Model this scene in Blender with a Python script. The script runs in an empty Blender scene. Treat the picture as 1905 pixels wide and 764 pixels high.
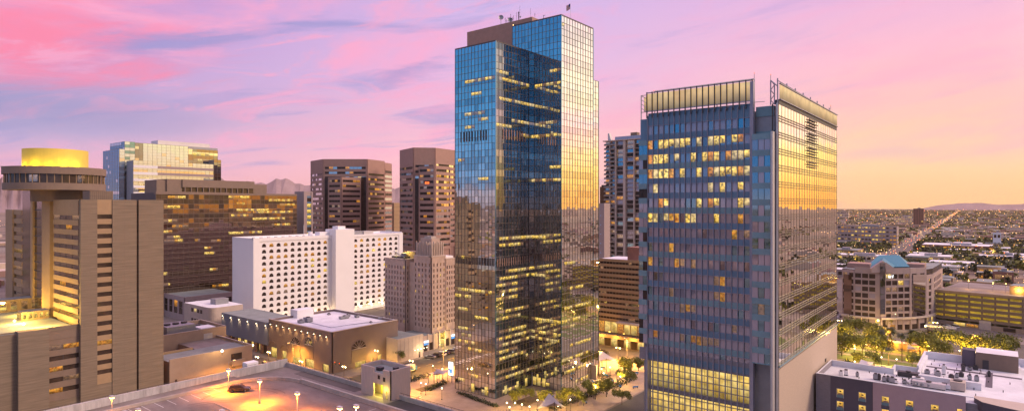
import bpy, math, random
from mathutils import Vector
random.seed(7)
SC = bpy.context.scene
COL = SC.collection
# ---------------------------------------------------------------- camera frame
FPX = 1140.0; CX = 952.5; CY = 382.0; H = 60.0
TH = math.radians(38.5); S_, C_ = math.sin(TH), math.cos(TH)
SUN_AZ = math.radians(98); SUN_EL = math.radians(32)      # azimuth to the right of the view direction

cam_d = bpy.data.cameras.new('camera'); cam = bpy.data.objects.new('camera', cam_d); COL.objects.link(cam)
cam.location = (0, 0, H); cam.rotation_euler = (math.radians(90), 0, TH - math.radians(90))
cam_d.lens = FPX / 1905 * 36; cam_d.sensor_width = 36; cam_d.clip_start = 1; cam_d.clip_end = 60000
SC.camera = cam
SC.view_settings.view_transform = 'Standard'; SC.view_settings.look = 'None'
SC.view_settings.exposure = 0.0; SC.view_settings.gamma = 1.0; SC.view_settings.use_curve_mapping = False
SC.render.engine = 'CYCLES'
SC.cycles.max_bounces = 8; SC.cycles.glossy_bounces = 5; SC.cycles.diffuse_bounces = 3
SC.cycles.sample_clamp_indirect = 4.0; SC.cycles.caustics_reflective = False; SC.cycles.caustics_refractive = False

def lin(c):
    return tuple(((v/255)/12.92 if v/255 <= .04045 else ((v/255+.055)/1.055)**2.4) for v in c)
def rgba(c): return (c[0], c[1], c[2], 1.0)

# ---------------------------------------------------------------- world
W = bpy.data.worlds.new('World'); SC.world = W; W.use_nodes = True
nt = W.node_tree; N = nt.nodes; L = nt.links; N.clear()
def nmath(op, a, b=None, c=None, clamp=False):
    n = N.new('ShaderNodeMath'); n.operation = op; n.use_clamp = clamp
    for i, v in enumerate((a, b, c)):
        if v is None: continue
        if isinstance(v, (int, float)): n.inputs[i].default_value = v
        else: L.new(v, n.inputs[i])
    return n.outputs[0]
def nramp(fac, stops):
    n = N.new('ShaderNodeValToRGB'); cr = n.color_ramp
    while len(cr.elements) < len(stops): cr.elements.new(.5)
    for e, (p, c) in zip(cr.elements, stops): e.position = p; e.color = rgba(lin(c))
    L.new(fac, n.inputs[0]); return n.outputs[0]
def nmix(fac, a, b, mode='MIX'):
    n = N.new('ShaderNodeMix'); n.data_type = 'RGBA'; n.blend_type = mode; n.clamp_factor = True
    for k, v in ((0, fac), (6, a), (7, b)):
        if isinstance(v, (int, float)): n.inputs[k].default_value = v
        elif isinstance(v, tuple): n.inputs[k].default_value = rgba(v)
        else: L.new(v, n.inputs[k])
    return n.outputs[2]
def nstep(x, a, b):
    n = N.new('ShaderNodeMapRange'); n.interpolation_type = 'SMOOTHSTEP'
    L.new(x, n.inputs[0]); n.inputs[1].default_value = a; n.inputs[2].default_value = b; return n.outputs[0]
tc = N.new('ShaderNodeTexCoord'); nv = N.new('ShaderNodeVectorMath'); nv.operation = 'NORMALIZE'; L.new(tc.outputs['Generated'], nv.inputs[0])
def ndot(v):
    n = N.new('ShaderNodeVectorMath'); n.operation = 'DOT_PRODUCT'; L.new(nv.outputs[0], n.inputs[0]); n.inputs[1].default_value = v; return n.outputs['Value']
xr = ndot((S_, -C_, 0)); yf = ndot((C_, S_, 0)); ez = ndot((0, 0, 1))
azd = nmath('MULTIPLY', nmath('ARCTAN2', xr, yf), 180/math.pi)
ezc = nmath('MAXIMUM', ez, 0.0)
def noise(vec_in, scale, detail=5, rough=.55, dist=0.0):
    n = N.new('ShaderNodeTexNoise'); n.inputs['Scale'].default_value = scale; n.inputs['Detail'].default_value = detail
    n.inputs['Roughness'].default_value = rough; n.inputs['Distortion'].default_value = dist; L.new(vec_in, n.inputs['Vector']); return n.outputs['Fac']
def comb(a, b, c=0.0):
    n = N.new('ShaderNodeCombineXYZ')
    for i, v in enumerate((a, b, c)):
        if isinstance(v, (int, float)): n.inputs[i].default_value = v
        else: L.new(v, n.inputs[i])
    return n.outputs[0]
# streak space: azimuth and height, sheared so streaks climb to the right
sx = nmath('MULTIPLY', azd, 1/60)
sy = nmath('SUBTRACT', nmath('MULTIPLY', ezc, 3.6), nmath('MULTIPLY', sx, .55))
pv = comb(sx, sy)
n1 = noise(pv, 2.1, 6, .55, .6); n2 = noise(comb(nmath('ADD', sx, 5.3), nmath('MULTIPLY', sy, 1.7)), 3.4, 7, .6, .5)
zz = nmath('ADD', ezc, nmath('MULTIPLY', nmath('SUBTRACT', n2, .5), .07))
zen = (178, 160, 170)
rL = nramp(zz, [(0, (240, 176, 194)), (.04, (232, 174, 200)), (.10, (184, 168, 212)), (.19, (180, 160, 216)), (.32, (190, 140, 205)), (1, zen)])
rC = nramp(zz, [(0, (255, 196, 196)), (.09, (255, 190, 206)), (.2, (228, 188, 228)), (.32, (208, 182, 232)), (1, zen)])
rR = nramp(zz, [(0, (255, 204, 146)), (.045, (255, 214, 160)), (.11, (255, 204, 184)), (.2, (255, 192, 208)), (.32, (226, 178, 224)), (1, zen)])
rF = nramp(zz, [(0, (248, 168, 50)), (.03, (255, 194, 78)), (.08, (255, 220, 132)), (.15, (255, 236, 188)), (.32, (232, 216, 222)), (1, zen)])
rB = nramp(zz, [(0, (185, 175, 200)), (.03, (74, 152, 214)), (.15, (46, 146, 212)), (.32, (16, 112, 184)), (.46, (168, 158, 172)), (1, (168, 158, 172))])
c = nmix(nstep(azd, -42, 0), rL, rC); c = nmix(nstep(azd, -2, 34), c, rR); c = nmix(nstep(azd, 38, 51), c, rF)
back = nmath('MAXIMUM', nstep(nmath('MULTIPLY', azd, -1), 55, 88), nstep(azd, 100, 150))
# pink cloud streaks and blue gaps of the left and middle sky
leftw = nstep(nmath('MULTIPLY', azd, -1), -25, 22)
hi = nstep(ezc, .02, .12)
c = nmix(nmath('MULTIPLY', nmath('MULTIPLY', nstep(n1, .46, .66), hi), nmath('ADD', nmath('MULTIPLY', leftw, .55), .42)), c, lin((255, 170, 206)))
c = nmix(nmath('MULTIPLY', nstep(n2, .52, .70), nmath('ADD', nmath('MULTIPLY', leftw, .55), .22)), c, lin((150, 150, 208)))
# the red glowing cloud low on the left, and the grey blue bank beneath it
bx_ = nmath('MULTIPLY', nmath('ADD', azd, 38.5), 1/9); by_ = nmath('MULTIPLY', nmath('SUBTRACT', ezc, nmath('ADD', .205, nmath('MULTIPLY', bx_, .02))), 1/.045)
bd = nmath('SQRT', nmath('ADD', nmath('MULTIPLY', bx_, bx_), nmath('MULTIPLY', by_, by_)))
n3 = noise(comb(nmath('MULTIPLY', sx, 1.0), nmath('MULTIPLY', sy, 1.1)), 7.5, 8, .62, .8)
bd = nmath('ADD', nmath('ADD', bd, nmath('MULTIPLY', nmath('SUBTRACT', n2, .5), 3.4)), nmath('MULTIPLY', nmath('SUBTRACT', n3, .5), 2.2))
c = nmix(nmath('MULTIPLY', nmath('SUBTRACT', 1.0, nstep(bd, .0, 1.7)), .92), c, lin((255, 134, 168)))
c = nmix(nmath('MULTIPLY', nmath('MULTIPLY', nstep(n3, .48, .66), hi), nmath('ADD', nmath('MULTIPLY', leftw, .45), .22)), c, lin((250, 170, 205)))
gx_ = nmath('MULTIPLY', nmath('ADD', azd, 40), 1/12); gy_ = nmath('MULTIPLY', nmath('SUBTRACT', ezc, .125), 1/.03)
gd = nmath('ADD', nmath('SQRT', nmath('ADD', nmath('MULTIPLY', gx_, gx_), nmath('MULTIPLY', gy_, gy_))), nmath('MULTIPLY', nmath('SUBTRACT', n1, .5), 2.5))
c = nmix(nmath('MULTIPLY', nmath('SUBTRACT', 1.0, nstep(gd, .0, 1.6)), .5), c, lin((135, 142, 190)))
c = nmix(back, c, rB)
sky = N.new('ShaderNodeTexSky'); sky.sky_type = 'NISHITA'; sky.sun_disc = False
sky.sun_elevation = SUN_EL
sun_dir = Vector((C_*math.cos(SUN_AZ)+S_*math.sin(SUN_AZ), S_*math.cos(SUN_AZ)-C_*math.sin(SUN_AZ), 0))*math.cos(SUN_EL)+Vector((0, 0, math.sin(SUN_EL)))
sky.sun_rotation = math.atan2(sun_dir.x, sun_dir.y)
bg1 = N.new('ShaderNodeBackground'); L.new(c, bg1.inputs[0]); boost = nmath('ADD', 1.04, nmath('MULTIPLY', nstep(ez, .33, .55), 1.2)); boost = nmath('ADD', boost, nmath('MULTIPLY', nmath('MULTIPLY', nstep(azd, 38, 54), nstep(nmath('MULTIPLY', azd, -1), -125, -95)), nmath('SUBTRACT', .75, nstep(ez, .16, .5)), None, True)); boost = nmath('ADD', boost, nmath('MULTIPLY', nmath('SUBTRACT', 1.0, nstep(ez, .0, .16)), .16)); L.new(boost, bg1.inputs[1])  # boost: overhead sky, above the frame, brightened as added fill light
bg2 = N.new('ShaderNodeBackground'); L.new(sky.outputs[0], bg2.inputs[0]); bg2.inputs[1].default_value = 0.004
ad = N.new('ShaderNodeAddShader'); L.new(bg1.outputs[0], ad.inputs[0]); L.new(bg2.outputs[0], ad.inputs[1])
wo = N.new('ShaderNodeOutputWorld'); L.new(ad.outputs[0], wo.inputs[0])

sl = bpy.data.lights.new('sun', 'SUN'); sun = bpy.data.objects.new('sun', sl); COL.objects.link(sun)
sl.energy = 2.7; sl.angle = math.radians(14); sl.color = (1.0, .73, .52)
sun.rotation_euler = (-sun_dir).to_track_quat('-Z', 'Y').to_euler()

# ---------------------------------------------------------------- placement helpers (ground plan measured from the photo)
def P(px, d):
    l = (px-CX)/FPX*d; return (d*C_+l*S_, d*S_-l*C_)
def G(px, py, z=0.0): return P(px, (H-z)*FPX/(py-CY))
def dep(u, v): return u*C_+v*S_
def pxof(u, v): return CX+FPX*(u*S_-v*C_)/dep(u, v)
def foot(px, d, pl, pr):
    x0 = (px-CX)/FPX*d; r = (pr-CX)/FPX; tu = (r*d-x0)/(S_-r*C_); r = (pl-CX)/FPX; tv = (r*d-x0)/(-C_-r*S_)
    u, v = P(px, d); return u, u+tu, v, v+tv
def zat(u, v, py): return H+(CY-py)/FPX*dep(u, v)

# ---------------------------------------------------------------- materials
MATS = {}
def newmat(name):
    m = bpy.data.materials.new(name); m.use_nodes = True; MATS[name] = m
    m.cycles.emission_sampling = 'NONE'
    return m
def mat(name, col, rough=.8, metal=0.0, var=.12, scale=.6, stretch=(1, 1, 1), bump=0.0, spec=.5, fine=0.0):
    m = newmat(name); n = m.node_tree.nodes; l = m.node_tree.links; b = n['Principled BSDF']
    b.inputs['Roughness'].default_value = rough; b.inputs['Metallic'].default_value = metal; b.inputs['Specular IOR Level'].default_value = spec
    t = n.new('ShaderNodeTexCoord'); mp = n.new('ShaderNodeMapping'); mp.inputs['Scale'].default_value = stretch; l.new(t.outputs['Object'], mp.inputs[0])
    nz = n.new('ShaderNodeTexNoise'); nz.inputs['Scale'].default_value = scale; nz.inputs['Detail'].default_value = 6; nz.inputs['Roughness'].default_value = .65; l.new(mp.outputs[0], nz.inputs['Vector'])
    r = n.new('ShaderNodeMapRange'); r.inputs[1].default_value = .3; r.inputs[2].default_value = .7; r.inputs[3].default_value = 1-var; r.inputs[4].default_value = 1+var; l.new(nz.outputs['Fac'], r.inputs[0])
    x = n.new('ShaderNodeVectorMath'); x.operation = 'SCALE'; x.inputs[0].default_value = col; l.new(r.outputs[0], x.inputs['Scale']); l.new(x.outputs[0], b.inputs['Base Color'])
    if bump:
        bp = n.new('ShaderNodeBump'); bp.inputs['Strength'].default_value = bump; l.new(nz.outputs['Fac'], bp.inputs['Height']); l.new(bp.outputs[0], b.inputs['Normal'])
    return m
def glass(name, col, rough=.02, wob=.0, dark=(.02, .02, .02), mixf=1.0):
    """mirror-coated facade glass: coloured reflection over a dark body"""
    m = newmat(name); n = m.node_tree.nodes; l = m.node_tree.links; b = n['Principled BSDF']
    b.inputs['Base Color'].default_value = rgba(dark); b.inputs['Roughness'].default_value = .1
    g = n.new('ShaderNodeBsdfGlossy'); g.inputs['Color'].default_value = rgba(col); g.inputs['Roughness'].default_value = rough
    fr = n.new('ShaderNodeFresnel'); fr.inputs['IOR'].default_value = 1.5
    f2 = n.new('ShaderNodeMath'); f2.operation = 'ADD'; l.new(fr.outputs[0], f2.inputs[0]); f2.inputs[1].default_value = mixf; f2.use_clamp = True
    mx = n.new('ShaderNodeMixShader'); l.new(f2.outputs[0], mx.inputs[0]); l.new(b.outputs[0], mx.inputs[1]); l.new(g.outputs[0], mx.inputs[2])
    l.new(mx.outputs[0], n['Material Output'].inputs[0])
    if wob:
        t = n.new('ShaderNodeTexCoord'); nz = n.new('ShaderNodeTexNoise'); nz.inputs['Scale'].default_value = .35; nz.inputs['Detail'].default_value = 1; l.new(t.outputs['Object'], nz.inputs['Vector'])
        bp = n.new('ShaderNodeBump'); bp.inputs['Strength'].default_value = wob; bp.inputs['Distance'].default_value = .1; l.new(nz.outputs['Fac'], bp.inputs['Height']); l.new(bp.outputs[0], g.inputs['Normal'])
    return m
def emit(name, c1, c2, strength, scale=.8, gloss=.0, lo=.25, stretch=(1, 1, 1), sample=False):
    """lit interior or lamp: warm light broken up by furniture, ceilings and blinds"""
    m = newmat(name); n = m.node_tree.nodes; l = m.node_tree.links; n.remove(n['Principled BSDF'])
    t = n.new('ShaderNodeTexCoord'); mp = n.new('ShaderNodeMapping'); mp.inputs['Scale'].default_value = stretch; l.new(t.outputs['Object'], mp.inputs[0])
    vo = n.new('ShaderNodeTexVoronoi'); vo.inputs['Scale'].default_value = scale; vo.distance = 'CHEBYCHEV'; l.new(mp.outputs[0], vo.inputs['Vector'])
    nz = n.new('ShaderNodeTexNoise'); nz.inputs['Scale'].default_value = scale*1.6; nz.inputs['Detail'].default_value = 4; l.new(mp.outputs[0], nz.inputs['Vector'])
    mx = n.new('ShaderNodeMix'); mx.data_type = 'RGBA'; mx.inputs[6].default_value = rgba(c1); mx.inputs[7].default_value = rgba(c2); l.new(vo.outputs['Color'], mx.inputs[0])
    r = n.new('ShaderNodeMapRange'); r.inputs[1].default_value = .35; r.inputs[2].default_value = .62; r.inputs[3].default_value = strength*lo; r.inputs[4].default_value = strength; l.new(nz.outputs['Fac'], r.inputs[0])
    e = n.new('ShaderNodeEmission'); l.new(mx.outputs[2], e.inputs[0])
    if gloss:      # rooms: lit ceiling above, furniture and sills below
        sx_ = n.new('ShaderNodeSeparateXYZ'); l.new(t.outputs['Generated'], sx_.inputs[0]); r2 = n.new('ShaderNodeMapRange'); r2.inputs[1].default_value = .0; r2.inputs[2].default_value = .75; r2.inputs[3].default_value = .35; r2.inputs[4].default_value = 1.25; l.new(sx_.outputs[2], r2.inputs[0])
        mu = n.new('ShaderNodeMath'); mu.operation = 'MULTIPLY'; l.new(r.outputs[0], mu.inputs[0]); l.new(r2.outputs[0], mu.inputs[1]); l.new(mu.outputs[0], e.inputs[1])
    else: l.new(r.outputs[0], e.inputs[1])
    if gloss:
        g = n.new('ShaderNodeBsdfGlossy'); g.inputs['Roughness'].default_value = .03; g.inputs['Color'].default_value = (.8, .85, .9, 1)
        ms = n.new('ShaderNodeMixShader'); ms.inputs[0].default_value = gloss; l.new(e.outputs[0], ms.inputs[1]); l.new(g.outputs[0], ms.inputs[2]); l.new(ms.outputs[0], n['Material Output'].inputs[0])
    else: l.new(e.outputs[0], n['Material Output'].inputs[0])
    if sample: m.cycles.emission_sampling = 'AUTO'
    return m
M = MATS
mat('tan_concrete', (.215, .160, .115), .85, var=.24, scale=.5, stretch=(.25, .25, 5), bump=.15)
mat('tan_band', (.36, .24, .14), .8, var=.08)
mat('brown_stone', (.36, .215, .175), .75, var=.1)
mat('brown_panel', (.22, .155, .12), .8, var=.08)
mat('roof_grey', (.22, .24, .24), .9, var=.25, scale=.15)
mat('roof_white', (.70, .69, .74), .7, var=.17, scale=.16)
mat('roof_seam', (.42, .40, .48), .7, var=.2)
mat('white_paint', (.80, .76, .78), .6, var=.03, scale=.1)
mat('theatre_render', (.21, .15, .135), .85, var=.08, scale=.2)
mat('blue_render', (.20, .21, .27), .85, var=.12, scale=.15)
mat('low_tan', (.34, .24, .185), .85, var=.12, scale=.3)
mat('pink_stone', (.50, .365, .31), .85, var=.14, scale=.5)
mat('pale_stone', (.52, .42, .37), .85, var=.08)
mat('cream_stone', (.56, .44, .36), .8, var=.1, scale=2, stretch=(.3, .3, 6))
mat('rose_stone', (.36, .27, .265), .75, var=.06)
mat('asphalt', (.055, .05, .052), .8, var=.25, scale=.2)
mat('asphalt_worn', (.12, .10, .09), .85, var=.3, scale=.08)
mat('pavement', (.22, .18, .165), .85, var=.18, scale=.3)
mat('plaza_paving', (.34, .25, .20), .8, var=.2, scale=.35)
mat('deck_concrete', (.20, .165, .15), .75, var=.5, scale=.10, bump=.05, stretch=(1, .45, 1))
mat('parapet_concrete', (.40, .34, .31), .85, var=.18, scale=.4)
mat('paint_white', (.75, .74, .7), .6, var=.1)
mat('paint_yellow', (.6, .42, .08), .6, var=.1)
mat('dark_metal', (.06, .055, .06), .5, .3, var=.1)
mat('grey_metal', (.30, .30, .33), .45, .5, var=.1)
mat('pale_metal', (.55, .52, .52), .4, .4, var=.08)
mat('window_dark', (.045, .032, .03), .15, 0, var=.4, scale=.4, spec=.25)
mat('window_bronze', (.06, .04, .03), .08, 0, var=.5, scale=.3)
mat('soil', (.13, .09, .055), .95, var=.3)
mat('grass_green', (.07, .10, .025), .9, var=.35, scale=.4)
mat('trunk_bark', (.10, .075, .055), .9, var=.3, scale=3)
mat('leaf_olive', (.19, .19, .03), .7, var=.5, scale=1.4)
mat('leaf_green', (.14, .15, .025), .7, var=.5, scale=1.4)
mat('leaf_dark', (.04, .05, .025), .7, var=.5, scale=1.2)
mat('leaf_palm', (.055, .065, .03), .6, var=.4, scale=2)
mat('blue_roof', (.02, .17, .27), .45, .2, var=.1, scale=.5)
mat('sail_fabric', (.42, .38, .42), .7, var=.05)
mat('red_brick', (.26, .12, .09), .85, var=.15)
mat('hill_rock', (.26, .19, .22), .95, var=.2, scale=.003)
mat('car_black', (.012, .012, .014), .25, 0, var=.05, spec=.8)
mat('car_white', (.65, .64, .64), .3, 0, var=.03)
mat('car_silver', (.36, .36, .38), .3, .6, var=.03)
mat('car_red', (.35, .03, .02), .3, 0, var=.03)
mat('tyre_rubber', (.02, .02, .02), .85, var=.1)
mat('charcoal_render', (.12, .10, .13), .85, var=.08)
mat('mauve_render', (.52, .35, .37), .85, var=.05)
mat('stucco_grey', (.24, .21, .235), .85, var=.18, scale=2, stretch=(.5, .5, 4))
mat('spandrel_blue', (.11, .19, .29), .28, 0, var=.18, scale=.25, spec=.7)
mat('spandrel_teal', (.16, .27, .32), .25, 0, var=.15, scale=.3, spec=.7)
mat('fin_metal', (.30, .29, .36), .4, .3, var=.1)
mat('bench_blue', (.03, .16, .5), .5, var=.1)
mat('flag_red', (.5, .05, .05), .8); mat('flag_white', (.7, .68, .66), .8); mat('flag_blue', (.03, .05, .2), .8)
glass('glass_blue', (.86, .86, .82), .015, .01, (.005, .03, .05), .86)
glass('glass_blue_deep', (.64, .66, .66), .015, .01, (.005, .025, .04), .84)
glass('glass_blue_pale', (.95, .96, .93), .02, .01, (.01, .04, .06), .86)
glass('glass_shade_tint', (.30, .36, .45), .02, .01, (.01, .02, .03), .3)  # tower glass darkened to paint in the recessed face's dark reflections
glass('glass_gold', (.92, .90, .84), .02, .01, (.05, .04, .03), .88)
glass('glass_gold_dim', (.78, .74, .72), .02, .01, (.05, .04, .03), .86)
glass('glass_dark', (.42, .42, .44), .02, .01, (.006, .02, .03), .7)
glass('glass_bronze', (.60, .44, .32), .02, .02, (.03, .018, .01), .5)
glass('glass_office', (.62, .60, .66), .04, .0, (.17, .19, .28), .42)
glass('glass_drape', (.5, .5, .58), .08, .0, (.40, .34, .40), .22)
glass('glass_office_dark', (.55, .53, .6), .04, .0, (.07, .055, .07), .4)
glass('glass_brown', (.62, .44, .32), .02, .02, (.02, .012, .008), .3)
glass('glass_pale', (.85, .93, .98), .03, .0, (.42, .50, .54), .55)
glass('glass_steel', (.30, .50, .62), .03, .0, (.02, .06, .08), .7)
glass('mullion_metal', (.36, .33, .30), .35, .0, (.15, .11, .09), .2)
YEL, ORG_, WRM = (1.0, .62, .10), (1.0, .36, .05), (1.0, .78, .38)
emit('lit_yellow', (1.0, .56, .06), (1.0, .74, .22), 1.45, 1.1, .12, .12)
emit('lit_orange', (1.0, .30, .03), (1.0, .52, .08), .85, 1.1, .12)
emit('lit_dim', (1.0, .5, .18), (.8, .45, .25), .42, 1.2, .3)
emit('lit_pale', (1.0, .72, .24), (1.0, .70, .32), 1.05, .9, .15)
emit('lit_lobby', (1.0, .60, .10), (1.0, .74, .26), 1.0, .5, .08, .5)
emit('lit_garage', (.85, .55, .05), (.8, .35, .03), .42, .22, 0, .12, (1, 1, .3))
emit('lamp_glow', (1.0, .75, .42), (1.0, .82, .5), 14, 1, 0, 1)
emit('lamp_orange', (1.0, .5, .12), (1.0, .55, .2), 10, 1, 0, 1)
emit('city_glow', (1.0, .40, .08), (1.0, .66, .30), 3.2, .004, 0, .4)
emit('city_red', (1.0, .12, .03), (1.0, .2, .05), 4.0, 1, 0, .6)
emit('screen_glow', (1.0, .60, .24), (1.0, .70, .32), .74, .25, .12, .75)  # emission stands in for backlight through the fritted glass panels
emit('sign_white', (.9, .95, 1.0), (1, 1, 1), 2.2, 1, 0, 1)
emit('sign_blue', (.1, .35, .8), (.2, .5, 1), 1.2, 1, 0, 1)
emit('sign_red', (1.0, .1, .02), (1.0, .2, .05), 2.2, 1, 0, 1)
emit('road_glow', (1.0, .62, .3), (1.0, .4, .12), 2.2, .02, 0, .2)

# ---------------------------------------------------------------- mesh helpers
ORGN = {}
SPLIT = {'glass_strip', 'roof_equipment', 'roof_plant', 'louvre', 'vent_louvre', 'shopfront', 'entrance', 'entrance_fin', 'wall_panel', 'roof_pipe', 'downlight', 'wall_lamp', 'air_handler', 'column', 'canopy', 'window', 'roof_unit', 'lobby_glazing', 'facade_light', 'lit_window_pane', 'roof_screen', 'walkway', 'dark_slot', 'inner_wall', 'pier', 'penthouse', 'roof_lamp', 'corner_pier', 'corner_trim', 'kerb', 'lift_shaft', 'glass_sill', 'stair_head'}
class MB:
    def __init__(s): s.v = []; s.f = []; s.m = []; s.mats = []; s.cut = []
    def mi(s, name):
        if name not in s.mats: s.mats.append(name)
        return s.mats.index(name)
    def face(s, pts, m):
        s.cut.append(len(s.f)); k = len(s.v); s.v += [tuple(p) for p in pts]; s.f.append(tuple(range(k, k+len(pts)))); s.m.append(s.mi(m))
    def box(s, x0, x1, y0, y1, z0, z1, m, top=None):
        s.cut.append(len(s.f))
        if x0 > x1: x0, x1 = x1, x0
        if y0 > y1: y0, y1 = y1, y0
        k = len(s.v); s.v += [(x, y, z) for z in (z0, z1) for (x, y) in ((x0, y0), (x1, y0), (x1, y1), (x0, y1))]
        i = s.mi(m); j = s.mi(top) if top else i
        for f, q in (((0, 3, 2, 1), i), ((4, 5, 6, 7), j), ((0, 1, 5, 4), i), ((1, 2, 6, 5), i), ((2, 3, 7, 6), i), ((3, 0, 4, 7), i)):
            s.f.append(tuple(k+t for t in f)); s.m.append(q)
        return s
    def hexa(s, p, m):
        """8 points: bottom ring then top ring"""
        s.cut.append(len(s.f))
        k = len(s.v); s.v += [tuple(q) for q in p]; i = s.mi(m)
        for f in ((0, 3, 2, 1), (4, 5, 6, 7), (0, 1, 5, 4), (1, 2, 6, 5), (2, 3, 7, 6), (3, 0, 4, 7)): s.f.append(tuple(k+t for t in f)); s.m.append(i)
    def prism(s, poly, z0, z1, m, top=None):
        s.cut.append(len(s.f))
        n = len(poly); k = len(s.v); s.v += [(x, y, z0) for x, y in poly]+[(x, y, z1) for x, y in poly]; i = s.mi(m); j = s.mi(top) if top else i
        for a in range(n): b = (a+1) % n; s.f.append((k+a, k+b, k+n+b, k+n+a)); s.m.append(i)
        s.f.append(tuple(k+n+a for a in range(n))); s.m.append(j); s.f.append(tuple(k+a for a in reversed(range(n)))); s.m.append(i)
    def cyl(s, x, y, z0, z1, r0, r1=None, m='grey_metal', n=12, top=None):
        s.cut.append(len(s.f)); r1 = r0 if r1 is None else r1; k = len(s.v); i = s.mi(m); j = s.mi(top) if top else i
        for z, r in ((z0, r0), (z1, r1)): s.v += [(x+r*math.cos(2*math.pi*a/n), y+r*math.sin(2*math.pi*a/n), z) for a in range(n)]
        for a in range(n): b = (a+1) % n; s.f.append((k+a, k+b, k+n+b, k+n+a)); s.m.append(i)
        s.f.append(tuple(k+n+a for a in range(n))); s.m.append(j); s.f.append(tuple(k+a for a in reversed(range(n)))); s.m.append(i)
    def tube(s, a, b, r, m, n=6, r2=None):
        a, b = Vector(a), Vector(b); d = (b-a)
        if d.length < 1e-6: return
        s.cut.append(len(s.f))
        q = d.to_track_quat('Z', 'Y'); r2 = r if r2 is None else r2; k = len(s.v); i = s.mi(m)
        for p, rr in ((a, r), (b, r2)):
            for t in range(n): s.v.append(tuple(p+q @ Vector((rr*math.cos(2*math.pi*t/n), rr*math.sin(2*math.pi*t/n), 0))))
        for t in range(n): w = (t+1) % n; s.f.append((k+t, k+w, k+n+w, k+n+t)); s.m.append(i)
        s.f.append(tuple(k+n+t for t in range(n))); s.m.append(i); s.f.append(tuple(k+t for t in reversed(range(n)))); s.m.append(i)
    def octa(s, x, y, z, r, m):
        s.cut.append(len(s.f)); k = len(s.v); s.v += [(x+r, y, z), (x, y+r, z), (x-r, y, z), (x, y-r, z), (x, y, z+r), (x, y, z-r)]; i = s.mi(m)
        for f in ((0, 1, 4), (1, 2, 4), (2, 3, 4), (3, 0, 4), (1, 0, 5), (2, 1, 5), (3, 2, 5), (0, 3, 5)): s.f.append(tuple(k+t for t in f)); s.m.append(i)
    def build(s, name, parent=None, kind=None, label=None, smooth=False):
        if not s.f: return None
        if name in SPLIT and parent and not kind and 1 < len(s.cut) <= 60:
            last = None
            for a, b in zip(s.cut, s.cut[1:]+[len(s.f)]):
                q = MB(); mp = {}
                for fi in range(a, b):
                    for vi in s.f[fi]:
                        if vi not in mp: mp[vi] = len(q.v); q.v.append(s.v[vi])
                    q.f.append(tuple(mp[vi] for vi in s.f[fi])); q.m.append(q.mi(s.mats[s.m[fi]]))
                q.cut = [0]; last = q.build(name, parent, None, label, smooth)
            return last
        o0 = ORGN.get(parent.name, (0, 0, 0)) if parent else (0, 0, 0)
        me = bpy.data.meshes.new(name); me.from_pydata([(a-o0[0], b-o0[1], c-o0[2]) for a, b, c in s.v], [], s.f)
        for m in s.mats: me.materials.append(MATS[m])
        me.polygons.foreach_set('material_index', s.m)
        if smooth: me.polygons.foreach_set('use_smooth', [True]*len(s.f))
        me.update()
        o = bpy.data.objects.new(name, me); COL.objects.link(o)
        if parent: o.parent = parent; ORGN[o.name] = o0
        if kind: o['kind'] = kind
        if label: o['label'] = label
        return o
def thing(name, label, cat, loc=(0, 0, 0), group=None):
    o = bpy.data.objects.new(name, None); COL.objects.link(o); o.location = loc; o.empty_display_size = .5
    o['label'] = label; o['category'] = cat; ORGN[o.name] = tuple(loc)
    if group: o['group'] = group
    return o
def tag(o, label, cat, group=None):
    o['label'] = label; o['category'] = cat
    if group: o['group'] = group
    return o
def copy_tree(o, parent=None):
    c = o.copy(); COL.objects.link(c)
    if parent: c.parent = parent
    for ch in o.children: copy_tree(ch, c)
    return c
def place(proto, loc, rz=0, label=None, group=None, scale=1.0):
    if proto.get('_used'): c = copy_tree(proto); c['_used'] = 1
    else: c = proto; proto['_used'] = 1
    c.location = loc; c.rotation_euler = (0, 0, rz); c.scale = (scale,)*3
    if label: c['label'] = label
    if group: c['group'] = group
    return c

_pl = [0]
def point(loc, e, col, r=.4):
    _pl[0] += 1; d = bpy.data.lights.new('street_light_glow', 'POINT'); d.energy = e; d.color = col; d.shadow_soft_size = r
    o = bpy.data.objects.new('lamp_light', d); COL.objects.link(o); o.location = loc; return o

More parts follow.
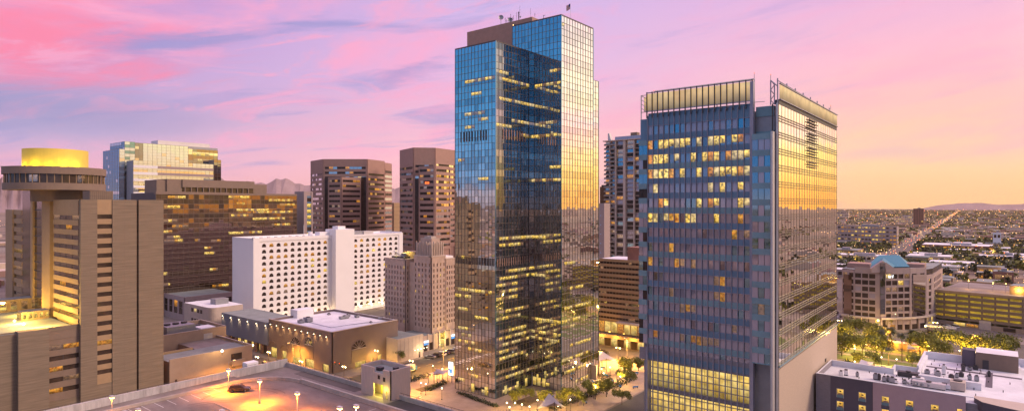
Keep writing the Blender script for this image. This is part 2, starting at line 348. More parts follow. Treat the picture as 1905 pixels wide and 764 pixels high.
class Face:
    """vertical facade plane from A to B; outward normal faces the camera"""
    def __init__(s, A, B):
        s.A = A; s.B = B; dx, dy = B[0]-A[0], B[1]-A[1]; s.L = math.hypot(dx, dy); s.t = (dx/s.L, dy/s.L)
        n = (s.t[1], -s.t[0])
        if n[0]*(-A[0])+n[1]*(-A[1]) < 0: n = (-n[0], -n[1])
        s.n = n; s.flip = (s.t[0]*n[1]-s.t[1]*n[0]) > 0       # winding
    def pt(s, q, d, z): return (s.A[0]+s.t[0]*q+s.n[0]*d, s.A[1]+s.t[1]*q+s.n[1]*d, z)
    def s(s, px):
        r = (px-CX)/FPX; x0 = s.A[0]*S_-s.A[1]*C_; z0 = dep(*s.A); tx = s.t[0]*S_-s.t[1]*C_; tz = dep(*s.t)
        return (r*z0-x0)/(tx-r*tz)
    def z(s, px, py): q = s.s(px); return zat(s.A[0]+s.t[0]*q, s.A[1]+s.t[1]*q, py)
    def quad(s, mb, a, b, z0, z1, d, m):
        p = [s.pt(a, d, z0), s.pt(b, d, z0), s.pt(b, d, z1), s.pt(a, d, z1)]
        if s.flip: p.reverse()
        mb.face(p, m)
    def box(s, mb, a, b, z0, z1, d0, d1, m, top=None):
        p = [s.pt(a, d0, z0), s.pt(b, d0, z0), s.pt(b, d1, z0), s.pt(a, d1, z0), s.pt(a, d0, z1), s.pt(b, d0, z1), s.pt(b, d1, z1), s.pt(a, d1, z1)]
        if not s.flip: p = [p[i] for i in (1, 0, 3, 2, 5, 4, 7, 6)]
        mb.cut.append(len(mb.f)); k = len(mb.v); mb.v += p; i = mb.mi(m); j = mb.mi(top) if top else i
        for f, q in (((0, 3, 2, 1), i), ((4, 5, 6, 7), j), ((0, 1, 5, 4), i), ((1, 2, 6, 5), i), ((2, 3, 7, 6), i), ((3, 0, 4, 7), i)): mb.f.append(tuple(k+t for t in f)); mb.m.append(q)
def fU(u0, u1, v): return Face((u0, v), (u1, v))       # face looking towards -V (right), running away to the right
def fV(u, v0, v1): return Face((u, v0), (u, v1))       # face looking towards -U (left)

def windows(root, lst, name='window'):
    """lst: (face, a, b, z0, z1, d, material); the 100 nearest as parts, the rest as one"""
    lst = sorted(lst, key=lambda w: dep(*w[0].pt((w[1]+w[2])/2, 0, 0)[:2])-w[4]*.5)
    for w in lst[:98]:
        mb = MB(); w[0].quad(mb, w[1], w[2], w[3], w[4], w[5], w[6]); mb.build(name, root)
    if len(lst) > 98:
        mb = MB()
        for w in lst[98:]: w[0].quad(mb, w[1], w[2], w[3], w[4], w[5], w[6])
        mb.build(name, root, kind='stuff')
def pick(opts):
    r = random.random()*sum(w for _, w in opts)
    for m, w in opts:
        r -= w
        if r <= 0: return m
    return opts[-1][0]
def bands(face, a, b, ztop, zbot, fh, wh, wall, wmats, root, thick=.3, mull=3.0, mmat='dark_metal', litp=None):
    """storeys of ribbon windows: spandrel boxes proud of glass strips; each strip a window part"""
    wl = MB(); z = ztop; lst = []; ml = MB()
    n = int((ztop-zbot)/fh)
    for i in range(n):
        zt = ztop-i*fh; face.box(wl, a, b, zt-(fh-wh), zt, 0, thick, wall)
        z0, z1 = zt-fh, zt-(fh-wh); q = a
        while q < b-.1:
            e = min(b, q+(b-a)/max(1, round((b-a)/mull))+1e-6)
            lst.append((face, q, e, z0, z1, .04, pick(wmats))); face.box(ml, e-.06, e+.06, z0, z1, .041, .1, mmat) if e < b-.1 else None
            q = e
    zb = ztop-n*fh
    if zb > zbot+.05: face.box(wl, a, b, zbot, zb, 0, thick, wall)
    wl.build('spandrel', root); ml.build('mullion', root)
    return lst
def gridwin(face, cols, cw, rows, rh, a, b, z0, z1, wall, wmats, root, thick=.35, name='wall'):
    """wall sheet with real openings: piers and spandrels in front of the glass plane"""
    wl = MB(); lst = []; cols = sorted(cols); rows = sorted(rows); e = [a]
    for c0 in cols: face.box(wl, e[-1], c0-cw/2, z0, z1, 0, thick, wall); e.append(c0+cw/2)
    face.box(wl, e[-1], b, z0, z1, 0, thick, wall)
    for c0 in cols:
        zz_ = z0
        for r in rows:
            face.box(wl, c0-cw/2, c0+cw/2, zz_, r-rh/2, 0, thick-.03, wall); zz_ = r+rh/2
            lst.append((face, c0-cw/2, c0+cw/2, r-rh/2, r+rh/2, .05, pick(wmats)))
        face.box(wl, c0-cw/2, c0+cw/2, zz_, z1, 0, thick-.03, wall)
    wl.build(name, root)
    return lst
def lin_n(a, b, n): return [a+(b-a)*i/(n-1) for i in range(n)] if n > 1 else [(a+b)/2]
def parapet_roof(mb, u0, u1, v0, v1, z, wall, roof, h=1.1, t=.5):
    """parapet ring standing on a roof deck at z"""
    mb.box(u0, u1, v0, v0+t, z, z+h, wall); mb.box(u0, u1, v1-t, v1, z, z+h, wall)
    mb.box(u0, u0+t, v0+t, v1-t, z, z+h, wall); mb.box(u1-t, u1, v0+t, v1-t, z, z+h, wall)
def unit(mb, u, v, z, w, d, h, m='grey_metal'):
    mb.box(u-w/2, u+w/2, v-d/2, v+d/2, z+.2, z+h, m); mb.box(u-w/2+.1, u+w/2-.1, v-d/2+.1, v+d/2-.1, z, z+.2, 'dark_metal')
    mb.cyl(u, v, z+h, z+h+.25, min(w, d)*.32, m='dark_metal', n=10)

# ================================================================ SETTING: ground, roads, pavements, hills
def sheet(name, rects, m, z, h=None, kind='structure'):
    mb = MB()
    for (a, b, c_, d) in rects:
        if h: mb.box(a, b, c_, d, 0.001, h, m)
        else: mb.face([(a, c_, z), (b, c_, z), (b, d, z), (a, d, z)], m)
    return mb.build(name, kind=kind)
gm = newmat('city_ground'); n_ = gm.node_tree.nodes; l_ = gm.node_tree.links; b_ = n_['Principled BSDF']; b_.inputs['Roughness'].default_value = .95
t_ = n_.new('ShaderNodeTexCoord'); vo_ = n_.new('ShaderNodeTexVoronoi'); vo_.inputs['Scale'].default_value = .02; l_.new(t_.outputs['Object'], vo_.inputs['Vector'])
nz_ = n_.new('ShaderNodeTexNoise'); nz_.inputs['Scale'].default_value = .006; nz_.inputs['Detail'].default_value = 8; l_.new(t_.outputs['Object'], nz_.inputs['Vector'])
r_ = n_.new('ShaderNodeValToRGB'); r_.color_ramp.elements[0].color = (.07, .05, .025, 1); r_.color_ramp.elements[1].color = (.34, .21, .13, 1)
r_.color_ramp.elements[0].position = .35; r_.color_ramp.elements[1].position = .65
mx_ = n_.new('ShaderNodeMix'); mx_.data_type = 'RGBA'; mx_.inputs[0].default_value = .35; l_.new(r_.outputs[0], mx_.inputs[6]); l_.new(vo_.outputs['Distance'], mx_.inputs[7]); l_.new(nz_.outputs['Fac'], r_.inputs[0])
mx2_ = n_.new('ShaderNodeMix'); mx2_.data_type = 'RGBA'; mx2_.blend_type = 'MULTIPLY'; mx2_.inputs[0].default_value = 1; l_.new(mx_.outputs[2], mx2_.inputs[6]); mx2_.inputs[7].default_value = (.55, .5, .45, 1); l_.new(mx2_.outputs[2], b_.inputs['Base Color'])
sheet('ground', [(-10000, 12000, -10000, 12000)], 'city_ground', 0)
sheet('road', [(100, 127, 64, 900), (100, 121, -300, 64), (212, 229, -300, 900), (300, 343, -300, 64)], 'asphalt_worn', .004)
sheet('cross_road', [(127, 212, 160, 177), (229, 1400, 160, 177), (127, 212, 79.5, 90), (-200, 100, 162, 180)], 'asphalt', .008)
# boulevard running to the horizon
mb = MB(); bv = lambda u: 84+.032*(u-300)
mb.face([(229, bv(229)-10, .012), (7000, bv(7000)-10, .012), (7000, bv(7000)+12, .012), (229, bv(229)+12, .012)], 'asphalt_worn'); mb.build('boulevard', kind='structure')
mb = MB()
for v in (107.5, 110.2, 116.8, 119.4): pass
for u in (106.5, 113.5, 120.5):
    for k in range(46): mb.face([(u-.09, 30+k*6, .016), (u+.09, 30+k*6, .016), (u+.09, 33+k*6, .016), (u-.09, 33+k*6, .016)], 'paint_white')
for k in range(14): mb.face([(130+k*6, 168.4, .016), (133+k*6, 168.4, .016), (133+k*6, 168.6, .016), (130+k*6, 168.6, .016)], 'paint_yellow')
for k in range(24): mb.face([(167+k*2.5, 173.6, .016), (167.12+k*2.5, 173.6, .016), (167.12+k*2.5, 176.8, .016), (167+k*2.5, 176.8, .016)], 'paint_white')
for v0 in (160.5, 178.5):
    for k in range(12): mb.face([(101+k*2.1, v0, .016), (102+k*2.1, v0, .016), (102+k*2.1, v0+3, .016), (101+k*2.1, v0+3, .016)], 'paint_white')
for k in range(30): mb.face([(304+k*1.0, -200, .016), (304.1+k*1.0, -200, .016), (304.1+k*1.0, -199, .016), (304+k*1.0, -199, .016)], 'paint_white')
for u in (314, 328):
    for k in range(40): mb.face([(u-.1, -180+k*6, .016), (u+.1, -180+k*6, .016), (u+.1, -177+k*6, .016), (u-.1, -177+k*6, .016)], 'paint_white')
mb.build('road_markings', kind='structure')
sheet('pavement', [(127.6, 212, 177.5, 420), (96, 100, 60, 161), (229.5, 300, 100, 159), (229.5, 300, -200, 72), (40, 99.5, 180.5, 420), (343.5, 420, -300, 66), (229.5, 700, 177.5, 420)], 'pavement', 0, .13)
sheet('plaza', [(128, 211.5, 90.5, 159.5)], 'plaza_paving', 0, .13)
sheet('street_pavement', [(128, 211.5, 63, 79)], 'pavement', 0, .12)
mb = MB()
for px, py, w, d in ((800, 720, 10, 3), (1120, 700, 6, 4), (985, 745, 10, 5)):
    u, v = G(px, py); mb.box(u-w/2, u+w/2, v-d/2, v+d/2, .131, .3, 'soil')
mb.build('flower_bed', kind='structure')
mb = MB(); mb.box(232, 298, 0, 70, .131, .16, 'grass_green'); mb.box(234, 292, -90, -4, .131, .16, 'grass_green'); mb.build('lawn', kind='structure')
mb = MB()
for k in range(5): mb.box(240+k*12, 243+k*12, 2, 68, .161, .18, 'pavement')
mb.box(262, 270, -80, 1.99, .161, .181, 'pavement'); mb.build('path', kind='structure')

def ridge(name, az0, az1, dist, pts, thick=900):
    """a hill range: a real ridge with a front slope, a crest and a back slope"""
    mb = MB(); n = 70; rows = []
    for i in range(n+1):
        t = i/n; az = math.radians(az0+(az1-az0)*t)
        q = t*(len(pts)-1); k = min(int(q), len(pts)-2); h = pts[k]+(pts[k+1]-pts[k])*(q-k)
        h = H+(h-H)*(1+.07*math.sin(i*.9)+.05*math.sin(i*2.3)) if h > H else h; h = max(h, 0)
        dx, dy = C_*math.cos(az)+S_*math.sin(az), S_*math.cos(az)-C_*math.sin(az)
        rows.append([(dx*(dist-thick), dy*(dist-thick), -2), (dx*(dist-thick*.5), dy*(dist-thick*.5), h*(.45+.10*math.sin(i*.8))), (dx*dist, dy*dist, h), (dx*(dist+thick), dy*(dist+thick), -2)])
    for i in range(n):
        for j in range(3): mb.face([rows[i][j], rows[i+1][j], rows[i+1][j+1], rows[i][j+1]], 'hill_rock')
    mb.build(name, kind='structure')
def hz(px_list, dist):  # heights in px above the horizon -> metres
    return [p*dist/FPX+H for p in px_list]
ridge('hills', -43, -37.6, 7500, hz([44, 48, 52, 40, 34, 30], 7500))
ridge('mountains', -37.6, -10.0, 9000, hz([0, 20, 22, 18, 24, 30, 26, 30, 40, 44, 38, 38, 45, 42, 36, 37, 36, 34, 33, 34, 33], 9000))
ridge('far_hills', 33.5, 46, 10000, [h for h in hz([-6, 0, 3, 4, 1, 2, 8, 13, 14, 10, 4], 10000)])

# ================================================================ LEFT HOTEL with revolving drum
def hotel_left():
    u0, u1, v0, v1 = foot(149, 175, 101, 303)
    r = thing('hotel_tower', 'tan concrete hotel tower with ribbon windows under a round rooftop restaurant and yellow lit drum', 'hotel', (u0+10, v0+15, 0))
    FV, FU = fV(u0, v0, v1+60), fU(u0, u1, v0)
    top = zat(u0, v0, 371); s = FU.s; vb = v0+FV.s(100)
    mb = MB(); mb.box(u0+.6, u1-.3, v0+.6, v1-.3, 0, top-.3, 'tan_concrete', 'roof_grey'); mb.build('core', r)
    mb = MB()
    for a, b in ((149, 180), (208, 253), (257, 303)): FU.box(mb, s(a), s(b), 0, top, -.6, .5, 'tan_concrete', 'roof_grey')
    mb.box(u0-.0, u0+.6, v0+.6, v0+4.0, 0, top, 'tan_concrete'); mb.build('wall', r)
    jm = MB()
    for a, b in ((149, 180), (208, 253), (257, 303)):
        for k in range(13): FU.box(jm, s(a)+.02, s(b)-.02, 4+k*4.6, 4.07+k*4.6, .5, .515, 'brown_panel')
        FU.box(jm, (s(a)+s(b))/2-.03, (s(a)+s(b))/2+.03, 0, top-.02, .5, .514, 'brown_panel')
    jm.build('panel_joint', r)
    fh = 18.1*dep(u0+4, v0)/FPX; zt = zat(u0+5, v0, 389)
    l = bands(FU, s(180)+.01, s(208)-.01, zt, 8, fh, fh*.46, 'tan_band', [('window_bronze', 9), ('lit_orange', 1.4), ('lit_dim', 1)], r, .25, 20)
    mb = MB(); FU.box(mb, s(180)+.01, s(208)-.01, zt+.001, top, -.6, .26, 'tan_band'); FU.box(mb, s(180)+.01, s(208)-.01, 0, 8, -.6, .3, 'tan_concrete')
    a = FV.s(147); b = FV.s(101)
    l += bands(FV, a, b, zat(u0, v0+4, 391), 25.9, fh, fh*.47, 'tan_band', [('window_bronze', 9), ('lit_orange', .8), ('lit_dim', .8)], r, .25, 6)
    FV.box(mb, a, b, zat(u0, v0+4, 391)+.001, top, -.6, .26, 'tan_band'); mb.build('parapet', r)
    windows(r, l)
    FR = Face((u1-.3, v0+1), (u1-.3, v1-.5)); FR.n = (1.0, 0.0); FR.flip = not FR.flip      # far side, seen mirrored in the glass tower
    windows(r, bands(FR, 0, v1-v0-1.5, top-5, 8, fh, fh*.5, 'tan_band', [('window_bronze', 6), ('lit_dim', 1)], r, .25, 8))
    # stair shafts and glazed lift shafts behind, left of the ribbon windows
    d = 1.5; F2 = fV(u0+d, v0, v0+90); s2 = F2.s; ht = top-1.5
    mb = MB(); F2.box(mb, s2(100)-.5, s2(86), 0, ht+6, -14, 1.2, 'tan_band'); F2.box(mb, s2(66)+.01, s2(62), 0, ht+6, -10, .8, 'tan_band'); mb.build('pier', r)
    mb = MB(); F2.box(mb, s2(86)+.01, s2(66), 0, ht+6, -14, .2, 'window_bronze'); F2.box(mb, s2(62)+.01, s2(43), 0, ht+6, -14, .2, 'window_bronze'); mb.build('lift_shaft', r)
    mb = MB()
    for k in range(18):
        F2.box(mb, s2(86)+.02, s2(66)-.02, 12+k*2.9, 12.3+k*2.9, .2, .32, 'dark_metal')
    mb.build('spandrel', r)
    a, b = s2(42)+.01, s2(14); mb = MB(); F2.box(mb, s2(27), b, 0, top-3.2, -12, .6, 'tan_band', 'roof_grey'); F2.box(mb, a, s2(27)-.01, 0, top-3.3, -12, 0, 'brown_panel', 'roof_grey'); mb.build('side_wing', r)
    windows(r, bands(F2, a, s2(27)-.02, top-3.3, 22, 3.05, 1.4, 'tan_band', [('window_bronze', 6), ('lit_dim', 1)], r, .25, 30))
    # drum
    cu, cv = P(104, 196); R1 = 78.5/FPX*196; z = lambda py: H+(CY-py)/FPX*182
    mb = MB(); mb.cyl(cu, cv, z(352), z(339), R1-.15, m='brown_panel', n=72); mb.cyl(cu, cv, z(339)+.001, z(322), R1-.7, m='window_bronze', n=72)
    mb.cyl(cu, cv, z(322)+.001, z(308), R1, m='brown_panel', n=72, top='roof_grey'); mb.cyl(cu, cv, z(374), z(352)-.001, R1-7, R1-7, m='brown_panel', n=48); mb.build('restaurant_ring', r)
    mb = MB()
    for k in range(44):
        a = 2*math.pi*k/44; p = (cu+(R1-.62)*math.cos(a), cv+(R1-.62)*math.sin(a)); mb.tube((*p, z(339)), (*p, z(322)), .13, 'tan_band', 4)
    mb.build('mullion', r)
    mb = MB()
    for k in range(72):
        a = 2*math.pi*k/72; a2 = 2*math.pi*(k+1)/72; q = math.degrees(a) % 360
        if random.random() < (.45 if 215 < q < 262 else .12): mb.face([(cu+(R1-.65)*math.cos(x), cv+(R1-.65)*math.sin(x), zz) for x, zz in ((a, z(337)), (a2, z(337)), (a2, z(324)), (a, z(324)))], 'lit_dim')
    mb.build('lit_window', r)
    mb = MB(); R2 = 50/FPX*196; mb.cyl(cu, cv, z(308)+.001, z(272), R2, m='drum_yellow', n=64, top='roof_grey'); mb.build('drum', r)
    mb = MB(); mb.tube((cu-R1*.75, cv+R1*.6, z(308)), (cu-R1*.75, cv+R1*.6, z(305)), .08, 'grey_metal'); mb.tube((cu-R1*.9, cv+R1*.75, z(305)), (cu-R1*.6, cv+R1*.45, z(305)), .12, 'grey_metal'); mb.build('weather_mast', r)
    mb = MB(); a0, a1 = P(160, 184), P(197, 184); mb.box(u0+3, u0+9, v0+2, v0+8, top-.3, top+2.6, 'brown_panel')
    for k in range(12): mb.box(u0+3.2+k*.5, u0+3.35+k*.5, v0+1.9, v0+1.999, top, top+2.5, 'tan_concrete')
    mb.build('roof_louvre', r)
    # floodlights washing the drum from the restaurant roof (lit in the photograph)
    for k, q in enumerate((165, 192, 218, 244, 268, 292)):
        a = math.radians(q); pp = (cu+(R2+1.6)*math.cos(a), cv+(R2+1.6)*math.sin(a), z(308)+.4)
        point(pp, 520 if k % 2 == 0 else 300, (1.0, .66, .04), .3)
    # podium toward the camera
    zr = zat(u0, v0, 603); mb = MB(); mb.box(-60, u0-.01, v0+1.2, v0+70, 0, zr-1, 'tan_concrete', 'roof_grey'); mb.build('podium', r)
    FP = fU(-20, u0, v0+1.2); sp = FP.s; mb = MB()
    FP.box(mb, sp(-40), sp(28)-.01, 0, zr-.2, 0, 1.4, 'tan_concrete', 'roof_grey'); FP.box(mb, sp(28), sp(85), 0, zr+.3, 0, 3.2, 'tan_concrete', 'tan_band'); FP.box(mb, -40, sp(-40), 0, zr, 0, .6, 'tan_concrete')
    FP.box(mb, sp(85)+.01, sp(149)-.05, zr-3.4, zr-.0, 0, .5, 'brown_panel'); mb.box(-60, u0-.02, v0+.6, v0+1.19, zr-1, zr+.1, 'tan_concrete'); mb.build('podium_wall', r)
    windows(r, bands(FP, sp(85)+.01, sp(149)-.05, zr-3.41, 5.5, 3.0, 1.35, 'brown_panel', [('window_bronze', 8), ('lit_orange', 1.0), ('lit_dim', 1.5)], r, .4, 5))
    mb = MB(); FP.box(mb, sp(85)+.01, sp(149)-.05, 0, 5.45, 0, .5, 'tan_concrete'); mb.build('podium_base', r)
    # roof garden structures
    for (px, py, w, dd, h, lit) in ((40, 575, 14, 7, 4.0, 0), (62, 592, 7, 5, 2.6, 1)):
        a, b = G(px, py, zr-1); mb = MB(); mb.box(a-w/2, a+w/2, b-dd/2, b+dd/2, zr-1, zr-1+h, 'brown_panel', 'roof_grey'); q = mb.build('roof_room', r)
        mb = MB(); Fq = fU(a-w/2, a+w/2, b-dd/2)
        for k in range(5): Fq.quad(mb, w*(k+.2)/5, w*(k+.8)/5, zr-.4, zr-1+h-.6, .03, 'lit_yellow' if lit else 'lit_dim')
        Fq2 = fV(a-w/2, b-dd/2, b+dd/2)
        for k in range(3): Fq2.quad(mb, dd*(k+.15)/3, dd*(k+.85)/3, zr-.4, zr-1+h-.6, .03, 'lit_yellow' if lit else 'lit_dim')
        mb.build('window', q)
    for px, py in ((27, 604), (44, 610)):
        a, b = G(px, py, zr-1); mb = MB(); mb.octa(a, b, zr+.2, .35, 'lamp_glow'); mb.build('roof_lamp', r); point((a, b, zr+1.0), 700, (1, .75, .4), .3)
    # warm uplight on the ribbon-window face and shafts
    point((u0-7, v0+9, zr+1.5), 11000, (1.0, .58, .08), .6); point((u0-9, v0+22, zr+1.5), 10000, (1.0, .62, .08), .6); point((u0-5, v0+38, zr+1.0), 6000, (1.0, .62, .08), .6)
    FL = F2
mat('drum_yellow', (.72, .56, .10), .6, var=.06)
hotel_left()

# ================================================================ CENTRAL MIRROR-GLASS TOWER
def curtain(root, face, a, b, z0, z1, pw, ph, glasses, mull='mullion_metal', tilt=.0028, name='glass_wall'):
    nc = max(1, round((b-a)/pw)); nr = max(1, round((z1-z0)/ph)); dw = (b-a)/nc; dh = (z1-z0)/nr; mb = MB()
    for j in range(nr):
        rowb = pick(glasses)
        for i in range(nc):
            m = rowb if random.random() < .75 else pick(glasses)
            t1, t2 = random.gauss(0, tilt), random.gauss(0, tilt)
            p = [face.pt(a+i*dw, .06+t1-t2, z0+j*dh), face.pt(a+(i+1)*dw, .06-t1-t2, z0+j*dh), face.pt(a+(i+1)*dw, .06-t1+t2, z0+(j+1)*dh), face.pt(a+i*dw, .06+t1+t2, z0+(j+1)*dh)]
            if face.flip: p.reverse()
            mb.face(p, m)
    mb.build(name, root)
    mm = MB()
    for i in range(nc+1): face.box(mm, a+i*dw-.05, a+i*dw+.05, z0, z1, .0, .16, mull)
    for j in range(nr+1): face.box(mm, a, b, z0+j*dh-.05, z0+j*dh+.05, .0, .155, mull)
    mm.build('mullion_grid', root)
    return dw, dh, nc, nr
def litrun(root, face, a, z0, dw, dh, i0, i1, j, d=.10, mats=(('lit_yellow', 3), ('lit_pale', 2), ('lit_dim', 2)), hfrac=(.42, .9)):
    """a lit run of one storey: panes from column i0 to i1"""
    mb = MB()
    for i in range(i0, i1):
        m = pick(mats); face.quad(mb, a+i*dw, a+(i+1)*dw, z0+(j+hfrac[0])*dh, z0+(j+hfrac[1])*dh, d, m)
    mb.build('lit_window', root)
def tower():
    u0, u1, v0, v1 = foot(922, 190, 847, 989)
    r = thing('glass_tower', 'tallest tower in view, mirror glass in blue and gold, with dishes on top', 'skyscraper', ((u0+185)/2, v0, 0))
    zl = zat(u0, v0, 77)
    tu0 = u1; tF = fV(tu0, v0-40, v0); tv0 = v0-40+tF.s(1044); FUt = fU(tu0, tu0+40, tv0); tu1 = tu0+FUt.s(1103); tu2 = tu0+FUt.s(1113)
    zt = zat(tu0, tv0, 29); z2 = zat(tu2, tv0, 152); tv1 = tv0+20
    mb = MB(); mb.box(u0+.06, u1+4, v0+.06, v1, 0, zl-.3, 'dark_metal', 'roof_grey'); mb.box(tu0+.06, tu1, tv0+.06, tv1, 0, zt-.3, 'dark_metal', 'roof_grey')
    mb.box(tu1, tu2-.05, tv0+.08, tv1-1, 0, z2-.2, 'dark_metal', 'roof_grey'); mb.build('core', r)
    blue = [('glass_blue', 5), ('glass_blue_deep', 2), ('glass_blue_pale', 2)]; dark = [('glass_shade_tint', 5), ('glass_dark', 2)]; gold = [('glass_gold', 5), ('glass_gold_dim', 2)]
    FA = fV(u0, v0, v1); FB = fU(u0, u1, v0); FC = fV(tu0, tv0, v0); FD = fU(tu0, tu1, tv0); FC2 = fV(tu0, v0, tv1); FE = fU(tu1, tu2, tv0)
    A = curtain(r, FA, 0, v1-v0, 0.2, zl, 1.4, 2.1, blue); B = curtain(r, FB, 0, u1-u0, .2, zl, 1.5, 2.1, dark)
    C = curtain(r, FC, 0, v0-tv0, .2, zt, 1.4, 2.1, blue); D = curtain(r, FD, 0, tu1-tu0, .2, zt, 1.7, 2.1, gold)
    curtain(r, FC2, 0.05, tv1-v0, zl-.5, zt, 1.4, 2.1, blue); curtain(r, FE, 0.05, tu2-tu1, .2, z2, 1.6, 2.1, gold)
    mb = MB()
    for q in ((u0-.12, v0-.12, zl), (tu0-.12, tv0-.12, zt), (tu1, tv0-.12, zt), (tu2, tv0-.1, z2)): mb.box(q[0]-.05, q[0]+.25, q[1]-.05, q[1]+.25, .2, q[2]+.1, 'glass_steel')
    mb.build('corner_trim', r)
    mb = MB()
    mb.box(u0-.15, u1, v0-.15, v0+.4, zl, zl+.35, 'dark_metal'); mb.box(u0-.15, u0+.4, v0+.4, v1, zl, zl+.35, 'dark_metal')
    mb.box(tu0-.15, tu1+.1, tv0-.15, tv0+.4, zt, zt+.35, 'dark_metal'); mb.box(tu0-.15, tu0+.4, tv0+.4, tv1, zt, zt+.35, 'dark_metal'); mb.build('roof_edge', r)
    # lit storeys read off the photograph: (face, pane size, z of row by image row y, columns)
    def runs(F, dims, w, px0, ztop, tab):
        dw, dh, nc, nr = dims
        for (py, x0, x1) in tab:
            s0, s1 = F.s(x0), F.s(x1)
            if s0 > s1: s0, s1 = s1, s0
            mid = (x0+x1)/2; z = F.z(mid, py); j = int((z-.2)/dh)
            if 0 <= j < nr: litrun(r, F, 0, .2, dw, dh, max(0, int(s0/dw)), min(nc, max(int(s0/dw)+1, round(s1/dw))), j)
    runs(FA, A, 0, 0, 0, [(157, 862, 903), (153, 900, 922), (176, 880, 890), (213, 868, 898), (228, 892, 908), (237, 868, 880), (334, 888, 906), (296, 850, 860), (482, 850, 876), (548, 848, 920), (556, 848, 872), (575, 850, 868), (597, 886, 908), (618, 855, 878), (623, 856, 877), (640, 848, 885), (655, 872, 915), (704, 850, 862), (701, 872, 892), (735, 898, 906)])
    runs(FB, B, 0, 0, 0, [(135, 926, 944), (152, 928, 968), (157, 968, 982), (190, 930, 988), (230, 926, 950), (233, 955, 988), (250, 968, 984), (445, 928, 988), (462, 930, 975), (500, 940, 989), (515, 930, 982), (530, 926, 960), (545, 930, 975), (555, 925, 960), (575, 928, 985), (590, 926, 970), (612, 930, 980), (628, 926, 985), (640, 928, 985), (655, 926, 960), (668, 930, 976), (690, 926, 965), (702, 926, 988), (720, 940, 960), (735, 934, 944)])
    runs(FC, C, 0, 0, 0, [(132, 1022, 1040), (154, 996, 1038), (229, 1004, 1036), (255, 990, 1035), (315, 1022, 1038), (334, 992, 1018), (334, 1022, 1040), (446, 990, 1020), (518, 990, 1018), (600, 992, 1040), (615, 990, 1035), (632, 992, 1030), (720, 1004, 1018), (735, 1012, 1018)])
    runs(FD, D, 0, 0, 0, [(46, 1046, 1050), (490, 1050, 1068), (532, 1055, 1085), (573, 1050, 1100), (590, 1048, 1080), (640, 1060, 1100), (612, 1046, 1072), (665, 1048, 1092), (690, 1050, 1090), (700, 1070, 1095)])
    # tall dark louvres on the left block
    mb = MB()
    for k in range(10): q = FA.s(858+k*5.2); FA.box(mb, q-.16, q+.16, FA.z(890, 262), FA.z(890, 243), .16, .22, 'dark_metal')
    for k in range(9): q = FB.s(936+k*5); FB.box(mb, q-.16, q+.16, FB.z(960, 262), FB.z(960, 243), .16, .22, 'brown_stone')
    for k in range(24): q = FA.s(850+k*3); FA.box(mb, q-.12, q+.12, FA.z(885, 492), FA.z(885, 478), .16, .22, 'dark_metal')
    for k in range(15): q = FB.s(925+k*4.2); FB.box(mb, q-.12, q+.12, FB.z(955, 492), FB.z(955, 478), .16, .22, 'brown_stone')
    mb.build('louvre', r)
    # entrance lights and lobby
    mb = MB()
    for F, xs in ((FC, (995, 1003, 1012)), (FB, (940, 962, 978)), (FA, (880, 905))):
        for x in xs: q = F.s(x); F.quad(mb, q-.6, q+.6, .6, 3.2, .2, 'lit_lobby')
    mb.build('entrance', r)
    mb = MB()
    for k in range(6): q = FC.s(996)+k*.0; FC.box(mb, FC.s(994)-k*.0+.2+k*.9, FC.s(994)+.6+k*.9, .3, 4.5, .6+.1*k, .7+.1*k, 'pale_metal')
    mb.build('entrance_fin', r)
    # brown penthouse
    pu0 = tu0+3; Fp = fV(pu0, tv0, tv0+60); pv0, pv1 = tv0+Fp.s(990), tv0+Fp.s(869)
    zp = zat(pu0, pv0, 31.5); mb = MB(); mb.box(pu0, pu0+11, pv0, pv1, zl-2, zp, 'brown_stone', 'roof_grey'); mb.build('penthouse', r)
    # dishes, antennas
    def dish(u, v, z, rr, h):
        mb = MB(); mb.tube((u, v, z), (u, v, z+h), .1, 'grey_metal'); n = 14; c0 = Vector((u, v, z+h)); ax = Vector((-.7, -.6, .25)).normalized(); q = ax.to_track_quat('Z', 'Y'); rings = []
        for k in range(5): t = k/4; rings.append([tuple(c0+q @ Vector((rr*t*math.cos(2*math.pi*a/n), rr*t*math.sin(2*math.pi*a/n), .35*rr*t*t))) for a in range(n)])
        for k in range(4):
            for a in range(n): b = (a+1) % n; mb.face([rings[k][a], rings[k][b], rings[k+1][b], rings[k+1][a]], 'grey_metal')
        mb.tube(c0, c0+ax*rr*.8, .05, 'dark_metal'); mb.build('satellite_dish', r)
    def onpent(px): q = pv0+fV(pu0+1, pv0, pv1).s(px); return pu0+1, q
    a, b = onpent(932); dish(a, b, zp, .95, 2.6); a, b = onpent(949); dish(a, b, zp, .9, 1.0)
    for px, h, t in ((940, 2.3, .05), (945, 2.2, .05), (950, 3.2, .05), (955, 2.4, .05), (961, 3.2, .04), (965, 3.0, .14), (967, 5.2, .03), (987, 3.4, .03), (995, 1.4, .04), (942, 1.6, .05), (953, 1.8, .05)):
        a, b = onpent(px); mb = MB(); mb.tube((a, b, zp), (a, b, zp+h), t, 'dark_metal')
        for k in range(3): mb.tube((a-.3, b-.5, zp+h*(.5+.2*k)), (a+.3, b+.5, zp+h*(.5+.2*k)), t*.7, 'dark_metal', 4)
        mb.build('antenna', r)
    a, b = onpent(965); mb = MB(); mb.octa(a, b, zp+3.0, .35, 'dark_metal'); mb.octa(a, b-.7, zp+1.3, .4, 'grey_metal'); mb.build('antenna', r)
    q = fV(tu0+.6, tv0, tv1); mb = MB(); vv = tv0+q.s(1011); mb.tube((tu0+.6, vv, zt), (tu0+.6, vv, zt+1.6), .08, 'dark_metal'); mb.tube((tu0+.6, vv, zt+1.5), (tu0+.6, vv-.7, zt+1.5), .08, 'dark_metal'); mb.build('window_cleaning_arm', r)
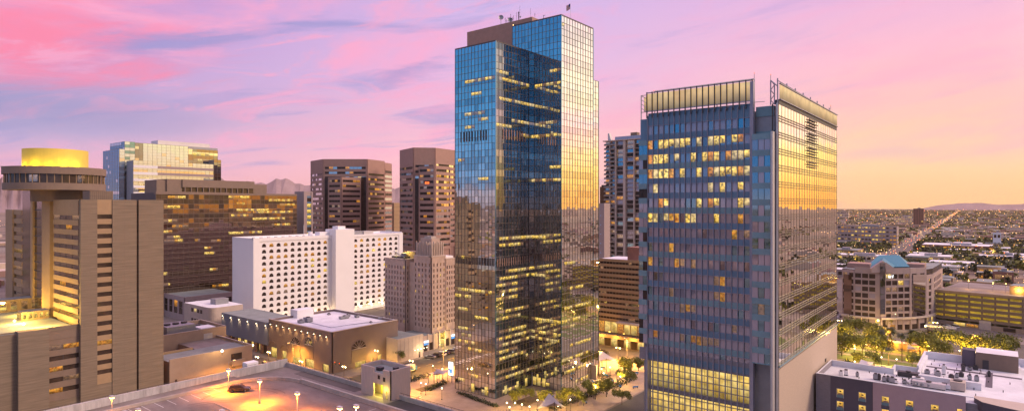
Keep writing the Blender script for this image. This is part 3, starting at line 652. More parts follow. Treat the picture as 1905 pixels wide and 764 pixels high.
    mb = MB(); mb.octa(tu0, tv1-.3, zt+.5, .16, 'lamp_orange'); mb.build('warning_lamp', r)
    # flag pole
    fu = tu0+fU(tu0, tu1, tv0+.8).s(1061); fl = thing('flagpole', 'striped flag flying from a thin pole on the corner roof of the tallest tower', 'flag', (fu, tv0+.8, zt))
    z5 = zt+5.2*1.1; mb = MB(); mb.tube((fu, tv0+.8, zt-.3), (fu, tv0+.8, z5), .06, 'pale_metal', r2=.03); mb.build('pole', fl)
    mb = MB()
    for k in range(13):
        for i in range(6):
            x0, x1 = i*.25, (i+1)*.25; za, zb = z5-.1-k*.14, z5-.1-(k+1)*.14
            m = 'flag_blue' if (k < 7 and i < 3) else ('flag_red' if k % 2 == 0 else 'flag_white'); wv = lambda x: .12*math.sin(x*5)
            mb.face([(fu-wv(x0), tv0+.8+x0, za-x0*.25), (fu-wv(x1), tv0+.8+x1, za-x1*.25), (fu-wv(x1), tv0+.8+x1, zb-x1*.25), (fu-wv(x0), tv0+.8+x0, zb-x0*.25)], m)
    mb.build('flag', fl)
tower()

# ================================================================ WHITE HOTEL with arched windows
def arch_wall(mb, face, a, b, z0, z1, cells, wmat, d=.5, back='window_dark', n=7):
    """cells: (centre, base z, width, height) arched openings on a regular grid; returns openings. Wall sheet at depth d with reveals back to 0"""
    cols = sorted(set(round(c_[0], 3) for c_ in cells)); rows = sorted(set(round(c_[1], 3) for c_ in cells)); w, h = cells[0][2], cells[0][3]
    xs = [a]+[(p+q)/2 for p, q in zip(cols, cols[1:])]+[b]; zs = [z0]+[(rows[i]+h+rows[i+1])/2 for i in range(len(rows)-1)]+[z1]
    def q4(p, m=wmat):
        if face.flip: p = p[::-1]
        mb.face(p, m)
    pt = face.pt
    for i, c0 in enumerate(cols):
        xa, xb = xs[i], xs[i+1]
        for j, r0 in enumerate(rows):
            za, zb = zs[j], zs[j+1]; sp = r0+h*.35
            out = [(c0-w/2, r0), (c0-w/2, sp)]+[(c0-w/2*math.cos(math.pi*k/n), sp+h*.65*math.sin(math.pi*k/n)) for k in range(1, n)]+[(c0+w/2, sp), (c0+w/2, r0)]
            q4([pt(xa, d, za), pt(xb, d, za), pt(xb, d, r0), pt(xa, d, r0)])
            q4([pt(xa, d, r0), pt(c0-w/2, d, r0), pt(c0-w/2, d, zb), pt(xa, d, zb)]); q4([pt(c0+w/2, d, r0), pt(xb, d, r0), pt(xb, d, zb), pt(c0+w/2, d, zb)])
            for (x0, y0), (x1, y1) in zip(out[1:-1], out[2:-1]+[out[-2]]):
                if x1-x0 > 1e-6: q4([pt(x0, d, y0), pt(x1, d, y1), pt(x1, d, zb), pt(x0, d, zb)])
            for (x0, y0), (x1, y1) in zip(out, out[1:]+[out[0]]): q4([pt(x0, 0, y0), pt(x1, 0, y1), pt(x1, d, y1), pt(x0, d, y0)])
def white_hotel():
    u0, u1, v0, v1 = foot(470, 300, 432, 748)
    r = thing('slab_hotel', 'long white hotel slab with rows of small arched windows and a central lift core', 'hotel', ((u0+u1)/2, v0+8, 0))
    F = fU(u0, u1, v0); top = F.z(470, 443); s = F.s; zb = F.z(485, 597)
    mb = MB(); mb.box(u0+.05, u1, v0+.55, v1, 0, top-1.0, 'white_paint', 'roof_white')
    mb.box(u0, u1, v1-.4, v1+.0, top-1, top, 'white_paint'); mb.box(u0, u0+.5, v0, v1-.4, top-1, top, 'white_paint'); mb.box(u1-.4, u1, v0+.5, v1-.4, top-1, top, 'white_paint'); mb.build('wall', r)
    g1 = (s(482), s(613)); g2 = (s(655), s(741)); c0, c1 = s(615.5), s(650); floors = 13
    mb = MB(); F.box(mb, 0.0, g1[0]-.01, 0, top, -.5, .7, 'white_paint'); F.box(mb, g1[0], g1[1], top-1.7, top, -.5, .7, 'white_paint'); F.box(mb, g1[1]+.01, c0-.01, 0, top, -.5, .7, 'white_paint')
    F.box(mb, c1+.01, g2[0]-.01, 0, top-.5, -.5, .7, 'white_paint'); F.box(mb, g2[0], g2[1], top-1.7, top-.5, -.5, .7, 'white_paint'); F.box(mb, g2[1]+.01, F.L, 0, top-.5, -.5, .7, 'white_paint')
    for t in range(6):      # curved foot of the end wall
        rr = 3.2; a0 = t*math.pi/12; F.box(mb, g1[0]+rr*(1-math.cos(a0))*.25, g1[0]+rr*(1-math.cos(a0))*.25+.35, zb-.6+rr*(1-math.sin(a0)), zb+3.0, .01, .45, 'white_paint')
    mb.build('frame', r)
    lst = []; mb = MB(); fh = (top-2.1-zb)/floors
    for (ga, gb), n in ((g1, 10), (g2, 8)):
        dx = (gb-ga)/n*(1.0); cells = [(ga+dx*(i+.62 if n == 10 else i+.5)*(.965 if n == 10 else 1), zb+.4+j*fh, dx*.56, fh*.60) for i in range(n) for j in range(floors)]
        arch_wall(mb, F, ga, gb, zb-.0, top-1.71, cells, 'white_paint', .35)
        for (cc, zz_, w, h) in cells: lst.append((F, cc-w/2, cc+w/2, zz_, zz_+h, .03, pick([('window_dark', 8), ('window_bronze', 3), ('lit_orange', 2.2), ('lit_yellow', .6), ('lit_dim', 1)])))
    mb.build('arcaded_wall', r); windows(r, lst)
    mb = MB(); F.box(mb, c0, c1, 0, top+3.0, -5, 4.5, 'white_paint', 'roof_white'); F.box(mb, c0+3.2, c0+8, top+3.001, top+4.6, -3, 2, 'white_paint'); F.box(mb, c0-6, c0-.01, top-1, top+1.6, -6, -1.5, 'white_paint'); mb.build('lift_core', r)
    mb = MB(); F.box(mb, c1+.02, c1+.5, 2, top-3, .7, 1.0, 'brown_stone'); mb.build('drainpipe', r)
    mb = MB()
    for k in range(16): mb.box(u0+5+k*4.1, u0+6.2+k*4.1, v0+9, v0+10, top-1, top-.2, 'grey_metal')
    mb.box(u0+63, u0+70, v0+5, v0+10, top-1, top+1.2, 'grey_metal'); mb.box(u0+71, u0+78, v0+5, v0+10, top-1, top+1.0, 'pale_metal'); mb.cyl(u0+38, v0+9, top-1, top+1.6, 1.2, m='white_paint'); mb.tube((u0+34, v0+9, top-1), (u0+34, v0+9, top+5.5), .18, 'pale_metal')
    for k in range(5): mb.tube((u0+50+k*.8, v0+3+k, top), (u0+50+k*.8, v0+3+k, top+3.5+k % 2), .1, 'pale_metal')
    mb.build('roof_equipment', r)
    # arcade at the foot
    mb = MB(); F.box(mb, g1[0]+1, g1[1]-1, 0, zb-2.6, .71, 5, 'brown_panel', 'roof_grey'); F.box(mb, g2[0]+1, F.L-4, 0, zb-3.2, .71, 5, 'brown_panel', 'roof_grey'); mb.build('arcade', r)
    mb = MB()
    for ga, gb, zz_ in ((g1[0]+2, g1[1]-2, zb-2.6), (g2[0]+2, F.L-6, zb-3.2)):
        q = ga
        while q < gb: F.quad(mb, q, q+1.6, zz_-1.9, zz_-.5, 5.03, 'lit_orange'); q += 2.8
    mb.build('window', r)
    mb = MB()
    for px in (500, 527, 583, 607, 669, 689, 709):
        q = s(px); z_ = zb-.3; p = F.pt(q, 1.3, z_); mb.octa(*p, .38, 'lamp_glow'); point(F.pt(q, 1.9, z_+.3), 420, (1, .68, .3), .3)
    mb.build('wall_lamp', r)
white_hotel()

# ================================================================ THEATRE BLOCK and blue wall
def theatre():
    u0, u1, v0, v1 = foot(617, 218, 500, 740)
    r = thing('theatre_block', 'windowless taupe theatre block with white roof, arched corner windows and a row of downlights', 'theatre', ((u0+u1)/2, v0+12, 0))
    FV, FU = fV(u0, v0, v1), fU(u0, u1, v0); top = zat(u0, v0, 618); sV, sU = FV.s, FU.s
    mb = MB(); mb.box(u0+.5, u1, v0+.5, v1, 0, top-.9, 'theatre_render', 'roof_white'); mb.box(u0, u1, v1-.4, v1, top-.9, top, 'theatre_render', 'roof_white'); mb.box(u1-.4, u1, v0+.4, v1-.4, top-.9, top, 'theatre_render', 'roof_white'); mb.build('core', r)
    # left face with openings
    wl = MB(); bay = lambda px: sV(px)
    ops = [(bay(610)-.4, bay(600), 0, 3.0), (bay(584), bay(568), 0, 3.3), (bay(560), bay(543), 0, 3.3), (bay(533), bay(524), 0, 4.2), (bay(515), bay(503.5), 0, 4.2)]
    ops = [tuple(sorted(o[:2]))+o[2:] for o in ops]; ops.sort(); q = 0
    for a, b, z0, z1 in ops: FV.box(wl, q, a, 0, top, -.5, 0, 'theatre_render', 'roof_white'); FV.box(wl, a, b, z1, top, -.5, -.003, 'theatre_render', 'roof_white'); q = b
    FV.box(wl, q, FV.L, 0, top, -.5, 0, 'theatre_render', 'roof_white')
    ops2 = [(sU(661), sU(681), 0, 3.6), (sU(690.5), sU(694.5), 0, 2.6), (sU(703), sU(709.5), 0, 3.0)]; q = 0.001
    for a, b, z0, z1 in ops2: FU.box(wl, q, a, 0, top, -.5, 0, 'theatre_render', 'roof_white'); FU.box(wl, a, b, z1, top, -.5, -.003, 'theatre_render', 'roof_white'); q = b
    FU.box(wl, q, FU.L, 0, top, -.5, 0, 'theatre_render', 'roof_white'); wl.build('wall', r)
    mb = MB()
    for a, b, z0, z1 in ops: FV.quad(mb, a, b, 0.15, z1, -.45, 'lit_lobby')
    for a, b, z0, z1 in ops2: FU.quad(mb, a, b, 0.15, z1, -.45, 'lit_lobby')
    mb.build('shopfront', r)
    # fan-light arches with bars, and raised blank panels under them
    def fan(F, c0, w, z0, hh, glaz=True):
        n = 14; fr = MB(); g = MB(); ring = [(c0-w/2*math.cos(math.pi*k/n), z0+hh*math.sin(math.pi*k/n)) for k in range(n+1)]
        p = [F.pt(x, .05, z) for x, z in ring]
        if not F.flip: p = p[::-1]
        g.face(p, 'window_dark' if glaz else 'brown_panel'); o = g.build('arched_window', r)
        for k in range(n):
            (x0, y0), (x1, y1) = ring[k], ring[k+1]; fr.tube(F.pt(x0, .1, y0), F.pt(x1, .1, y1), .14, 'theatre_render', 4)
        if glaz:
            for k in (2, 4, 6, 8, 10, 12): fr.tube(F.pt(c0, .12, z0), F.pt(*[ring[k][0], .12, ring[k][1]]), .07, 'pale_stone', 4)
            fr.tube(F.pt(c0-w/2, .12, z0), F.pt(c0+w/2, .12, z0), .12, 'pale_stone', 4)
        fr.build('arch_frame', o)
    zA = FV.z(575, 641)
    fan(FV, sV(575), abs(sV(568)-sV(583.5)), zA, 2.9); fan(FV, sV(550), abs(sV(542)-sV(559)), FV.z(550, 640), 2.9)
    fan(FV, sV(529), abs(sV(521)-sV(537)), FV.z(529, 652), 2.3, False); fan(FV, sV(508), abs(sV(501)-sV(515)), FV.z(508, 645), 2.4, False)
    fan(FU, sU(667.5), abs(sU(654)-sU(681)), FU.z(667, 647.5), 3.1)
    pb = MB(); FU.box(pb, sU(654), sU(681), FU.z(667, 672), FU.z(667, 649), .01, .12, 'brown_panel'); FV.box(pb, sV(583), sV(568), FV.z(575, 665), FV.z(575, 643), .01, .12, 'brown_panel'); FV.box(pb, sV(559), sV(543), FV.z(550, 662), FV.z(550, 642), .01, .12, 'brown_panel'); pb.build('wall_panel', r)
    # parapet coping + roof
    mb = MB(); FV.box(mb, 0, FV.L, top+.001, top+.18, -.55, .1, 'pale_stone'); FU.box(mb, .1, FU.L, top+.001, top+.18, -.55, .1, 'pale_stone'); mb.build('coping', r)
    mb = MB(); zr = top-.9
    a, b = G(562, 588, zr); mb.box(a-3.8, a+3.8, b-2.5, b+2.5, zr, zr+3.2, 'white_paint', 'roof_white'); mb.build('roof_room', r)
    mb = MB()
    for px, py, w, d, h in ((573, 598, 2.5, 3, 1.8), (640, 592, 4, 1.6, 1.1), (664, 590, 1.5, 1.5, 1.0), (646, 589, 2.5, 1, 1.0), (710, 593, 2, 2, .8), (560, 600, 2, 2, 1.2), (612, 585, 1.2, 1.2, .6), (690, 600, 1, 1, .5)):
        a, b = G(px, py, zr); unit(mb, a, b, zr, w, d, h)
    mb.build('air_handler', r)
    mb = MB()
    for (ax, ay, bx, by) in ((556, 595, 616, 609), (616, 609, 690, 598), (630, 580, 700, 588), (650, 604, 720, 597)):
        a, b = G(ax, ay, zr), G(bx, by, zr); mb.tube((*a, zr+.1), (*b, zr+.1), .12, 'roof_seam', 4)
    mb.build('roof_pipe', r)
    lm = MB()
    for k in range(10):
        px = 505+k*(609-505)/9; q = sV(px); p = FV.pt(q, .5, top-1.6); lm.box(p[0]-.2, p[0]+.45, p[1]-.25, p[1]+.25, p[2], p[2]+.25, 'dark_metal'); lm.octa(p[0], p[1], p[2]-.16, .16, 'lamp_glow'); spot((p[0]-.1, p[1], p[2]-.3), 420, (1, .66, .25), 95, (.18, 0, -1))
    lm.build('downlight', r)
    for px, e in ((667, 700), (700, 500), (720, 1200)): q = sU(px); point(FU.pt(q, 4 if px < 710 else 2.2, 3.4), e, (1, .62, .12), .3)
    # blue painted wall continuing to the left
    b0, b1 = sV(499.4), sV(413)
    w = thing('side_hall', 'blue-grey hall wall with six downlights, joined left of the taupe theatre block', 'building', (u0+4, v0+(b0+b1)/2, 0))
    tb = FV.z(495, 599); mb = MB(); FV.box(mb, b0+.3, b1, 4.3, tb, -14, .2, 'blue_render', 'roof_grey'); FV.box(mb, b0+.4, b1-.1, 0, 4.29, -14, -3, 'brown_panel'); mb.build('wall', w)
    mb = MB()
    for k in range(8): q = b0+1+k*(b1-b0-2)/7; FV.box(mb, q-.5, q+.5, 0, 4.29, -1.2, -.2, 'brown_stone')
    mb.build('column', w); mb = MB()
    for k in range(5): q = b0+3+k*6; FV.quad(mb, q, q+3.2, .2, 3.4, -2.95, 'lit_lobby')
    mb.build('shopfront', w)
    mb = MB()
    for k in range(6): q = b1-1.5-k*(b1-b0-3)/5; p = FV.pt(q, .5, tb-1.2); mb.octa(p[0], p[1], p[2], .17, 'lamp_glow'); spot((p[0]-.1, p[1], p[2]-.2), 420, (1, .66, .3), 90, (.18, 0, -1))
    mb.build('downlight', w)
def down(loc, e, col, r=.3):
    l = bpy.data.lights.new('street_light_beam', 'SPOT'); l.energy = e*3.2; l.color = col; l.spot_size = math.radians(158); l.spot_blend = 1.0; l.shadow_soft_size = r
    o = bpy.data.objects.new('lamp_light', l); COL.objects.link(o); o.location = loc
def spot(loc, e, col, ang, d):
    l = bpy.data.lights.new('wall_downlight', 'SPOT'); l.energy = e; l.color = col; l.spot_size = math.radians(ang); l.spot_blend = .8; l.shadow_soft_size = .15
    o = bpy.data.objects.new('lamp_light', l); COL.objects.link(o); o.location = loc; o.rotation_euler = Vector(d).to_track_quat('-Z', 'Y').to_euler()
theatre()

# ================================================================ LOW BUILDINGS between hotel and theatre
def low_buildings():
    v = 206.0; F = fU(84.5, 118, v); q0, q1 = 0, F.s(469.5)
    r = thing('annex_block', 'low windowless brown annex with flat roof and small corner balcony beside the alley', 'building', (100, v+5, 0))
    zt = F.z(469, 640); mb = MB(); F.box(mb, 0, q1, 0, zt-.8, -12, -.3, 'low_tan', 'roof_grey'); F.box(mb, 0, q1, 0, zt, -.299, 0, 'low_tan', 'pale_stone'); F.box(mb, q1-.4, q1-.001, zt-.8, zt, -26, -.3, 'low_tan', 'pale_stone'); F.box(mb, F.s(395), q1-.4, 0, zt-.9, -26, -12.01, 'low_tan', 'deck_concrete'); F.box(mb, 0, F.s(390), zt-.8, zt-.1, -12.5, -12.01, 'tan_band'); mb.build('wall', r)
    mb = MB(); F.box(mb, F.s(430), F.s(450), F.z(440, 668), F.z(440, 656), .001, .03, 'window_dark'); mb.build('opening', r)
    mb = MB(); F.box(mb, F.s(429), F.s(453), F.z(440, 678), F.z(440, 668), .001, 1.2, 'low_tan'); mb.build('balcony', r)
    mb = MB(); F.box(mb, F.s(325.5), F.s(329.5), F.z(327, 716), F.z(327, 705), .001, .03, 'window_dark'); mb.build('door', r)
    a, b = G(416, 655, zt); mb = MB(); mb.octa(a-.5, b, zt+.6, .5, 'lamp_glow'); mb.tube((a-.5, b, zt-.8), (a-.5, b, zt+.2), .08, 'dark_metal'); mb.build('floodlight', r); point((a-.5, b, zt+1.2), 1800, (1, .66, .25), .3)
    for px, py in ((443, 637), (452, 638), (470, 643)):
        a, b = G(px, py, 9); mb = MB(); mb.octa(a, b, 9.3, .4, 'lamp_glow'); mb.tube((a, b, zt-.8), (a, b, 9), .07, 'dark_metal'); mb.build('floodlight', r); point((a, b, 9.8), 700, (1, .62, .15), .3)
    # brown box with roof plant
    u, v = G(353, 630, 10); r = thing('plant_building', 'low brown building with caged air handlers on its sunken roof', 'building', (104, 238, 0))
    F = fU(91, 116, 232); z1 = F.z(405, 607); mb = MB(); mb.box(93, 115, 232, 252, 0, z1-1.6, 'low_tan', 'roof_grey'); mb.box(93, 115, 231.6, 232, 0, z1, 'low_tan', 'pale_stone'); mb.box(92.6, 93, 231.6, 252, 0, z1, 'low_tan', 'pale_stone'); mb.box(93, 115, 252, 252.4, 0, z1, 'low_tan', 'pale_stone'); mb.box(115, 115.4, 231.6, 252.4, 0, z1, 'low_tan', 'pale_stone'); mb.build('wall', r)
    mb = MB(); mb.box(96, 106, 236, 246, z1-1.6, z1+1.6, 'grey_metal')
    for k in range(3): mb.cyl(98+k*3, 241, z1+1.6, z1+2.2, 1.1, m='dark_metal')
    mb.box(107.5, 113, 235, 241, z1-1.6, z1-.3, 'roof_white'); mb.box(109, 111, 243, 245, z1-1.6, z1-.2, 'dark_metal'); mb.build('air_handler', r)
    mb = MB(); F2 = fU(93, 115, 231.6); F2.box(mb, 14, 17.2, z1-4.2, z1-1.8, .001, .05, 'pale_metal'); mb.build('louvre', r)
    # courtyard wall + shrubs with lights
    r = thing('courtyard_wall', 'low tan courtyard wall behind the windowless annex', 'wall', (84, 226, 0)); mb = MB(); mb.box(70, 105, 222, 222.6, 0, 9.3, 'tan_band'); mb.box(70, 92.5, 222.7, 260, 0, 5.5, 'brown_panel', 'pavement'); mb.build('wall', r)
    # cream rounded building
    F = Face(G(347, 600, 6), G(432, 600, 6))
    a, b = 124.0, 276.0
    u0, u1, v0, v1 = foot(392, 270, 351, 440); z1 = zat(u0, v0, 573); r = thing('cream_office', 'small cream office block with rounded corner and white roof, left of the white hotel', 'building', (u0+8, v0+8, 0))
    n = 6; rad = 3; poly = [(u1+3, v0), (u1+3, v0+26), (u0, v0+26)]+[(u0+rad-rad*math.cos(t*math.pi/2/n), v0+rad-rad*math.sin(t*math.pi/2/n)) for t in range(n+1)]
    mb = MB(); mb.prism(poly, 0, z1, 'pale_stone', 'roof_white'); mb.build('wall', r)
    FF = fV(u0, v0+rad, v0+26); l = []
    for k in range(4):
        for zz_, h in ((z1-3.3, 1.7), (z1-7.8, 1.6)):
            s0 = FF.s(354)-1-k*2.9; l.append((FF, s0-2.2, s0, zz_, zz_+h, .03, 'lit_pale' if (k in (1,) and zz_ > z1-4) else 'window_dark'))
    windows(r, l); mb = MB(); mb.box(u0+6, u0+12, v0+8, v0+13, z1, z1+2.4, 'grey_metal'); mb.build('roof_unit', r)
    # long low rose building in front of the bronze office
    u0, u1, v0, v1 = foot(344, 318, 296, 436); z1 = zat(u0, v0, 552); r = thing('low_office', 'long low rose stone office with big window bays before the bronze glass office', 'building', (u0+10, v0+8, 0))
    mb = MB(); mb.box(u0+.4, u1, v0+.4, v1+10, 0, z1-.4, 'window_bronze', 'roof_grey'); mb.build('core', r)
    l = gridwin(fU(u0, u1, v0), [3+k*6.4 for k in range(7)], 4.6, [z1-4.2, 5.0], 3.4, 0, u1-u0, 0, z1, 'rose_stone', [('window_bronze', 3), ('lit_dim', 1), ('lit_orange', .6)], r, .4)
    l += gridwin(fV(u0, v0, v1+10), [4+k*6 for k in range(4)], 4.4, [z1-4.2, 5.0], 3.4, .41, v1-v0+10, 0, z1, 'rose_stone', [('window_bronze', 3), ('lit_orange', .6)], r, .4)
    windows(r, l)
low_buildings()

# ================================================================ GLASS OFFICES BEHIND
def back_offices():
    # pale glass office
    u0, u1, v0, v1 = foot(232, 430, 205, 405); r = thing('pale_glass_office', 'pale mirror office block glowing cream, with a lower stepped glass block in front', 'office building', ((u0+u1)/2, v0+10, 0))
    FU, FV = fU(u0, u1, v0), fV(u0, v0, v1); top = zat(u0, v0, 263); s = FU.s
    mb = MB(); mb.box(u0+.1, u1, v0+.1, v1, 0, top-.2, 'grey_metal', 'roof_white'); mb.build('core', r)
    P_ = [('glass_pale', 6), ('glass_gold_dim', 1)]
    a = s(252); curtain(r, FU, 0, s(251), 20, top, 3, 2.1, [('glass_pale', 1), ('glass_steel', .4)]); curtain(r, FU, s(251)+.02, s(266), 20, top-.6, 3, 2.1, [('glass_dark', 3), ('glass_gold_dim', 1)]); curtain(r, FU, s(266)+.02, s(350), 20, top-.4, 3.2, 2.1, P_); curtain(r, FU, s(350)+.02, u1-u0, 20, top-2, 3.2, 2.1, [('glass_bronze', 3), ('glass_gold', .8), ('glass_dark', 1)])
    curtain(r, FV, 0, v1-v0, 20, top, 3, 2.1, [('glass_steel', 3), ('glass_pale', 1)])
    mb = MB(); mb.box(u0+24, u0+62, v0+6, v0+18, top-.2, top+3.2, 'pale_metal', 'roof_white'); mb.build('penthouse', r)
    # left lower wing
    w0, w1, x0, x1 = foot(222, 424, 192, 232); zt = zat(w0, x0, 277); mb = MB(); mb.box(w0+.1, w1, x0+.1, x1, 0, zt, 'grey_metal', 'roof_white'); mb.build('side_wing', r)
    curtain(r, fV(w0, x0, x1), 0, x1-x0, 20, zt, 3, 2.1, [('glass_steel', 5), ('glass_pale', 1)]); curtain(r, fU(w0, w1, x0), 0, w1-w0, 20, zt, 3, 2.1, [('glass_gold_dim', 1), ('glass_pale', 1)])
    w0, w1, x0, x1 = foot(248, 418, 246.5, 397); zt = zat(w0, x0, 298); mb = MB(); mb.box(w0+.1, w1, x0+.1, x0+12, 0, zt, 'grey_metal', 'roof_white'); mb.build('front_wing', r)
    curtain(r, fU(w0, w1, x0), 0, w1-w0, 20, zt, 3, 2.1, P_); mb = MB(); Fq = fU(w0, w1, x0)
    for k in range(4): Fq.box(mb, Fq.s(293), w1-w0, zt-5-k*4.6, zt-3.2-k*4.6, .16, .3, 'rose_stone')
    for k in range(12): Fq.box(mb, 0, Fq.s(293), zt-5-k*4.6, zt-3.2-k*4.6, .16, .3, 'white_paint')
    mb.build('spandrel', r)
    litq(r, Fq, 1, Fq.s(290), [zt-14-k*4.6 for k in range(9)], 2.4, .2, .5)
    w0, w1, x0, x1 = foot(398, 470, 396, 411); zt = zat(w0, x0, 297); mb = MB(); mb.box(w0+.1, w1, x0+.1, x0+14, 0, zt, 'grey_metal', 'roof_white'); mb.build('end_wing', r); curtain(r, fU(w0, w1, x0), 0, w1-w0, 20, zt, 3, 2.1, [('glass_dark', 2), ('glass_bronze', 2)])
    litq(r, FU, s(352), u1-u0-2, [top-7-k*4.3 for k in range(3)], 2.0, .2, .45)
    # bronze glass office
    d = 330; u0, v0 = P(290, d); F = fU(u0, u0+100, v0); u1 = u0+F.s(552); top = zat(u0+8, v0, 358)
    r = thing('bronze_glass_office', 'wide bronze glass office with thin silver floor lines behind the white hotel', 'office building', ((u0+u1)/2, v0+15, 0))
    mb = MB(); mb.box(u0+.1, u1, v0+.1, v0+34, 0, top-.2, 'dark_metal', 'roof_grey'); mb.build('core', r); s = F.s
    m1, m2 = s(425), s(468)
    for a, b, g in ((0, m1, [('glass_brown', 5), ('window_bronze', 1)]), (m1+.02, m2, [('glass_bronze', 1), ('glass_brown', 2)]), (m2+.02, u1-u0, [('glass_brown', 5), ('window_bronze', 1)])): curtain(r, F, a, b, 8, top-1, 2.8, 2.7, g, tilt=.009)
    mb = MB(); n = int((top-10)/2.7)
    for k in range(n): F.box(mb, 0, u1-u0, top-3.7-k*2.7, top-3.56-k*2.7, .17, .3, 'brown_panel')
    mb.build('floor_line', r)
    mb = MB(); F.box(mb, -.2, m1, top-1, top+.5, -2, .6, 'brown_panel', 'roof_grey'); F.box(mb, m1+.01, u1-u0, top-1, top+.2, -2, .3, 'brown_panel', 'roof_grey')
    F.box(mb, s(300), s(318), top-.2, top+7, -22, -6, 'brown_panel'); F.box(mb, s(318)+.01, s(346), top-.2, top+7.6, -24, -5, 'brown_panel'); F.box(mb, s(346)+.01, s(480), top+3.2, top+7.6, -26, -4.2, 'brown_panel', 'roof_grey'); F.box(mb, s(347), s(479), top-.2, top+3.19, -25, -5, 'window_bronze'); F.box(mb, s(470), s(509), top+.2, top+6.0, -22, -8, 'brown_panel')
    for k in range(12): F.box(mb, s(350)+k*(s(478)-s(350))/12, s(350)+k*(s(478)-s(350))/12+.5, top-.2, top+3.19, -4.99, -4.3, 'brown_panel')
    mb.build('penthouse', r)
    rr = random.Random(3)
    for (py, x0, x1) in ((366, 312, 345), (366, 425, 465), (378, 440, 455), (390, 440, 500), (394, 470, 545), (400, 430, 470), (406, 470, 530), (432, 425, 487), (430, 300, 320), (447, 392, 410), (447, 305, 340), (470, 380, 400), (500, 390, 405), (508, 304, 312), (528, 300, 316), (372, 500, 545), (384, 305, 335), (410, 300, 330), (420, 320, 350), (440, 310, 335), (460, 380, 395), (446, 362, 372), (530, 395, 425), (380, 520, 548), (417, 505, 540)):
        q0, q1 = s(x0), s(x1); z = F.z((x0+x1)/2, py); mb = MB(); q = q0
        while q < q1: F.quad(mb, q, min(q+1.8, q1), z-.9, z+.6, .165, rr.choice(['lit_yellow', 'lit_orange', 'lit_dim', 'lit_yellow'])); q += 1.8
        mb.build('lit_window', r)
    # slim grey stub and light block right of it
    u0, u1, v0, v1 = foot(565, 420, 548, 579); r = thing('narrow_office', 'narrow rose office with a dark blue window column between bronze glass and brick tower', 'office building', (u0+5, v0+5, 0)); zt = zat(u0, v0, 356)
    mb = MB(); mb.box(u0+.05, u1, v0+.3, v1, 0, zt, 'rose_stone', 'roof_grey'); F = fU(u0, u1, v0+.3); F.box(mb, 0, 2.5, 0, zt, 0, .5, 'rose_stone'); F.box(mb, 7, F.L, 0, zt, 0, .5, 'rose_stone'); mb.build('wall', r); windows(r, bands(F, 2.51, 6.99, zt-3, 10, 4, 2.6, 'spandrel_blue', [('window_dark', 2), ('lit_yellow', 3)], r, .2, 9))
def litq(r, F, a, b, zs, h, dens, dd):
    for z in zs:
        q = a+random.uniform(0, (b-a)*.3); e = b-random.uniform(0, (b-a)*.3); mb = MB()
        while q < e-3.1: F.quad(mb, q, q+3.1, z, z+h, dens, pick([('lit_yellow', 2), ('lit_pale', 2), ('lit_dim', 2)])); q += 3.1
        mb.build('lit_window', r)
back_offices()

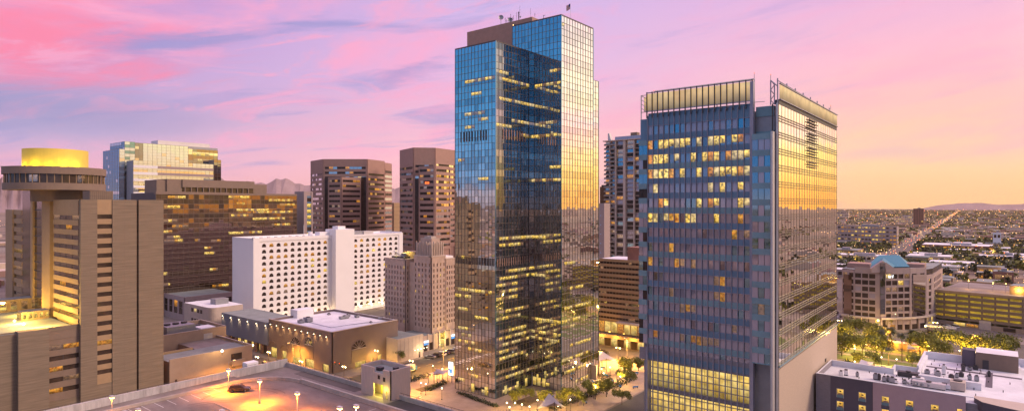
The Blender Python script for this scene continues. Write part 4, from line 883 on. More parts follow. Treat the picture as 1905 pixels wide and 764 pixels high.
def brick_towers():
    def chamfer(name, label, pts, back, top_py, front, bandspec, dgaps, d0, warm):
        r = thing(name, label, 'office tower', (*P(sum(p[0] for p in pts)/len(pts), d0+15), 0))
        pl = [P(*p) for p in pts]; top = zat(*pl[1], top_py); bk = [P(*p) for p in back]
        mb = MB(); mb.prism((pl+bk)[::-1], 0, top-.3, 'brown_stone', 'roof_grey'); mb.build('core', r); lst = []
        for (A, B), spec in zip(zip(pl, pl[1:]), bandspec):
            F = Face(A, B); wl = MB(); F.box(wl, 0.02, 1.0, 0, top, 0, .6, 'brown_stone'); F.box(wl, F.L-1.0, F.L-.02, 0, top, 0, .6, 'brown_stone'); hd = spec.get('head', 6); F.box(wl, 1.0, F.L-1.0, top-hd+.001, top, 0, .55, 'brown_stone'); wl.build('corner_pier', r)
            lst += bands(F, 1.0, F.L-1.0, top-hd, 30, 3.9, 1.75, 'brown_stone', spec['m'], r, .5, 3.2)
        # lower front bay
        fp = [P(*p) for p in front['pts']]; ft = zat(*fp[1], front['top']); mb = MB(); mb.prism(([fp[0], fp[1], fp[2]]+[P(p[0], p[1]+16) for p in (front['pts'][2], front['pts'][0])])[::-1], 0, ft-.3, 'brown_stone', 'roof_grey'); mb.build('front_bay', r)
        for (A, B), mm in zip(zip(fp, fp[1:]), front['m']):
            F = Face(A, B); wl = MB(); F.box(wl, 0.02, .8, 0, ft, 0, .6, 'brown_stone'); F.box(wl, F.L-.8, F.L-.02, 0, ft, 0, .6, 'brown_stone'); wl.build('corner_pier', r)
            lst += bands(F, .8, F.L-.8, ft, 30, 3.9, 1.75, 'brown_stone', mm, r, .5, 3.2)
        mb = MB()
        for (a, b, dd, pt_) in dgaps:
            F = Face(P(a, dd), P(b, dd)); F.box(mb, 0, F.L, 20, zat(*P(a, dd), pt_), -1, 0, 'window_dark')
        mb.build('dark_slot', r); windows(r, lst)
        return r, top
    dk = [('window_dark', 7), ('lit_orange', 1.0), ('lit_dim', 1.3)]; lt = [('glass_pale', 4), ('window_dark', 4), ('lit_dim', 1)]
    r, t = chamfer('brick_tower', 'left of two brown stepped office towers with chamfered corners and ribbon windows', [(579, 512), (602, 490), (683, 490), (714.5, 512)], [(714, 560), (579, 560)], 296, dict(pts=[(611, 478), (635, 472), (671, 484)], top=329, m=[dk, dk]), [dict(m=lt, head=9), dict(m=[('glass_gold_dim', 3), ('window_dark', 4), ('lit_orange', 1), ('lit_pale', 1)], head=4), dict(m=dk, head=9)], [(604, 611, 489, 331), (671.5, 681, 489, 329)], 490, 0)
    F = Face(P(716, 525), P(729, 540)); zt = F.z(720, 303); mb = MB(); F.box(mb, 0, F.L, 0, zt, -20, 0, 'brown_stone', 'roof_grey'); mb.build('rear_wing', r); windows(r, bands(F, .5, F.L-.3, zt-5, 30, 3.9, 2.2, 'brown_stone', [('glass_pale', 3), ('window_dark', 2)], r, .3, 30))
    r, t = chamfer('brick_tower', 'right of two brown stepped office towers, its gold-lit facets beside the mirror glass tower', [(745, 452), (770, 430), (809, 432), (846, 452)], [(846, 500), (745, 500)], 274.5, dict(pts=[(780, 420), (809, 412), (837, 426)], top=308, m=[dk, [('lit_orange', 2), ('glass_gold', 3), ('window_dark', 3)]]), [dict(m=lt, head=11), dict(m=[('glass_gold_dim', 2), ('window_dark', 4), ('lit_orange', .6)], head=10), dict(m=[('glass_gold', 3), ('window_dark', 1)], head=9)], [(772, 779.5, 429, 332)], 430, 0)
    F = Face(P(780, 420), P(809, 412)); mb = MB()
    for k in range(3): q = F.L*.42+k*1.3; F.box(mb, q, q+1.0, F.z(795, 342), F.z(795, 339)+.3, .61, .75, 'sign_red')
    mb.build('sign', r)
    u0, u1, v0, v1 = foot(733, 600, 725, 750); tag_ = thing('orange_office', 'plain orange-lit block seen in the gap between the two brown towers', 'building', (u0+8, v0+5, 0)); zt = zat(u0, v0, 377)
    mb = MB(); mb.box(u0, u1, v0, v1+4, 0, zt, 'tan_band', 'roof_grey'); F = fU(u0, u1, v0)
    for k in range(8): F.box(mb, .0, F.L, zt-4.2-k*4, zt-4-k*4, .001, .1, 'brown_panel')
    mb.build('wall', tag_)
brick_towers()

# ================================================================ STONE SETBACK TOWER (art deco)
def deco():
    r0 = foot(803, 256, 771, 828); u0, u1, v0, v1 = r0
    r = thing('stone_setback_tower', 'pink stone setback tower with narrow paired windows and fluted crown', 'office tower', (u0+4, v0+5, 0))
    FU, FV = fU(u0, u1, v0), fV(u0, v0, v1); top = zat(u0, v0, 458); wm = [('window_dark', 10), ('lit_dim', 1), ('lit_yellow', .4)]; lst = []
    def block(px, d, pl, pr, pyt, nU, nV, zb=0, deep=None, z0w=9, skip=()):
        a0, a1, b0, b1 = foot(px, d, pl, pr); zt = zat(a0, b0, pyt); b1 = deep if deep else b1; mb = MB(); mb.box(a0, a1, b0, b1, zb, zt-.4, 'window_dark', 'roof_grey'); mb.build('core', r)
        rows = []; z = zt-3.4
        while z > z0w: rows.append(z); z -= 2.32
        F1, F2 = fU(a0, a1, b0), fV(a0, b0, b1); L1, L2 = a1-a0, b1-b0
        l = gridwin(F1, [L1*(i+.5)/nU for i in range(nU)], .62, rows, 1.35, 0, L1, zb, zt, 'pink_stone', wm, r, .35)+gridwin(F2, [L2*(i+.5)/nV for i in range(nV)], .62, rows, 1.35, .36, L2, zb, zt, 'pink_stone', wm, r, .35)
        mb = MB(); F1.box(mb, -.5, L1, zt, zt+.4, -1, .5, 'pale_stone'); F2.box(mb, .0, L2, zt, zt+.4, -1, .5, 'pale_stone'); mb.build('cornice', r)
        return l, (a0, a1, b0, b1, zt)
    l, m1 = block(803, 256, 771, 828, 478, 4, 5); lst += l
    # crown: fluted upper storeys set back
    a0, a1, b0, b1, zt = m1; mb = MB(); mb.box(a0+1.0, a1-.6, b0+1.0, b1-.5, zt, zt+5.2, 'pink_stone', 'roof_grey'); mb.box(a0+1.9, a1-1.2, b0+2, b1-1.6, zt+5.2, zt+7.6, 'pink_stone', 'roof_grey'); mb.box(a0+3, a1-2, b0+3.4, b1-3, zt+7.6, zt+8.4, 'pale_stone', 'roof_grey')
    F1, F2 = fU(a0+1, a1-.6, b0+1), fV(a0+1, b0+1, b1-.5)
    for F, n in ((F1, 6), (F2, 9)):
        for k in range(n+1): q = F.L*k/n; F.box(mb, q-.22, q+.22, zt+.4, zt+5.8+(.5 if k % 2 else 0), .0, .45, 'pale_stone')
    mb.build('crown', r); mb = MB()
    for F, n in ((F1, 3), (F2, 4)):
        for k in range(n): q = F.L*(k+.5)/n; F.quad(mb, q-.3, q+.3, zt+1.0, zt+3.4, .03, 'window_dark')
    mb.build('window', r)
    l, m2 = block(755, 264, 717, 772, 483, 3, 7, deep=None); lst += l
    a0, a1, b0, b1, zt = m2; mb = MB(); mb.box(a0+1, a1-1, b0+2, b1-3, zt-.4, zt+1.1, 'dark_metal'); mb.box(a0+4.5, a0+9, b0-1, b0+6, zt-.4, zt+3.2, 'brown_panel'); mb.cyl(a0+2.4, b0+4, zt+1, zt+2.6, 1.2, m='grey_metal'); mb.tube((a0+1, b0+2, zt+1), (a0+1, b0+9, zt+3.2), .2, 'grey_metal'); mb.tube((a0+1.5, b0+8, zt), (a0+1.5, b0+8, zt+4), .15, 'pale_metal'); mb.build('roof_equipment', r)
    point((a0+2.5, b0+3.5, zt+3.6), 1500, (1, .75, .15), .3); point((a0+2.5, b0+9, zt+2.6), 700, (1, .75, .15), .3)
    # recess link between wings
    mb = MB(); mb.box(m2[1]-3, m1[0]+.5, m1[2]+9, m1[3]+9, 0, m2[4]-1, 'pink_stone', 'roof_grey'); mb.build('link_wing', r)
    l, m3 = block(829, 262, 822, 846, 482, 4, 1, deep=None); lst += l
    mb = MB(); mb.box(m3[0]+1, m3[1], m3[2]+1, m3[2]+10, m3[4], m3[4]+1.2, 'white_paint'); mb.build('penthouse', r)
    # base storeys with shop signs
    ub0, ub1, vb0, vb1 = foot(800, 254.5, 752, 812); za = zat(ub0, vb0, 615); FB = fU(ub0-9.5, ub0+16, vb0-.6)
    mb = MB(); mb.box(ub0-9.5, ub0+16, vb0-.6, vb0+12, 0, 6.6, 'pink_stone', 'roof_grey')
    for k in range(8): FB.box(mb, 1+k*3.2, 1.7+k*3.2, 0, 7.2, 0.001, .4, 'pale_stone')
    mb.build('base_wing', r)
    mb = MB()
    for k, m in ((1, 'window_dark'), (2, 'window_dark'), (4, 'lit_lobby'), (5, 'window_dark'), (6, 'window_dark')): FB.quad(mb, 1.9+k*3.2, 4.0+k*3.2, .3, 3.4, .05, m)
    mb.build('shopfront', r)
    for k in (1, 6): mb = MB(); FB.box(mb, 1.9+k*3.2, 4.3+k*3.2, 3.9, 4.6, .42, .6, 'sign_white'); FB.box(mb, 1.9+k*3.2, 4.3+k*3.2, 2.9, 3.6, .42, .6, 'sign_blue'); mb.build('shop_sign', r)
    mb = MB(); FB.quad(mb, 14.6, 17.2, 3.8, 6.4, .42, 'lit_yellow'); mb.build('entrance_window', r); point(FB.pt(16, 2.5, 4.2), 1300, (1, .72, .15), .3)
    windows(r, lst)
    # low white shop with a flat roof, left of it
    u0, u1, v0, v1 = foot(752, 236, 738, 783); q = thing('shop_building', 'low cream shop building with panelled wall between theatre and stone tower', 'shop', (u0+6, v0+4, 0)); zt = zat(u0, v0, 628)
    u0 -= 3; mb = MB(); mb.box(u0, u1+1, v0+.3, v0+20, 0, zt-.5, 'cream_stone', 'roof_grey'); F = fU(u0, u1+1, v0+.3); F.box(mb, 0, F.L, 0, zt, 0, .3, 'pale_stone'); 
    for k in range(8): F.box(mb, 1+k*2.0, 1.12+k*2.0, 1, zt-.4, .301, .36, 'rose_stone')
    mb.box(u0-.3, u0, v0, v0+20, 0, zt, 'pale_stone'); mb.build('wall', q); mb = MB(); F.quad(mb, 10.5, 11.4, .1, 2.4, .32, 'window_dark'); mb.build('door', q)
    mb = MB()
    for k in range(5): p = F.pt(8+k*1.6, .9, 3.5); mb.octa(*p, .16, 'lamp_glow')
    mb.build('wall_lamp', q); point(F.pt(11, 2.5, 3.5), 600, (1, .75, .35), .3)
deco()

# ================================================================ RIGHT GLASS OFFICE with rooftop screens
def right_office():
    u0, u1, v0, v1 = foot(1448, 118, 1190, 1556)
    r = thing('screen_topped_office', 'blue-grey glass office with glowing rooftop screens, golden mirror side and lit lobby floors', 'office tower', (u0+20, v0+15, 0))
    FV, FU = fV(u0, v0, v1), fU(u0, u1, v0); sV, sU = FV.s, FU.s; top = zat(u0, v0, 194); zb = zat(u0, v0, 683)
    a_col = sV(1437.5); a_bay = sV(1401); a_main = sV(1396); b_main = sV(1206); b_end = FV.L
    mb = MB(); mb.box(u0+1.2, u1-.2, v0+1.0, v1-.5, 0, top-0.79, 'grey_metal', 'roof_grey'); mb.build('core', r)
    fh = 3.18; n = 16; zt0 = top
    # main curtain wall: spandrels, vision panes, fins
    nc = 18; dw = (b_main-a_main)/nc; sp = MB(); g = MB(); fins = MB(); lst = []
    rows = []; z = top-3.95
    rng = random.Random(11)
    litmap = {9: [4], 10: [0, 5, 6], 12: [12, 13], 13: [6, 7, 8], 15: [8, 9, 10, 11, 12],2: [0, 2, 3, 6, 7, 11, 12, 13, 15, 16], 3: [0, 1, 2, 3, 5, 8, 10, 11, 12, 14, 16, 17], 4: [0, 2, 3, 4, 6, 9, 11, 12, 13, 14, 15, 16, 17], 5: [13, 16], 6: [3, 11, 12, 17], 7: [0, 1, 3, 4, 5, 7, 12, 16], 1: []}
    k = 0; zz_ = top
    FV.box(sp, a_main, b_main, top-2.054, top, -.4, .12, 'spandrel_blue'); zc = top-2.054
    storeys = []
    for k in range(1, 17):
        z1 = zc; z0 = z1-1.9355; zc = z1-fh; storeys.append((z0, z1)); FV.box(sp, a_main, b_main, zc, z0, -.4, .12, 'spandrel_blue' if k % 3 else 'spandrel_teal')
        row_m = rng.choice(['glass_office', 'glass_drape', 'glass_office'])
        for i in range(nc):
            ii = nc-1-i; a = a_main+i*dw
            lit = ii in litmap.get(k, []) or (k > 7 and rng.random() < .06) or (1 < k < 8 and rng.random() < .12)
            m = rng.choice(['lit_yellow', 'lit_yellow', 'lit_pale', 'lit_orange'] if k < 8 else ['lit_orange', 'lit_dim']) if lit else (row_m if rng.random() < .5 else rng.choice(['glass_office', 'glass_office', 'glass_drape', 'glass_steel', 'glass_office', 'glass_drape', 'glass_office_dark']))
            lst.append((FV, a+.06, a+dw-.06, z0+(.0 if not lit else rng.choice([0, 0, .4])), z1, .0, m))
            if lit: FV.quad(g, a+.06, a+dw-.06, z0, z0+0.395, -.02, 'glass_office')
    sp.build('spandrel', r); windows(r, lst); g.build('glass_sill', r)
    mb = MB(); FV.box(mb, a_main, b_main, zb-0.79, top-0.79, -.8, -.1, 'dark_metal'); mb.build('backing_wall', r)
    for i in range(nc+1): q = a_main+i*dw; FV.box(fins, q-.05, q+.05, zb-.2, top+.2, .12, .36, 'fin_metal')
    for (z0, z1) in storeys: FV.box(fins, a_main, b_main, z1-0.0474, z1+0.0316, .12, .3, 'fin_metal')
    FV.box(fins, a_main-.75, a_main-.15, 0, top+4.898, -.3, .7, 'fin_metal'); fins.build('fin', r)
    # left narrow bay, teal spandrels
    sp = MB(); lst = []
    for (q0, q1, tp, dd) in ((b_main+.1, b_end, zat(u0, v1, 262), .5),):
        zz_ = tp
        while zz_ > zb+1.185:
            FV.box(sp, q0, q1, zz_-1.185, zz_, -.5, dd, 'spandrel_teal')
            w = (q1-q0)/2
            for i in range(2): FV.box(sp, q0+i*w, q0+(i+1)*w-.06, zz_-fh+.001, zz_-1.1858, -.5, dd-.1, rng.choice(['glass_steel', 'window_dark', 'glass_drape', 'glass_office']))
            zz_ -= fh
    FV.box(sp, b_main+.1, b_end, tp+.01, top-0.395, -1.2, -.4, 'spandrel_blue')
    sp.build('side_bay', r)
    # right bay (notch above, projecting bay below), column edge
    sp = MB(); tb = zat(u0, v0+a_bay, 251); zz_ = tb; FV.box(sp, a_col+.0, a_main-.76, tb+1.975, top+0, -4.5, -3.2, 'spandrel_blue'); FV.box(sp, a_col, a_main-.76, tb, tb+1.9671, -4.5, -3.3, 'window_bronze')
    FV.box(sp, a_col, a_main-.76, top-1.975, top+0.0079, -3.19, -1.0, 'spandrel_teal')
    FV.box(sp, a_col, a_main-.76, top-4.898, top-1.9829, -3.19, -1.5, 'window_bronze'); FV.box(sp, a_col, a_main-.76, top-6.478, top-4.9059, -3.19, -1.0, 'spandrel_teal')
    a1_, a2_ = a_col-.6+.6, a_main-.78; j = 0
    while zz_ > zb+1.106:
        FV.box(sp, a1_, a2_, zz_-1.1455, zz_, -.5, 1.6, 'spandrel_teal'); w = (a2_-a1_)/3
        for i in range(3):
            m = rng.choice(['glass_steel', 'glass_office', 'glass_drape', 'glass_steel'])
            if j in (14, 15) : m = 'lit_yellow' if i < 2 else 'lit_orange'
            if j == 10 and i == 1 : m = 'lit_dim'
            FV.box(sp, a1_+i*w+.05, a1_+(i+1)*w-.05, zz_-fh+.001, zz_-1.1463, -.5, 1.5, m)
        zz_ -= fh; j += 1
    FV.box(sp, a1_, a2_, zz_, zz_+0.158, -.5, 1.65, 'spandrel_teal'); sp.build('corner_bay', r)
    mb = MB(); FV.box(mb, a_col-.55, a_col-.15, zb-16.59, tb+0.237, .4, 2.0, 'pale_metal'); FV.box(mb, 0.35, a_col-.56, 0, top, -.4, .1, 'fin_metal'); FV.box(mb, 0, .34, 0, top+0.237, -.4, .3, 'pale_metal'); FV.box(mb, .9, 1.1, 0, top+0.158, .1, .35, 'dark_metal'); mb.build('corner_column', r)
    # golden mirror side
    ZB0 = zb; mb = MB(); nn = 24; dw2 = FU.L/nn; z = top
    lines = MB(); k = 0
    while z > ZB0+0.395:
        h1 = min(2.17, z-ZB0); 
        for i in range(nn):
            t1, t2 = random.gauss(0, .004), random.gauss(0, .004); a = i*dw2
            for (za, zb_) in ((z-2.1725, z), (z-fh, z-2.1733)):
                if zb_ < ZB0: continue
                za = max(za, ZB0)
                mt = 'glass_side' if za > z-2.212 else 'spandrel_side'
                p = [FU.pt(a, .05+t1-t2, za), FU.pt(a+dw2, .05-t1-t2, za), FU.pt(a+dw2, .05-t1+t2, zb_), FU.pt(a, .05+t1+t2, zb_)]
                if FU.flip: p.reverse()
                mb.face(p, mt)
        for zl in (z-2.1725, z-2.6465, z-fh): FU.box(lines, .1, FU.L, zl-.06, zl+.06, .02, .2, 'mullion_metal')
        z -= fh; k += 1
    mb.build('mirror_wall', r)
    for i in range(nn+1): FU.box(lines, i*dw2-.02, i*dw2+.02, ZB0, top, .02, .10, 'mullion_metal')
    lines.build('floor_line', r)
    lv = MB(); q0, q1 = sU(1502), sU(1517)
    for grp in ((225, 242), (251, 267), (277, 293), (303, 317)):
        for k in range(4 if grp[0] < 300 else 3): z = FU.z(1509, grp[0]+(grp[1]-grp[0])*k/3.2); FU.box(lv, q0-(k % 2)*.8, q1+(k % 2)*.8, z-.09, z+.09, .2, .4, 'dark_metal')
    lv.build('vent_louvre', r)
    mb = MB(); FU.box(mb, 0, FU.L, 0, ZB0, -.6, .15, 'cream_tile'); mb.box(u1-.25, u1, v0+.3, v1, 0, top, 'fin_metal'); FU.box(mb, 0, FU.L, ZB0+0.0008, ZB0+0.316, .15, .3, 'spandrel_teal'); mb.build('stone_base', r)
    # lit lobby storeys under the office floors
    mb = MB(); lm = MB(); a0, b0 = a_main, b_main-.2
    FV.box(lm, a0, b_end, zb-2.765, zb-0.1659, -.4, .05, 'stucco_grey'); FV.box(lm, a_col, a_main-.76, 0, zb-0.79, -4.6, -4.2, 'stucco_grey'); lm.build('lobby_lintel', r)
    for j, (z0, z1) in enumerate(((zb-8.374, zb-2.844), (zb-15.01, zb-9.164), (0.4, zb-15.8))):
        for i in range(9):
            a = a0+(b0-a0)*i/9; e = a0+(b0-a0)*(i+1)/9; FV.quad(mb, a+.05, e-.05, z0, z1, -.9, 'lit_lobby')
        FV.quad(mb, a_col+.4, a_main-1.2, z0, z1, -4.1, 'lit_lobby')
        FV.quad(mb, b_main+.2, b_end-.2, z0, z1, -1.9, 'lit_lobby')
    mb.build('lobby_glazing', r); mb = MB()
    for i in range(nc+1): q = a0+dw*i; FV.box(mb, q-.07, q+.07, 0, zb-0.1659, .051, .5, 'fin_metal')
    for k in range(12):
        z = zb-2.844-k*1.38; FV.box(mb, a0, b0, z-0.0395, z+0.0395, -.85, -.3, 'fin_metal')
    for k in range(2): z = zb-8.769-k*7.0; FV.box(mb, a0, b0, z-0.395, z+0.395, -.89, -.2, 'stucco_grey')
    FV.box(mb, b_main-.1, b_main+.3, 0, zb, -.4, .6, 'fin_metal')
    mb.build('lobby_frame', r)
    # roof: set back parapet, screens, trusses
    mb = MB(); FV.box(mb, a_main-.7, b_main, top+0.0008, top+0.711, -.4, .0, 'spandrel_blue'); mb.box(u0+3, u0+14, v0+9, v0+12, top-0.79, top+0.948, 'pale_metal'); mb.tube((u0+1, v0+5.5, top), (u0+1, v0+5.5, top+1.027), .1, 'pale_metal'); mb.tube((u0+1, v0+2.8, top+0.948), (u0+1, v0+8, top+1.106), .07, 'pale_metal'); mb.build('parapet', r)
    def screen(F, a, b, z0, z1, dd, npan, face_in, rail, tag_l):
        pn = MB(); fr = MB(); w = (b-a)/npan
        for i in range(npan): F.box(pn, a+i*w+.08, a+(i+1)*w-.08, z0, z1, dd, dd+.08, 'screen_glow')
        pn.build('roof_screen', r, label=tag_l)
        for i in range(npan+1): q = a+i*w; F.box(fr, q-.09, q+.09, z0-1.58, z1+0.395, dd+.1, dd+.35, 'dark_metal') if rail else None
        for zz_ in (z0-0.1185, z1+0.237): F.box(fr, a, b, zz_-0.079, zz_+0.079, dd-.1, dd+.3, 'fin_metal')
        return fr
    z0s, z1s = zat(u0, v0+a_main, 187.5), zat(u0, v0+a_main, 152.5)
    fr = screen(FV, a_main-.5, sV(1205), z0s, z1s, .2, 18, 0, True, 'glowing screen panels along the blue side')
    zr = zat(u0, v0+a_main, 146.5); A = FV.pt(a_main-.5, -.8, zr); B = FV.pt(sV(1215), -.8, zr); fr.tube(A, B, .16, 'pale_metal', 5)
    for t in (0, .35, .67, 1): p = Vector(A).lerp(Vector(B), t); fr.tube(p, (p.x, p.y, top), .12, 'pale_metal', 4)
    # left return truss
    qa, qb = sV(1205), sV(1191); 
    for q in (qa+.4, qb): fr.tube(FV.pt(q, -.5, top-1.58), FV.pt(q, -.5, z1s), .13, 'pale_metal', 4)
    for k in range(4): za = z0s+k*(z1s-z0s)/4; fr.tube(FV.pt(qa+.4, -.5, za), FV.pt(qb, -.5, za+(z1s-z0s)/4), .08, 'pale_metal', 4)
    for zz_ in (z0s, z1s): fr.tube(FV.pt(qa+.4, -.5, zz_), FV.pt(qb, -.5, zz_), .1, 'pale_metal', 4)
    fr.build('screen_frame', r)
    pn = MB(); FV.box(pn, qa+.8, qb-.2, z0s+.2, z1s-.2, -1.5, -1.42, 'screen_glow'); pn.build('roof_screen', r)
    z0g, z1g = zat(u0, v0, 192)+.9, zat(u0, v0, 160)+0.3
    fr = screen(FU, .3, FU.L, z0g, z1g, .1, 22, 0, False, 'glowing screen panels along the golden side')
    for k in range(8): q = .6+k*(FU.L-1)/8; fr.tube(FU.pt(q, -.3, top), FU.pt(q, -.3, z1g+1.3), .12, 'fin_metal', 4)
    A = FU.pt(.3, -.3, z1g+.9); B = FU.pt(FU.L, -.3, z1g+.6); fr.tube(A, B, .1, 'fin_metal', 4)
    FU.box(fr, 0, FU.L, z0g-1.1, z0g-.2, -.6, .1, 'dark_metal')
    # lattice return on the corner
    qa, qb = 0.0, sV(1434)
    zt_ = zat(u0, v0, 148)
    for q in (0.1, qb*.5, qb): fr.tube(FV.pt(q, .1, top), FV.pt(q, .1, zt_-.0 if q == qb else zt_-1.0+(q/qb)*.8), .12, 'fin_metal', 4)
    for k in range(5):
        za = top+k*(zt_-top)/5; zb_ = za+(zt_-top)/5; fr.tube(FV.pt(qb if k % 2 else qb*.5, .1, za), FV.pt(qb*.5 if k % 2 else qb, .1, zb_), .08, 'fin_metal', 4)
    fr.tube(FV.pt(qb, .1, zt_), FV.pt(0.1, .1, zt_-1.3), .1, 'fin_metal', 4); fr.build('screen_frame', r)
    for (p) in (FV.pt(sV(1402), -.4, zr), FV.pt(sV(1215), -.4, zr-1), FV.pt(qb, .1, zt_), FU.pt(FU.L*.9, -.3, z1g+1)):
        mb = MB(); mb.tube(p, (p[0], p[1], p[2]+1.1), .04, 'dark_metal', 4); mb.octa(p[0], p[1], p[2]+1.1, .12, 'sign_red'); mb.build('warning_lamp', r)
    for z, e in ((12, 1500),): point(FV.pt(18, 6, 5), e, (1, .7, .25), .4)
mat('cream_tile', (.50, .39, .31), .75, var=.10, scale=1.5, stretch=(.4, .4, 5))
glass('glass_side', (.97, .92, .80), .012, 0, (.04, .035, .03), .88); glass('spandrel_side', (.88, .86, .78), .03, 0, (.12, .16, .13), .62)
right_office()

# ================================================================ behind the right office: flats, brown office
def flats():
    u0, u1, v0, v1 = foot(1196, 415, 1123, 1215); r = thing('apartment_tower', 'slim grey apartment tower with stacked balconies between mirror tower and screen-topped office', 'apartment tower', (u0+5, v0+10, 0))
    F = fV(u0, v0, v1); s = F.s; top = zat(u0, v0+20, 262); mb = MB(); mb.box(u0+1.5, u1+10, v0, v1-1.5, 0, top, 'rose_stone', 'roof_grey'); mb.build('core', r)
    sl = MB(); gl = []; n = int(top/2.95)
    A, B, C2, D2 = s(1196), s(1163), s(1145), s(1125)
    for k in range(n):
        z = top-(k+1)*2.95
        F.box(sl, A+.2, s(1164), z, z+.25, -1.5, -.1, 'pale_stone'); F.box(sl, s(1144), D2+.4, z, z+.25, -1.5, 1.0, 'pale_stone')
        F.box(sl, s(1144), D2, z+.25, z+1.2, .85, .95, 'mullion_metal')
        for a, b in ((A+.3, s(1180)), (s(1179), s(1165)), (s(1159), s(1146)), (s(1143), s(1135)), (s(1134), D2)):
            gl.append((F, min(a, b), max(a, b), z+.3, z+2.6, -1.45, pick([('glass_steel', 3), ('window_dark', 5), ('glass_drape', 2), ('lit_dim', .8), ('lit_orange', .5)])))
    sl.build('balcony', r); windows(r, gl); mb = MB()
    for q, w in ((s(1161.5), .9), (s(1196), .6), (s(1179.5), .4), (s(1145), .5), (s(1134.5), .5)): F.box(mb, q-w, q+w, 0, top, -1.5, .3, 'pale_stone')
    F.box(mb, A, D2+1.2, top, top+.6, -6, .8, 'pale_stone'); F.box(mb, A+2, s(1140), top+.6, top+3.2, -8, -3, 'glass_drape'); F.box(mb, s(1180), s(1168), top+3.2, top+5.5, -8, -4, 'brown_panel'); mb.build('pier', r)
    mb = MB(); q = s(1134); mb.hexa([F.pt(q, -2, top+.6), F.pt(q+2.5, -2, top+.6), F.pt(q+2.5, -5, top+.6), F.pt(q, -5, top+.6), F.pt(q+1.6, -2, top+6), F.pt(q+2.5, -2, top+6), F.pt(q+2.5, -5, top+6), F.pt(q+1.6, -5, top+6)], 'pale_metal'); mb.build('roof_fin', r)
    a0, a1, b0, b1 = foot(1124, 395, 1111, 1135); q = thing('pink_slab', 'plain pink wall slab with tiny blue lights beside the apartment tower', 'building', (a0+3, b0+3, 0)); zt = zat(a0, b0, 378); mb = MB(); mb.box(a0, a1, b0, b1, 0, zt, 'rose_stone', 'roof_grey'); mb.build('wall', q); mb = MB(); Fq = fV(a0, b0, b1)
    for k in range(7): Fq.box(mb, 2.4, 2.7, zt-8-k*6, zt-7.7-k*6, .01, .1, 'sign_blue')
    mb.build('facade_light', q)
    a0, a1, b0, b1 = foot(1128, 520, 1116, 1140); q = thing('dark_block', 'dark narrow block rising behind the pink slab', 'building', (a0+3, b0+3, 0)); zt = zat(a0, b0, 347); mb = MB(); mb.box(a0, a1, b0, b1, 0, zt, 'window_bronze', 'roof_grey'); mb.box(a0+1, a1-1, b0+1, b1-1, zt, zt+1.5, 'dark_metal'); mb.build('wall', q)
    # brown office behind the plaza
    u0, u1, v0, v1 = foot(1200, 251, 1106, 1240); r = thing('brown_plaza_office', 'brown office block with dark ribbon windows and glowing orange ground floor behind the plaza', 'office building', (u0+8, v0+8, 0))
    F = fV(u0, v0, v1); s = F.s; top = zat(u0, v0, 485); mb = MB(); mb.box(u0+.05, u1, v0, v1, 0, top-.6, 'brown_panel', 'roof_white'); F.box(mb, s(1183), s(1161), top-.6, zat(u0, v0, 462), -12, -3, 'red_brick'); mb.build('core', r)
    windows(r, bands(F, 0, F.L, top, 11.5, 2.12, .95, 'tan_band', [('window_dark', 12), ('window_bronze', 3), ('lit_dim', .8)], r, .35, 1.5, 'brown_panel'))
    mb = MB()
    for k in range(7): F.quad(mb, .5+k*3.1, 3.2+k*3.1, 6.2, 10.6, .06, 'lit_lobby' if k % 3 else 'lit_orange'); F.quad(mb, .5+k*3.1, 3.2+k*3.1, .4, 3.8, .06, 'window_bronze' if k % 2 else 'lit_lobby')
    mb.build('shopfront', r); mb = MB(); F.box(mb, 0, F.L, 4.2, 5.6, .0, 2.6, 'tan_band'); F.box(mb, -1, F.L*.5, 10.8, 11.4, .36, 3, 'pale_stone'); mb.build('canopy', r)
    for q in (4, 12, 19): point(F.pt(q, 4.5, 5), 1500, (1, .52, .08), .4)
flats()

